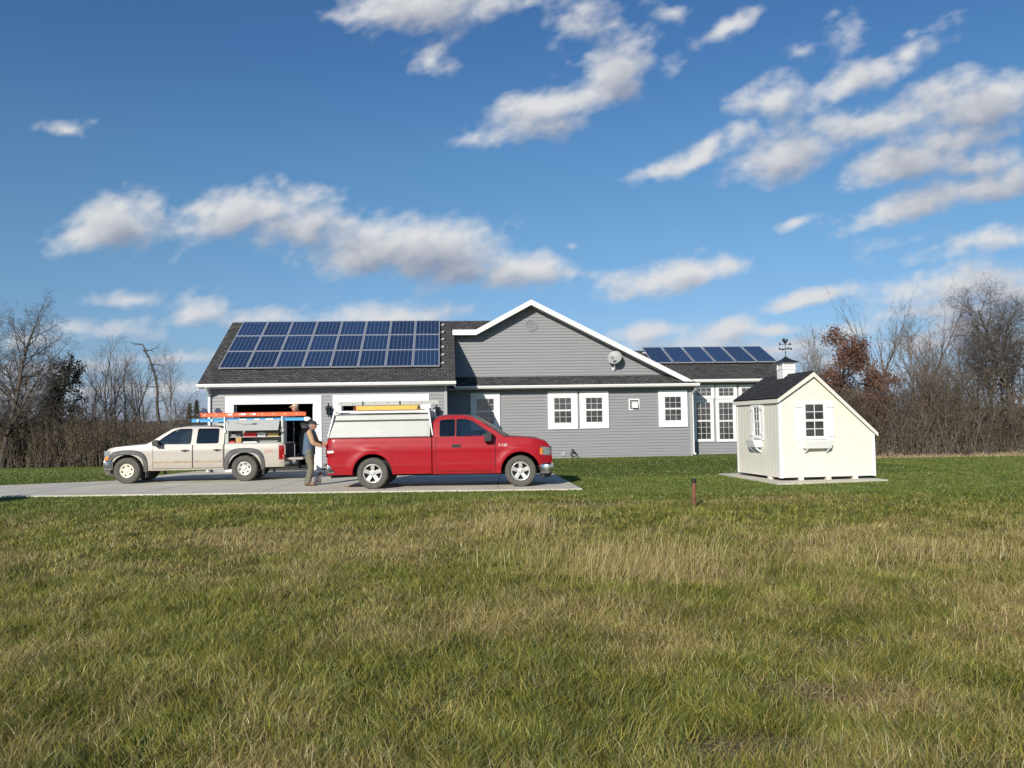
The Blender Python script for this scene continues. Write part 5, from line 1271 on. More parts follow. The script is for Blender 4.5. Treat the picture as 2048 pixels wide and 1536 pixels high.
# utility cap with open side compartment
wcw = lambda z: .885-.06*max(0, z-1.1)/.7
capT = 1.80; x0c, x1c = -1.12, .565
mb = MB(); bx = mb.box
bx(x0c, x1c, -.80, .80, capT-.03, capT); bx(x1c-.03, x1c, -.885, .885, 1.10, capT)      # roof, front
bx(x0c, x1c, -.885, -.84, 1.10, capT)                                                       # far side
bx(x0c, x1c, .30, .33, 1.10, capT-.03)                                                      # inner wall of the side cabinet
bx(x0c, x0c+.06, .33, .885, 1.10, capT); bx(x1c-.10, x1c-.03, .33, .885, 1.10, capT)       # cabinet ends
bx(x0c, x1c, .80, .885, capT-.05, capT+.0); bx(x0c, x1c, .33, .885, 1.10, 1.125)
wcap = mb.build('utility_cap', M['alupaint'], white, bevel=.008)
mb = MB(); mb.box(x0c+.01, x1c-.04, -.838, -.830, 1.11, capT-.04); mb.build('cap_shade_panel', M['dark'], wcap)  # dark sheet over the far wall paints the shade inside the cap
mb = MB(); mb.box(x0c+.06, x1c-.10, .331, .84, 1.285, 1.30); mb.build('shelf', M['alupaint'], wcap)
mb = MB(); mb.prism([(.885, capT-.02), (.90, capT-.005), (1.14, 1.49), (1.125, 1.48)], 'x', x0c+.10, x1c-.13); dd_ = mb.build('cap_side_door', M['alupaint'], wcap, bevel=.004)
mb = MB(); mb.tube([(.40, .93, 1.74), (.0, 1.00, 1.67), (-.30, 1.0, 1.66), (-.92, .93, 1.74)], .008, 5); mb.box(-.36, -.24, .985, 1.03, 1.66, 1.70); mb.build('latch_bar', M['flare'], dd_)
for x in (x0c+.13, x1c-.16): mb = MB(); mb.tube([(x, .86, 1.50), (x, 1.10, 1.53)], .010, 6); mb.build('gas_strut', M['black'], wcap)
for x in (x0c+.035, x1c+.01):
    for s_ in (-1, 1): mb = MB(); mb.beam((x, s_*.905, 1.46), (x, s_*.87, 1.90), .045, .035, (1, 0, 0)); mb.box(x-.045, x+.045, s_*.91-.03, s_*.91+.03, 1.43, 1.52); mb.build('rack_post', M['trim'], white, bevel=.006)
for x in (x0c+.035, x1c+.01): mb = MB(); mb.beam((x, -.87, 1.87), (x, .87, 1.87), .05, .045); mb.build('rack_crossbar', M['trim'], white, bevel=.006)
mb = MB(); mb.prism([(.60, 1.62), (.60, 1.80), (.72, 1.80), (.86, 1.66)], 'y', -.6, .75); mb.build('cap_front_hood', M['alupaint'], white, bevel=.01)
def cargo(name, label, cat, x0, x1, y0, y1, z0, z1, mt_, lid=None, round_=.01):
    t = thing(name, label, cat); t.matrix_world = WWB @ Matrix.Translation(((x0+x1)/2, (y0+y1)/2, z0)); hx, hy, h = (x1-x0)/2, (y1-y0)/2, z1-z0
    mb = MB(); mb.prism([(-hx*.94, 0), (hx*.94, 0), (hx, h*.9), (-hx, h*.9)], 'y', -hy, hy); mb.build('body', mt_, t, bevel=round_)
    mb = MB(); mb.box(-hx*1.02, hx*1.02, -hy*1.02, hy*1.02, h*.9+.001, h); mb.build('lid', lid or mt_, t, bevel=round_*.5); return t
s1 = 1.3005; f1 = 1.1255
cargo('parts_box', 'red box on the upper shelf inside the white pickup cap', 'box', -.32, .06, .50, .80, s1, s1+.13, M['redbox'])
cargo('parts_box', 'white box beside the red box on the pickup cap shelf', 'box', -.60, -.34, .50, .80, s1, s1+.12, M['whitebox'])
cargo('parts_box', 'tan yellow box at the rear of the pickup cap shelf', 'box', -.97, -.63, .50, .80, s1, s1+.11, M['tanbox'], M['card'])
cargo('cardboard_box', 'tall brown cardboard box at the bottom of the open cap compartment', 'box', .10, .27, .60, .84, f1, f1+.165, M['card'])
cargo('tool_bag', 'dark grey tool bag slumped on the front end of the cap shelf', 'bag', .12, .42, .50, .80, s1, s1+.07, M['greyplastic'], M['whitebox'], .02)
cargo('plastic_tray', 'low white tray of fittings in the bottom of the cap compartment', 'tray', -.35, .06, .60, .84, f1, f1+.04, M['whitebox'], M['tealplastic'])
cargo('plastic_tray', 'low grey tray at the rear bottom of the cap compartment', 'tray', -.95, -.42, .60, .84, f1, f1+.05, M['greyplastic'], M['whitebox'])
cargo('small_case', 'small dark red case at the front bottom of the cap compartment', 'case', .30, .45, .60, .84, f1, f1+.06, M['redbox'], M['black'])
# ladders on top
def wx(u, v, y): return wl(u, v, y)
ox0, oz = wx(607, 827, .35); ox1, _ = wx(400, 827, .35); bx0, bz = wx(618, 838, .80); bx1, _ = wx(381, 838, .80); print('ladders', ox0, ox1, oz, bx0, bx1, bz)
t = ladder('extension_ladder', 'orange fibreglass extension ladder on top of the white pickup rack', WWB, 0, 0, 0, 0, 0, .115, M['orange'], None, rails=[(.38, oz, ox0+.0, ox1), (.33, oz-.01, ox0+.12, ox1-.1), (-.08, oz, ox0, ox1), (-.03, oz-.01, ox0+.12, ox1-.1)])
mb = MB(); mb.add([(ox0+.12, .40, oz-.06), (ox0, .40, oz+.055), (ox0-.0, .40, oz-.01)], [(0, 1, 2)]);
for k in range(9):
    mb = MB(); x = ox0+.2+k*(ox1-ox0-.35)/8; mb.tube([(x, -.10, oz), (x, .40, oz)], .018, 8); mb.build('rung', M['alu'], t, smooth=True)
for k, (x, l_) in enumerate(((-.10, .16), (.27, .12), (-.42, .10))):
    mb = MB(); mb.box(x+.25-l_/2, x+.25+l_/2, .3960, .3985, oz-.025, oz+.03); mb.build('sticker', M['whitebox'], t)
for x in (ox1-.15, ox1-.55):
    mb = MB(); mb.prism([(x-.10, oz+.05), (x+.08, oz+.05), (x+.13, oz+.12), (x+.08, oz+.20), (x-.02, oz+.19), (x-.06, oz+.12)], 'y', .30, .36); mb.build('ladder_shoe', M['navy'], t, bevel=.015)
for x in (ox1+.02,): mb = MB(); mb.box(x-.03, x+.07, .32, .41, oz-.05, oz+.03); mb.build('end_cap', M['black'], t, bevel=.01)
t = ladder('stepladder', 'blue fibreglass stepladder with white end lying on the near side of the white pickup rack', WWB, 0, 0, 0, 0, 0, .09, M['bluefg'], None, rails=[(.82, bz, bx0+.12, bx1), (.62, bz+.01, bx0+.12, bx1), (.84, bz+.01, bx0+.10, bx1-.9)])
mb = MB(); mb.prism([(bx0-.06, bz+.01), (bx0+.02, bz+.07), (bx0+.14, bz+.06), (bx0+.14, bz-.04), (bx0+.06, bz-.07)], 'y', .60, .86); mb.build('ladder_top', M['whitebox'], t, bevel=.012)
for k in range(7):
    mb = MB(); x = bx0+.4+k*.42; mb.box(x-.04, x+.04, .63, .81, bz-.01, bz+.015); mb.build('step', M['alu'], t)
for x, l_ in ((-.72, .22), (-.35, .16), (.05, .22), (.95, .05), (1.35, .05)): mb = MB(); mb.box(x-l_/2, x+l_/2, .857, .860, bz-.03, bz+.035); mb.build('sticker', M['whitebox'], t)
mb = MB(); mb.box(bx1-.02, bx1+.05, .60, .86, bz-.04, bz+.05); mb.build('foot', M['black'], t, bevel=.01)

# ------------------------------------------------------------------ garage contents
def hl_(a, b_, z=.03): p = HO+E*a+DD*b_; return (p.x, p.y, z)
t = thing('storage_shelf', 'dark metal storage shelf inside the left garage bay', 'shelf', hl_(-5.7, 6.2), TH)
for x in (-.9, .9):
    for y in (-.25, .25): mb = MB(); mb.box(x-.02, x+.02, y-.02, y+.02, 0, 1.9); mb.build('post', M['black'], t)
for z in (.3, .8, 1.3, 1.8): mb = MB(); mb.box(-.92, .92, -.27, .27, z, z+.03); mb.build('shelf_board', M['greyplastic'], t)
t = thing('tool_chest', 'dark grey tool chest inside the left garage bay behind the man in the vest', 'tool chest', hl_(-5.15, 2.6), TH)
mb = MB(); mb.box(-.35, .35, -.25, .25, .08, 1.15); mb.build('cabinet', M['greyplastic'], t, bevel=.02)
for k in range(4): mb = MB(); mb.box(-.32, .32, -.275, -.251, .15+k*.24, .36+k*.24); mb.build('drawer', M['darkcloth'], t, bevel=.008)
mb = MB(); mb.box(-.25, .25, -.2, .2, 1.151, 1.45); mb.build('top_box', M['tealplastic'], t, bevel=.03)
t = thing('stacked_bin', 'dark storage tote on the garage floor behind the tailgate', 'bin', hl_(-5.9, 1.6), TH)
mb = MB(); mb.prism([(-.3, 0), (.3, 0), (.34, .4), (-.34, .4)], 'y', -.22, .22); mb.build('tub', M['darkcloth'], t, bevel=.02); mb = MB(); mb.box(-.36, .36, -.24, .24, .401, .44); mb.build('lid', M['greyplastic'], t, bevel=.01)

# ------------------------------------------------------------------ people
def person(name, label, loc, rotz, top, pose, mats, capmat, height=1.74, hands='grip'):
    """facing local +x; feet at z=0"""
    t = thing(name, label, 'person', loc, rotz); J = pose
    # continuous body: skin modifier over a joint skeleton
    me = bpy.data.meshes.new('body'); vs = []; es = []; rr = []
    def chain(pts, radii, start=None):
        prev = start
        for p, r_ in zip(pts, radii):
            vs.append(p); rr.append(r_); i = len(vs)-1
            if prev is not None: es.append((prev, i))
            prev = i
        return prev
    pel = chain([J['pelvis']], [.12]); ch = chain([J['belly'], J['chest']], [.125, .135], pel); nk = chain([J['neck'], J['head0']], [.055, .06], ch)
    for s_ in ('r', 'l'):
        chain([J['sh_'+s_], J['el_'+s_], J['wr_'+s_], J['pa_'+s_]], [.058, .042, .027, .032], ch)
        chain([J['hip_'+s_], J['kn_'+s_], J['an_'+s_], J['toe_'+s_]], [.085, .055, .038, .035], pel)
    me.from_pydata([tuple(v) for v in vs], es, []); o = bpy.data.objects.new('body', me); link(o, t); me.materials.append(M['skin'])
    sk = o.modifiers.new('skin', 'SKIN'); sk.use_smooth_shade = True; 
    if not me.skin_vertices: me.skin_vertices.new()
    for i, r_ in enumerate(rr): me.skin_vertices[0].data[i].radius = (r_, r_); me.skin_vertices[0].data[i].use_root = (i == 0)
    ss = o.modifiers.new('sub', 'SUBSURF'); ss.levels = ss.render_levels = 2
    # head
    hx, hy, hz = J['head']; mb = MB(); mb.sphere((0, 0, 0), (1, 1, 1), 28, 20); q = []
    for (x, y, z) in mb.v:
        X_, Y_, Z_ = x*.098, y*.076, z*.118
        if z < -.1: X_ += .012*(-z)*(1 if x > 0 else -.5); Y_ *= 1-.25*(-z)
        if x > .55: X_ *= .96
        X_ += .030*math.exp(-((z+.12)/.17)**2-(y/.16)**2)*(x > 0); X_ -= .010*math.exp(-((z-.10)/.12)**2-((abs(y)-.35)/.18)**2)*(x > 0)
        X_ += .012*math.exp(-((z+.85)/.2)**2)*(x > 0)-.006*math.exp(-((z+.45)/.06)**2-(y/.3)**2)*(x > 0)
        Y_ += .0
        q.append((X_+hx, Y_+hy, Z_+hz))
    mb.v = q
    for s_ in (-1, 1): mb.sphere((hx-.005, hy+s_*.078, hz-.008), (.020, .009, .032), 10, 8)
    hd = mb.build('head', M['skin'], t, smooth=True, ang=80)
    for s_ in (-1, 1): mb = MB(); mb.sphere((hx+.083, hy+s_*.030, hz+.012), (.010, .012, .009), 10, 8); mb.build('eye', M['eye'], hd, smooth=True)
    mb = MB(); mb.sphere((hx+.090, hy, hz-.055), (.010, .024, .006), 10, 6); mb.build('mouth', mat('lips', (.36, .12, .10), .6), hd, smooth=True)
    mb = MB(); mb.sphere((hx-.012, hy, hz+.006), (.098, .081, .112), 20, 14); mb.v = [(x if x < hx+.03 else hx+.03, y, max(z, hz-.055)) for x, y, z in mb.v]; mb.build('hair', M['hair'], t, smooth=True, ang=80)
    # cap with brim
    mb = MB(); mb.sphere((hx-.003, hy, hz+.045), (.110, .090, .090), 22, 14); mb.v = [(x, y, max(z, hz+.040)) for x, y, z in mb.v]
    n_ = 11; A = [(hx+.075+.11*math.cos(a_)*1.0, hy+.078*math.sin(a_), hz+.042-.020*math.cos(a_)-.02*abs(math.sin(a_))**2) for a_ in np.linspace(-math.pi/2, math.pi/2, n_)]; B_ = [(hx+.060, hy+.078*math.sin(a_), hz+.052) for a_ in np.linspace(-math.pi/2, math.pi/2, n_)]
    mb.add(A+B_+[(x, y, z+.008) for x, y, z in A+B_], [(i, i+1, n_+i+1, n_+i) for i in range(n_-1)]+[(2*n_+i, 3*n_+i, 3*n_+i+1, 2*n_+i+1) for i in range(n_-1)]+[(i, 2*n_+i, 2*n_+i+1, i+1) for i in range(n_-1)])
    mb.sphere((hx-.003, hy, hz+.136), (.010, .010, .006), 8, 6); mb.build('cap', capmat, t, smooth=True, ang=50)
    # trousers
    def P3(k): return Vector(J[k])
    def lerp(a, b_, t_): return a+(b_-a)*t_
    mb = MB()
    for s_ in ('r', 'l'):
        h, k, a = P3('hip_'+s_), P3('kn_'+s_), P3('an_'+s_)
        pts = [h+Vector((0, 0, .10)), h, lerp(h, k, .5), k, lerp(k, a, .35), lerp(k, a, .75), a+Vector((0, 0, .02)), a+Vector((-.012, 0, -.035))]
        wob = [.105, .118, .098, .082, .080, .076, .078, .084]; sp_ = smoothp(pts, 4); rs = np.interp(np.linspace(0, 7, len(sp_)), range(8), wob); rs = [r_*(1+.05*math.sin(i*2.1)+.03*math.sin(i*4.3)) for i, r_ in enumerate(rs)]
        mb.tube(sp_, rs, 16, flat=1.0)
    pv = P3('pelvis'); mb.sphere(tuple(pv+Vector((0, 0, .0))), (.135, .175, .15), 18, 12)
    o = mb.build('trousers', mats['legs'], t, smooth=True, ang=80); rm = o.modifiers.new('r', 'REMESH'); rm.mode = 'VOXEL'; rm.voxel_size = .016; rm.use_smooth_shade = True
    # torso garment (rings follow the spine)
    mb = MB(); sp3 = [pv+Vector((.0, 0, -.10)), pv+Vector((-.0, 0, .02)), P3('belly'), P3('chest'), P3('chest')+Vector((0, 0, .13)), P3('neck')+Vector((0, 0, -.025)), P3('neck')+Vector((.0, 0, .02))]
    wid = [(.165, .205), (.165, .205), (.160, .20), (.160, .215), (.135, .205), (.085, .12), (.068, .075)]
    n_ = 24; base = []
    for (c, (rx, ry)) in zip(sp3, wid):
        for k in range(n_):
            a_ = 2*math.pi*k/n_; f = 1+.02*math.sin(a_*5+c.z*20); base.append((c.x+rx*f*math.cos(a_), c.y+ry*f*math.sin(a_), c.z))
    mb.add(base, [(i*n_+k, i*n_+(k+1) % n_, (i+1)*n_+(k+1) % n_, (i+1)*n_+k) for i in range(len(sp3)-1) for k in range(n_)]+[tuple(reversed(range(n_))), tuple((len(sp3)-1)*n_+k for k in range(n_))])
    for s_ in ('r', 'l'): q = P3('sh_'+s_); mb.sphere(tuple(q+Vector((0, -.02 if q.y > 0 else .02, .0))), (.085, .07, .10), 14, 10)
    o = mb.build('vest', mats['torso'], t, smooth=True, ang=80); rm = o.modifiers.new('r', 'REMESH'); rm.mode = 'VOXEL'; rm.voxel_size = .018; rm.use_smooth_shade = True; sm = o.modifiers.new('s', 'SMOOTH'); sm.iterations = 3
    mb = MB(); n_ = 20; c = P3('neck')+Vector((-.005, 0, .0)); mb.lathe([(.075, -.02), (.070, .05), (.062, .055), (.060, -.02)], tuple(c), 'z', n_); mb.build('collar', mats['torso'], t, smooth=True)
    for s_ in ('r', 'l'):
        a, b_, c = P3('sh_'+s_), P3('el_'+s_), P3('wr_'+s_); out_ = Vector((0, .012 if a.y > 0 else -.012, 0))
        sp_ = smoothp([a+Vector((0, -.03 if a.y > 0 else .03, .04)), a+out_, lerp(a, b_, .5)+out_, b_, lerp(b_, c, .5), c], 5); rs = np.interp(np.linspace(0, 5, len(sp_)), range(6), [.060, .078, .068, .062, .054, .046]); rs = [r_*(1+.05*math.sin(i*1.9)) for i, r_ in enumerate(rs)]
        mb = MB(); mb.tube(sp_, rs, 14); mb.build('sleeve', mats['sleeve'], t, smooth=True, ang=80)
        # hand: palm, four fingers of unequal length and a thumb
        pa = P3('pa_'+s_); d = (pa-c).normalized(); side = Vector((0, 1 if a.y < 0 else -1, 0)); upv = side.cross(d).normalized()
        if upv.z < 0: upv = -upv
        mb = MB(); mb.tube([c, lerp(c, pa, .5), pa, pa+d*.035], [.026, .034, .040, .036], 12, flat=.62)
        for fi, ln in enumerate((.070, .080, .074, .058)):
            o0 = pa+d*.028+upv*(.027-.018*fi); p1 = o0+d*ln*.45+side*.004; p2 = p1+d*ln*.28+side*.022; p3 = p2+side*ln*.32-d*.004
            mb.tube([o0, p1, p2, p3], [.0095, .009, .008, .0065], 7)
        o0 = lerp(c, pa, .55)+upv*.030; mb.tube([o0, o0+upv*.025+d*.022, o0+upv*.030+d*.055+side*.012, o0+upv*.020+d*.075+side*.022], [.013, .011, .010, .008], 7)
        mb.build('hand', M['skin'], t, smooth=True, ang=80)
        an, toe = P3('an_'+s_), P3('toe_'+s_); z0 = min(an.z-.09, 0) if False else an.z-.085
        mb = MB(); dd2 = Vector((toe.x-an.x, toe.y-an.y, 0)).normalized()
        rings = []; n2 = 12
        for (s2, w2, h2) in ((-.075, .030, .06), (-.06, .040, .10), (-.01, .044, .115), (.05, .044, .095), (.10, .048, .07), (.15, .048, .058), (.185, .036, .045), (.20, .015, .03)):
            cc = Vector((an.x, an.y, z0))+dd2*s2; pr = Vector((-dd2.y, dd2.x, 0))
            rings.append([tuple(cc+pr*w2*math.cos(2*math.pi*k/n2)+Vector((0, 0, max(0, h2*(.5+.5*math.sin(2*math.pi*k/n2)))))) for k in range(n2)])
        mb.add([p for r_ in rings for p in r_], [(i*n2+k, i*n2+(k+1) % n2, (i+1)*n2+(k+1) % n2, (i+1)*n2+k) for i in range(len(rings)-1) for k in range(n2)]+[tuple(reversed(range(n2))), tuple((len(rings)-1)*n2+k for k in range(n2))])
        mb.build('boot', M['boot'], t, smooth=True, ang=70)
    return t
pose1 = dict(pelvis=(-.03, 0, .92), belly=(-.02, 0, 1.08), chest=(.0, 0, 1.28), neck=(.035, 0, 1.455), head0=(.06, 0, 1.54), head=(.075, 0, 1.60),
             sh_r=(.035, -.20, 1.40), el_r=(.14, -.25, 1.14), wr_r=(.33, -.17, 1.05), pa_r=(.40, -.15, 1.045), sh_l=(.035, .20, 1.40), el_l=(.15, .24, 1.15), wr_l=(.34, .12, 1.10), pa_l=(.41, .10, 1.10),
             hip_r=(-.02, -.095, .88), kn_r=(.045, -.11, .48), an_r=(-.03, -.115, .09), toe_r=(.14, -.13, .03), hip_l=(-.02, .095, .88), kn_l=(.0, .11, .47), an_l=(-.10, .12, .09), toe_l=(.06, .14, .03))
m1 = G(619.5, 971, .022); m1y = 22.1; q = P(620.5, 970, m1y)
person('person', 'man in a blue-grey vest, tan sleeves and dark cap reaching towards the red pickup tail', (q.x, q.y, .022), rad(2), None, pose1, dict(legs=M['olive'], torso=M['denim'], sleeve=M['tansleeve']), M['capdark'])
pose2 = dict(pose1); pose2.update(pelvis=(-.08, 0, .90), belly=(.0, 0, 1.05), chest=(.10, 0, 1.22), neck=(.19, 0, 1.37), head0=(.23, 0, 1.44), head=(.27, 0, 1.50), sh_r=(.16, -.20, 1.33), sh_l=(.16, .20, 1.33), el_r=(.28, -.24, 1.12), wr_r=(.46, -.2, 1.18), pa_r=(.53, -.2, 1.20), el_l=(.30, .22, 1.13), wr_l=(.48, .16, 1.20), pa_l=(.55, .16, 1.22), hip_r=(-.07, -.095, .87), hip_l=(-.07, .095, .87), kn_l=(.06, .11, .47), an_l=(.03, .12, .09), toe_l=(.2, .14, .03), kn_r=(.0, -.11, .47), an_r=(-.03, -.12, .09), toe_r=(.13, -.14, .03))
tg = WWB @ Vector((-1.53, -.28, .664)); 
q = P(584, 926, 24.9); print('tailgate person', tg, q)
person('person', 'man in dark clothes and tan cap standing on the white pickup tailgate', (tg.x, tg.y, tg.z), rad(180), None, pose2, dict(legs=M['greycloth'], torso=M['darkcloth'], sleeve=M['darkcloth']), M['captan'])

# ------------------------------------------------------------------ small dog at the man's feet
gdog = G(637.5, 968, .022); dog = thing('dog', 'small white dog with red-brown head sitting beside the man in the vest', 'dog', (P(636.5, 966, 22.4).x, 22.4, .022), rad(-18))
me = bpy.data.meshes.new('body'); vs = [(-.09, 0, .07), (-.04, 0, .12), (.02, 0, .18), (.045, 0, .235), (.06, 0, .28), (.10, 0, .275), (.135, 0, .262)]; es = [(i, i+1) for i in range(6)]; rr = [.055, .06, .058, .04, .048, .035, .018]
def addc(p0, pts, rs_):
    prev = p0
    for p, r_ in zip(pts, rs_): vs.append(p); rr.append(r_); es.append((prev, len(vs)-1)); prev = len(vs)-1
for y in (-.045, .045):
    addc(2, [(.045, y, .15), (.05, y, .08), (.055, y, .02), (.085, y, .012)], [.025, .016, .012, .013]); addc(0, [(-.04, y*1.5, .09), (.0, y*1.7, .05), (-.06, y*1.6, .02), (.0, y*1.6, .012)], [.035, .022, .015, .014])
addc(0, [(-.14, 0, .04), (-.20, .02, .05)], [.015, .008])
for y in (-.028, .028): addc(4, [(.045, y*1.3, .325), (.05, y*1.9, .31)], [.012, .008])
me.from_pydata(vs, es, []); o = bpy.data.objects.new('body', me); link(o, dog); me.materials.append(M['furw']); sk = o.modifiers.new('skin', 'SKIN'); sk.use_smooth_shade = True; me.skin_vertices.new() if not me.skin_vertices else None
for i, r_ in enumerate(rr): me.skin_vertices[0].data[i].radius = (r_, r_); me.skin_vertices[0].data[i].use_root = (i == 0)
ss = o.modifiers.new('sub', 'SUBSURF'); ss.levels = ss.render_levels = 2
mb = MB(); mb.sphere((.065, 0, .290), (.056, .052, .045), 16, 12); mb.sphere((-.05, 0, .165), (.06, .05, .035), 12, 8); mb.sphere((.15, 0, .264), (.010, .012, .010), 8, 6)
for y in (-.05, .05): mb.sphere((.05, y, .285), (.022, .010, .038), 10, 8)
mb.build('fur_patch', M['furb'], dog, smooth=True)
# ------------------------------------------------------------------ bare trees
def sticks_mesh(name, segs, mt_, parent, n=3):
    """segs (m,8): p0(3) p1(3) r0 r1 -> n-sided tapered prisms in one mesh"""
    A = np.asarray(segs, float); p0, p1, r0_, r1_ = A[:, :3], A[:, 3:6], A[:, 6:7], A[:, 7:8]; d = p1-p0; d /= np.linalg.norm(d, axis=1, keepdims=True)+1e-9
    up = np.where(np.abs(d[:, 2:3]) < .9, np.array([[0, 0, 1.]]), np.array([[1., 0, 0]])); a = np.cross(d, up); a /= np.linalg.norm(a, axis=1, keepdims=True); b_ = np.cross(d, a); V = []
    for k in range(n):
        t = 2*math.pi*k/n; o = a*math.cos(t)+b_*math.sin(t); V.append(p0+o*r0_)
    for k in range(n):
        t = 2*math.pi*k/n; o = a*math.cos(t)+b_*math.sin(t); V.append(p1+o*r1_)
    V = np.stack(V, 1).reshape(-1, 3); base = np.arange(len(A))[:, None]*2*n; fs = []
    for k in range(n): k2 = (k+1) % n; fs.append(base+np.array([[k, k2, n+k2, n+k]]))
    return npmesh(name, V, [np.concatenate(fs)], mt_, parent, smooth=True)
def leaves_mesh(name, C, size, mt_, parent, rng, droop=.3):
    n = len(C); d = rng.normal(size=(n, 3)); d[:, 2] -= droop; d /= np.linalg.norm(d, axis=1, keepdims=True); e = rng.normal(size=(n, 3)); e = np.cross(d, e); e /= np.linalg.norm(e, axis=1, keepdims=True)
    s_ = size*(.6+.8*rng.random((n, 1))); V = np.stack([C-e*s_*.35, C+d*s_*.6-e*s_*.1, C+d*s_*1.1+e*s_*.05, C+d*s_*.4+e*s_*.45], 1).reshape(-1, 3)
    return npmesh(name, V, [np.arange(4*n).reshape(-1, 4)], mt_, parent)
def grow(rng, h, spread=.35, levels=4, trunk_r=.12, forks=3, up=.35, lean=(0, 0), first=.25, wig=.12, dens=1.0, dead=False):
    """returns trunk segs, branch segs, tips"""
    T, B, tips = [], [], []
    def branch(p, d, L_, r, lev):
        n = max(3, int(L_/(.35 if lev < 2 else .22))); n = min(n, 12 if lev == 0 else 7); pts = [p]; q = np.array(d)
        for i in range(n):
            q = q+rng.normal(size=3)*wig*(1 if lev else .45)+np.array([0, 0, up*.12*(1 if lev else .3)]); q /= np.linalg.norm(q); pts.append(pts[-1]+q*L_/n)
        for i in range(n):
            a = r*(1-.75*i/n); b_ = r*(1-.75*(i+1)/n); (T if lev == 0 else B).append([*pts[i], *pts[i+1], max(a, .004), max(b_, .003)])
        tips.append(pts[-1])
        if lev >= levels: return
        k = int((forks+2.2*(3-lev if lev < 3 else 0))*dens) if lev else int(h*2.2*dens)
        for j in range(max(2, k)):
            t = (first if lev == 0 else .15)+(1-(first if lev == 0 else .15))*(j+rng.random())/max(2, k); i = min(int(t*n), n-1); f = t*n-i; pp = pts[i]+(pts[i+1]-pts[i])*f
            base = (pts[i+1]-pts[i])/np.linalg.norm(pts[i+1]-pts[i]); s_ = rng.normal(size=3); s_ -= base*s_.dot(base); s_ /= np.linalg.norm(s_); ang = spread+rng.random()*.55+.12*lev
            nd = base*math.cos(ang)+s_*math.sin(ang); nd[2] += up*.5; nd /= np.linalg.norm(nd)
            Lc = L_*(.42+.25*rng.random())*(1-.62*t*(1 if lev == 0 else .5)); branch(pp, nd, max(Lc, .18), r*(1-.72*t)*.52+.002, lev+1)
    branch(np.zeros(3), np.array([lean[0], lean[1], 1.0]), h, trunk_r, 0); return T, B, np.array(tips)
def make_tree(name, label, cat, seed, h, bark='bark', twig='twig', leaf=None, nleaf=0, lsize=.09, group=None, multi=1, **kw):
    rng = np.random.default_rng(seed); T, B, tips = [], [], []
    for k in range(multi):
        a_ = rng.random()*6.28; ln = (math.cos(a_)*.16*(multi > 1), math.sin(a_)*.16*(multi > 1)); t_, b_, tp = grow(rng, h*(1-.25*rng.random()*(k > 0)), lean=ln, **kw); T += t_; B += b_; tips.append(tp)
    tips = np.concatenate(tips); B = np.array(B); T = np.array(T); t = thing(name, label, cat, group=group)
    sticks_mesh('trunk', T, M[bark], t, 7); sticks_mesh('branches', B, M[twig], t, 3)
    if leaf:
        pts = B[:, 3:6]; sel = pts[rng.integers(0, len(pts), nleaf)]+rng.normal(size=(nleaf, 3))*.12; leaves_mesh('leaves', sel, lsize, M[leaf], t, rng)
    t['_h'] = h; return t
TD = 55.0
def gp_(u, Y): p = P(u, 900, Y); return p.x
def place(t, u, vtop, Y, label=None, first=True, rot=0):
    x = gp_(u, Y); z0 = float(hgt(x, Y)); ht = P(u, vtop, Y).z-z0; s_ = ht/t['_h']; t.location = (x, Y, z0-.05); t.scale = (s_*1.0, s_, s_); t.rotation_euler = (0, 0, rot)
    if label: t['label'] = label
    return t
# prototypes
pA = make_tree('bare_tree', 'x', 'tree', 11, 8.5, spread=.45, trunk_r=.13, dens=1.15, levels=4)
pB = make_tree('bare_tree', 'x', 'tree', 23, 8.5, spread=.34, trunk_r=.10, multi=3, dens=.66, levels=4, up=.42)
pF = make_tree('bare_tree', 'x', 'tree', 67, 9.0, spread=.30, trunk_r=.10, multi=2, dens=.48, levels=4, up=.62, first=.38)
pC = make_tree('bare_tree', 'x', 'tree', 37, 7.5, spread=.35, trunk_r=.10, dens=1.0, levels=4, first=.12, up=.3)
pD = make_tree('bare_tree', 'x', 'tree', 41, 6.0, spread=.42, trunk_r=.06, multi=5, dens=.62, levels=3, first=.15, up=.55)
pE = make_tree('bare_tree', 'x', 'tree', 59, 8.0, bark='barkdark', twig='twigdark', spread=.55, trunk_r=.17, dens=1.3, levels=4, first=.18, up=.2)
GL_, GR_ = 'bare trees left of the house', 'bare trees right of the shed'
first_used = set()
def put(proto, u, vtop, Y, rot, label, group):
    if id(proto) in first_used: t = dup(proto)
    else: t = proto; first_used.add(id(proto))
    t['group'] = group; place(t, u, vtop, Y, label, rot=rot); return t
L_ = [(pE, 5, 640, 50, .3, 'large dark spreading bare tree at the left edge of the photo'), (pE, 52, 720, 52, 2.2, 'dark bare tree just right of the large tree at the left edge'),
      (pA, -60, 660, 54, 1.2, 'bare tree cut off by the left edge of the photo'), (pC, 88, 785, 56, .9, 'low bare tree right beside the dark vine-covered tree, on its left'),
      (pD, 165, 778, 57, .2, 'low bare sapling clump between the vine-covered tree and the twiggy grey tree'), (pB, 214, 700, 56, 1.0, 'wide grey multi-stemmed bare tree above the white pickup hood'),
      (pB, 250, 715, 58, 2.6, 'grey multi-stemmed bare tree just left of the tall dead snag'), (pD, 283, 735, 57, 1.8, 'slim bare saplings touching the left side of the dead snag'),
      (pC, 340, 738, 57, 4.1, 'leaning bare tree between the dead snag and the garage corner'), (pC, 190, 745, 60, 5.0, 'pale bare tree behind the twiggy grey tree'),
      (pD, 368, 800, 60, 3.1, 'low bare sapling clump nearest the garage corner')]
for (pr, u, v, Y, r_, lb) in L_: put(pr, u, v, Y, r_, lb, GL_)
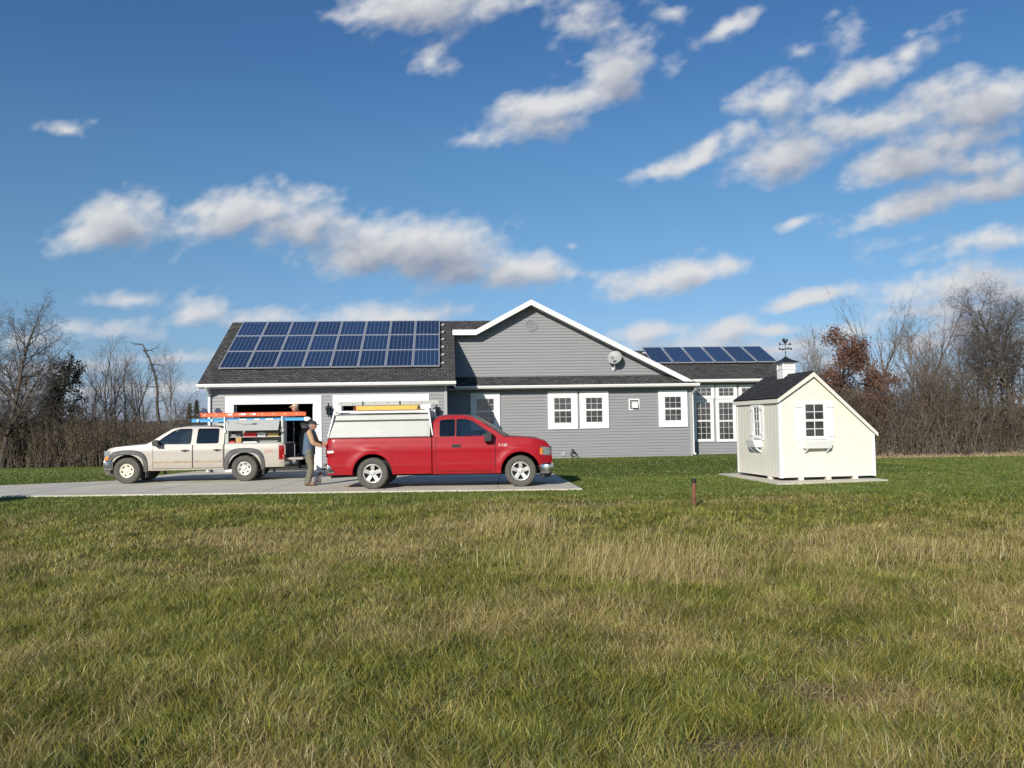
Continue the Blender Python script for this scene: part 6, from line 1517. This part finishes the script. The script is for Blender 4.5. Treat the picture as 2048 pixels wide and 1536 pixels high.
R_l = [(pC, 1628, 705, 60, .4, 'pale bare tree close behind the cupola side of the shed'), (pD, 1655, 690, 58, 1.3, 'bare saplings rising behind the left half of the russet oak'), (pF, 1738, 640, 57, 2.9, 'tall bare tree rising out of the right side of the russet oak'),
       (pF, 1795, 615, 55, .3, 'tall fork-stemmed bare tree standing clear in the gap right of the oak'), (pF, 1838, 612, 56, 3.5, 'tall slender bare tree close right of the fork-stemmed one'), (pC, 1830, 665, 53, 1.9, 'brown bare tree right behind the pair of tall slender trees'),
       (pA, 1868, 690, 55, 4.4, 'round-topped bare tree, first of the lower ones after the tall slender pair'), (pD, 1898, 688, 56, .8, 'bare sapling clump in the middle of the right-hand tree line'), (pC, 1925, 692, 54, 5.2, 'bare tree left of the big dark edge trees'),
       (pA, 1952, 675, 56, .1, 'bushy bare tree immediately left of the big dark trees at the right edge'), (pE, 1985, 640, 53, 4.0, 'dark bare tree, inner one of the big dark trees at the right edge'), (pE, 2030, 600, 51, 1.1, 'tallest dark bare tree, at the right edge of the photo'),
       (pA, 2075, 610, 54, 2.0, 'bare tree cut off by the right edge of the photo'), (pC, 2008, 665, 56, .7, 'thin bare tree between the two biggest dark trees at the right edge')]
for (pr, u, v, Y, r_, lb) in R_l: put(pr, u, v, Y, r_, lb, GR_)
for t in (pA, pB, pC, pD, pE): pass
oak = make_tree('oak_tree', 'oak holding dense russet-brown leaves behind the shed roof', 'tree', 71, 6.2, spread=.6, trunk_r=.14, dens=1.15, levels=3, first=.1, up=.12, leaf='leafrusset', nleaf=15000, lsize=.11)
place(oak, 1690, 700, 52, rot=.4); oak.scale = (oak.scale[0]*1.15, oak.scale[1], oak.scale[2])
o2 = make_tree('oak_tree', 'smaller brown-leaved oak on the right flank of the larger russet oak', 'tree', 72, 4.5, spread=.6, trunk_r=.10, dens=1.0, levels=3, first=.1, up=.12, leaf='leafrusset', nleaf=5000, lsize=.11); place(o2, 1752, 755, 53)
vine = make_tree('vine_covered_tree', 'dark vine-smothered tree with a broad top, right of the left-edge trees', 'tree', 83, 6.5, bark='barkdark', twig='twigdark', spread=.55, trunk_r=.14, dens=1.2, levels=3, first=.2, up=.1, leaf='leafvine', nleaf=9000, lsize=.16)
place(vine, 122, 752, 54); vine.scale = (vine.scale[0]*.72, vine.scale[1]*.72, vine.scale[2])
# dead snag: broken crown, few stubs
rng = np.random.default_rng(5); T = []; p = np.zeros(3); d = np.array([0, 0, 1.0]); pts = [p]
for i in range(16): d = d*.6+np.array([0, 0, .4])+rng.normal(size=3)*.10*(.3+i/10); d[2] = max(d[2], .8); d /= np.linalg.norm(d); p = p+d*.52; pts.append(p)
for i in range(16): T.append([*pts[i], *pts[i+1], .16*(1-.05*i), .16*(1-.05*(i+1))])
Bs = []
for i, (sx_, up_, L__) in {8: (1, .5, .7), 10: (-1, .15, 1.3), 11: (1, .9, .6), 12: (-1, .8, .5), 13: (1, .1, 1.0), 14: (-1, 1.1, .6), 15: (1, .3, .9), 5: (-1, 1, .5), 16: (-1, -.05, .9)}.items():
    q = pts[i].copy(); dd_ = np.array([sx_, .2*rng.normal(), up_]); dd_ /= np.linalg.norm(dd_)
    for k in range(5):
        q2 = q+dd_*L__/5; Bs.append([*q, *q2, .05*(1-.17*k), .05*(1-.17*(k+1))]); 
        if k in (1, 3): e_ = dd_+rng.normal(size=3)*.7; Bs.append([*q2, *(q2+e_*L__*.28), .02, .006])
        q = q2; dd_ = dd_+rng.normal(size=3)*.3+np.array([0, 0, .15]); dd_ /= np.linalg.norm(dd_)
for k in range(60):
    i = rng.integers(3, 16); s_ = rng.normal(size=3); s_[2] = abs(s_[2]); s_ /= np.linalg.norm(s_); Bs.append([*pts[i], *(pts[i]+s_*(.15+.35*rng.random())), .02, .005])
snag = thing('dead_tree', 'tall dead snag with crooked broken branches left of the garage', 'tree'); sticks_mesh('trunk', np.concatenate([np.array(T), np.array(Bs)]), M['barkdark'], snag, 6)
snag['_h'] = pts[-1][2]+.3; place(snag, 318, 678, 54)
# small conifers beyond
def conifer(u, vtop, Y, label, seed):
    rng = np.random.default_rng(seed); t = thing('conifer', label, 'tree', group='small conifers beyond the drive'); h = 5.0; T = [[0, 0, 0, 0, 0, h, .09, .01]]; B = []
    for z in np.arange(.6, h-.05, .16):
        L__ = (h-z)*.24+.05
        for k in range(9): a_ = rng.random()*6.28; l_ = L__*(.7+.5*rng.random()); B.append([0, 0, z, l_*math.cos(a_), l_*math.sin(a_), z-.12*l_+.05, .02, .006])
    B = np.array(B); sticks_mesh('trunk', np.array(T), M['barkdark'], t, 6); sticks_mesh('branches', B, M['twigdark'], t, 3)
    n = 3500; i = rng.integers(0, len(B), n); f = rng.random((n, 1)); C = B[i, :3]*(1-f)+B[i, 3:6]*f+rng.normal(size=(n, 3))*.04; leaves_mesh('needles', C, .12, M['leafgreen'], t, rng, .6); t['_h'] = h; place(t, u, vtop, Y)
conifer(379, 806, 66, 'small dark conifer left of the garage corner, above the blue ladder end', 1); conifer(393, 800, 68, 'second small conifer, right against the garage corner', 2)
M['scrubleaf'] = mat('olive_scrub_leaves', (.13, .115, .045), .8, var=.6, scale=.5)
# undergrowth thickets (nobody could count the stems)
def thicket(name, x0, x1, y0, y1, hfun, nst, seed, mt1, mt2):
    rng = np.random.default_rng(seed); x = x0+(x1-x0)*rng.random(nst); y = y0+(y1-y0)*rng.random(nst)**1.3; z = hgt(x, y); h = hfun(x)*(.25+.95*rng.random(nst)**1.2)*(.75+.5*vn(x*1.1, y*.4, 96)); lean = rng.normal(size=(nst, 2))*.22
    mid = np.stack([x+lean[:, 0]*h*.5, y+lean[:, 1]*h*.5, z+h*.55], 1); top = mid+np.stack([(lean[:, 0]+rng.normal(size=nst)*.15)*h*.6, (lean[:, 1])*h*.5, h*.45], 1); b0 = np.stack([x, y, z-.05], 1); r = .012+.016*rng.random(nst)
    S1 = np.concatenate([b0, mid, r[:, None], r[:, None]*.7], 1); S2 = np.concatenate([mid, top, r[:, None]*.7, r[:, None]*.2], 1)
    k = 7; f = rng.random((nst, k, 1)); base = np.where(f < .5, b0[:, None]+(mid-b0)[:, None]*f*2, mid[:, None]+(top-mid)[:, None]*(f-.5)*2); dr_ = rng.normal(size=(nst, k, 3)); dr_[..., 2] = np.abs(dr_[..., 2])*.8+.3; dr_ /= np.linalg.norm(dr_, axis=-1, keepdims=True)
    tw = base+dr_*(h[:, None, None]*(.12+.22*rng.random((nst, k, 1)))); S3 = np.concatenate([base, tw, np.full((nst, k, 1), .009), np.full((nst, k, 1), .003)], -1).reshape(-1, 8)
    t = thing(name, None, None); t['kind'] = 'stuff'; sticks_mesh('stems', np.concatenate([S1, S2, S3]), M[mt1], t, 3)
    nl = nst*14; i = rng.integers(0, nst*k, nl); f2 = rng.random((nl, 1))*1.1; C = base.reshape(-1, 3)[i]*(1-f2)+tw.reshape(-1, 3)[i]*f2; C = C[C[:, 2] > -3]; leaves_mesh('dead_leaves', C, .085, M[mt2], t, rng, .4); return t
def hL(x): return 3.1+1.1*(vn(x*.22, x*0, 91)-.5)*2+.5*(vn(x*.9, x*0, 92)-.5)*2
def hR(x): return 3.4+.9*(vn(x*.22, x*0, 93)-.5)*2+.5*(vn(x*.9, x*0, 94)-.5)*2+1.2*np.exp(-((x-25)/3.0)**2)-.9*np.exp(-((x-22.5)/1.5)**2)
thicket('undergrowth', -58, -17, 50, 58, hL, 7500, 3, 'twigbrown', 'leafbrown'); thicket('undergrowth', 14, 56, 49, 57, hR, 7500, 4, 'twigbrown', 'leafbrown')
thicket('scrub', 15, 54, 48.9, 51, lambda x: hR(x)*.95, 800, 14, 'twig', 'scrubleaf'); thicket('scrub', -52, -18, 49.6, 52, lambda x: hL(x)*.95, 700, 15, 'twigdark', 'scrubleaf')
def grassfringe(x0, x1, y, n, seed):
    rng = np.random.default_rng(seed); x = x0+(x1-x0)*rng.random(n); yy = y+rng.normal(size=n)*.35; z = hgt(x, yy); k_ = vn(x*.9, yy*.9, 7)*.6+vn(x*3, yy*2, 8)*.4; sel = k_ > .42; x, yy, z, k_ = x[sel], yy[sel], z[sel], k_[sel]; n = len(x); h = .08+.75*rng.random(n)*(k_-.35); l_ = rng.normal(size=(n, 2))*.15
    S1 = np.concatenate([np.stack([x, yy, z], 1), np.stack([x+l_[:, 0], yy+l_[:, 1], z+h], 1), np.full((n, 1), .014), np.full((n, 1), .004)], 1); t = sticks_mesh('dry_grass_fringe', S1, mat('straw_fringe', (.42, .33, .19), .9, var=.25), None, 3); t['kind'] = 'stuff'
grassfringe(14, 56, 48.8, 6500, 5)
# unseen evergreen shrub added outside the frame to cast the shadow on the lawn
rng = np.random.default_rng(9); sh = thing('shrub', 'unseen evergreen shrub added left of the view to cast a shadow on the lawn', 'shrub', (-13.6, 16.6, 0)); T = [[0, 0, 0, .1*math.cos(a_), .1*math.sin(a_), 1.0, .03, .01] for a_ in np.linspace(0, 6, 7)]
sticks_mesh('stems', np.array(T), M['barkdark'], sh, 5); C = rng.normal(size=(5000, 3)); C /= np.linalg.norm(C, axis=1, keepdims=True); C *= (.55+.45*rng.random((5000, 1))**.4)*np.array([[.95, .8, .8]]); C[:, 2] += .85; leaves_mesh('foliage', C, .13, M['leafgreen'], sh, rng)

# ------------------------------------------------------------------ grass
def inpoly(x, y, poly):
    c = np.zeros(x.shape, bool); n = len(poly)
    for i in range(n):
        x0, y0 = poly[i]; x1, y1 = poly[(i+1) % n]; k = ((y0 > y) != (y1 > y)) & (x < (x1-x0)*(y-y0)/(y1-y0+1e-12)+x0); c ^= k
    return c
def blades(n, y0, y1, seed, hmul=1.0, expo=1.15, straw=False):
    rng = np.random.default_rng(seed)
    # distance density ~ y^-expo over a fan a little wider than the view
    a = 2-expo-.0; t = rng.random(n); y = (y0**a+(y1**a-y0**a)*t)**(1/a); half = .66*y+1.3; x = (rng.random(n)*2-1)*half
    keep = ~inpoly(x-.05, y-.13*vn(x*2.5, x*0, 12)-.06*vn(x*9, x*0, 13), DRV); shq = [tuple(A_), tuple(B_), tuple(C_), tuple(D_)]; keep &= ~inpoly(x, y, shq)
    hx = (x-HO.x)*E.x+(y-HO.y)*E.y; hy = (x-HO.x)*DD.x+(y-HO.y)*DD.y; keep &= ~((hy > -.1) & (hx > aL) & (hx < 0)) & ~((hy > wb-.03) & (hx > 0) & (hx < aWR)) & ~((hy > sb) & (hx > aWR) & (hx < sR))
    return x[keep], y[keep], rng
def grass_obj(name, sets, mt_):
    Vs, Qs, Ts, Cs = [], [], [], []; o = 0
    for (x, y, h, w_, lean, lang, face, col) in sets:
        n = len(x); z = hgt(x, y)-.005; c, s_ = np.cos(face)*w_*.5, np.sin(face)*w_*.5; lx, ly = np.cos(lang)*lean*h, np.sin(lang)*lean*h; vz = h*np.sqrt(np.clip(1-lean**2*.6, .12, 1))
        b0 = np.stack([x-c, y-s_, z], 1); b1 = np.stack([x+c, y+s_, z], 1); m0 = np.stack([x-c*.8+lx*.38, y-s_*.8+ly*.38, z+vz*.58], 1); m1 = np.stack([x+c*.8+lx*.38, y+s_*.8+ly*.38, z+vz*.58], 1); tp = np.stack([x+lx, y+ly, z+vz], 1)
        V = np.stack([b0, b1, m0, m1, tp], 1).reshape(-1, 3); i = (np.arange(n)*5+o)[:, None]; Qs.append(i+np.array([[0, 1, 3, 2]])); Ts.append(i+np.array([[2, 3, 4]])); Vs.append(V); Cs.append(np.repeat(col, 5, axis=0)); o += 5*n
    ob = npmesh(name, np.concatenate(Vs), [np.concatenate(Qs), np.concatenate(Ts)], mt_, cols=np.concatenate(Cs)); ob['kind'] = 'stuff'; return ob
mt, nt, b = newmat('grass_blades'); L = nt.links.new; nt.nodes.remove(b)
at = N(nt, 'ShaderNodeAttribute', attribute_name='Col'); df = N(nt, 'ShaderNodeBsdfDiffuse'); tl_ = N(nt, 'ShaderNodeBsdfTranslucent'); gs = N(nt, 'ShaderNodeBsdfGlossy', Roughness=.45)
L(at.outputs[0], df.inputs[0]); L(at.outputs[0], tl_.inputs[0]); m1 = N(nt, 'ShaderNodeMixShader'); m1.inputs[0].default_value = .25; L(df.outputs[0], m1.inputs[1]); L(tl_.outputs[0], m1.inputs[2])
m2 = N(nt, 'ShaderNodeMixShader'); m2.inputs[0].default_value = .04; L(m1.outputs[0], m2.inputs[1]); L(gs.outputs[0], m2.inputs[2]); L(m2.outputs[0], nt.nodes['Material Output'].inputs[0])
greens = np.array([[.215, .235, .036], [.260, .260, .042], [.090, .130, .025], [.370, .305, .056], [.175, .200, .045]]); lushg = np.array([[.145, .190, .034], [.160, .200, .038], [.120, .168, .032], [.185, .200, .042]])
straws = np.array([[.46, .36, .15], [.36, .27, .105], [.27, .19, .075], [.54, .46, .24], [.38, .32, .10]])
def colours(x, y, rng, bias=0):
    n = len(x); d = np.clip(dryness(x, y)+bias, 0, 1); lush = S((y-14.6+2.2*(vn(x*.35, y*.5, 6)-.5)+.9*(vn(x*1.6, y*1.6, 8)-.5))/3.6)[:, None]; g_ = greens[rng.integers(0, 5, n)]*(1-lush)+lushg[rng.integers(0, 4, n)]*lush; s_ = straws[rng.integers(0, 5, n)]
    k = (rng.random(n) < (d*.80+.03)*(1-.88*lush[:, 0]))[:, None]; half = (rng.random((n, 1)) < .3) & (lush < .5); c = np.where(k, s_, np.where(half, g_*.72+s_*.28*.8, g_)); cl2 = (.55+.90*fbm(x*3.0, y*3.0, 88, 4))[:, None]; va = 1-.55*lush; return c*(1+(rng.random((n, 1))-.5)*.66*va)*(1+(cl2-1)*(.4+.6*va)), d
sets = []
def band(n, y0, y1, seed, expo):
    x, y, rng = blades(n, y0, y1, seed, expo=expo); ba_ = bare(x, y); k = rng.random(len(x)) > ba_*.75; x, y = x[k], y[k]; n = len(x); col, d = colours(x, y, rng)
    near = S((19.2-y)/1.8); clump = np.clip(fbm(x*1.3, y*1.3, 15, 3)*1.6-.35, 0, 1)*.65+vn(x*5, y*5, 19)*.35; h = (.034+near*(.016+.085*clump**1.7))*(.55+.9*rng.random(n)); h *= 1+near*1.1*np.exp(-((x+2.9)/.9)**2-((y-14.8)/.9)**2)
    w_ = np.maximum(.0034, .00052*y)*(.7+.7*rng.random(n)); lean = np.clip(rng.normal(.98, .36, n), .05, 1.28)*(.5+.5*near); lang = rng.random(n)*6.28; mat_ = rng.random(n) < .55; lang = np.where(mat_, 22*fbm(x*1.6, y*1.6, 44, 3)+rng.normal(size=n)*.7, lang)
    sets.append((x, y, h, w_, lean, lang, rng.random(n)*3.14, col))
band(520000, 2.6, 9.0, 101, 1.35); band(380000, 9.0, 24, 102, 1.35); band(150000, 24, 48, 103, 1.6)
# taller dry stalks
def stalks(n, y0, y1, seed, hmin, hmax, cond):
    x, y, rng = blades(n, y0, y1, seed, expo=1.2); k = rng.random(len(x)) < cond(x, y); x, y = x[k], y[k]; n = len(x); col = straws[rng.integers(0, 5, n)]*(.8+.5*rng.random((n, 1)))
    sets.append((x, y, (hmin+(hmax-hmin)*rng.random(n)**1.6), np.maximum(.0022, .00036*y)*(.7+.6*rng.random(n)), np.clip(rng.normal(.5, .28, n), .05, 1.1), rng.normal(.6, 1.0, n), rng.random(n)*3.14, col))
stalks(42000, 2.6, 18, 105, .08, .24, lambda x, y: (1-.75*S((y-11)/3))*np.clip(dryness(x, y)*1.1-.25, .03, .7)*(.4+vn(x*1.5, y*1.5, 66)))
def lying(n, y0, y1, seed):
    x, y, rng = blades(n, y0, y1, seed, expo=1.3); k = rng.random(len(x)) < np.clip(dryness(x, y)*1.2-.1, .08, .9); x, y = x[k], y[k]; n = len(x); col = straws[rng.integers(0, 5, n)]*(.8+.55*rng.random((n, 1)))
    L0 = .06+.20*rng.random(n)**2; up_ = rng.random(n) < .5; lang = np.where(up_, rng.normal(.75, .5, n), rng.random(n)*6.28)
    sets.append((x, y, L0, np.maximum(.0024, .00034*y)*(.7+.6*rng.random(n)), np.clip(rng.normal(1.16, .12, n), .8, 1.275), lang, lang+1.57+rng.normal(size=n)*.3, col))
lying(90000, 2.6, 14, 107)
gT = lambda x, y: np.exp(-((x-1.2)/1.0)**2-((y-9.3)/1.1)**2)+.8*np.exp(-((x+.1)/.8)**2-((y-12.8)/1.0)**2)+.35*np.exp(-((x-5)/1.5)**2-((y-9)/.8)**2)
stalks(70000, 6.5, 15, 106, .16, .40, lambda x, y: np.clip(gT(x, y), 0, .9))
grass_obj('grass', sets, mt)
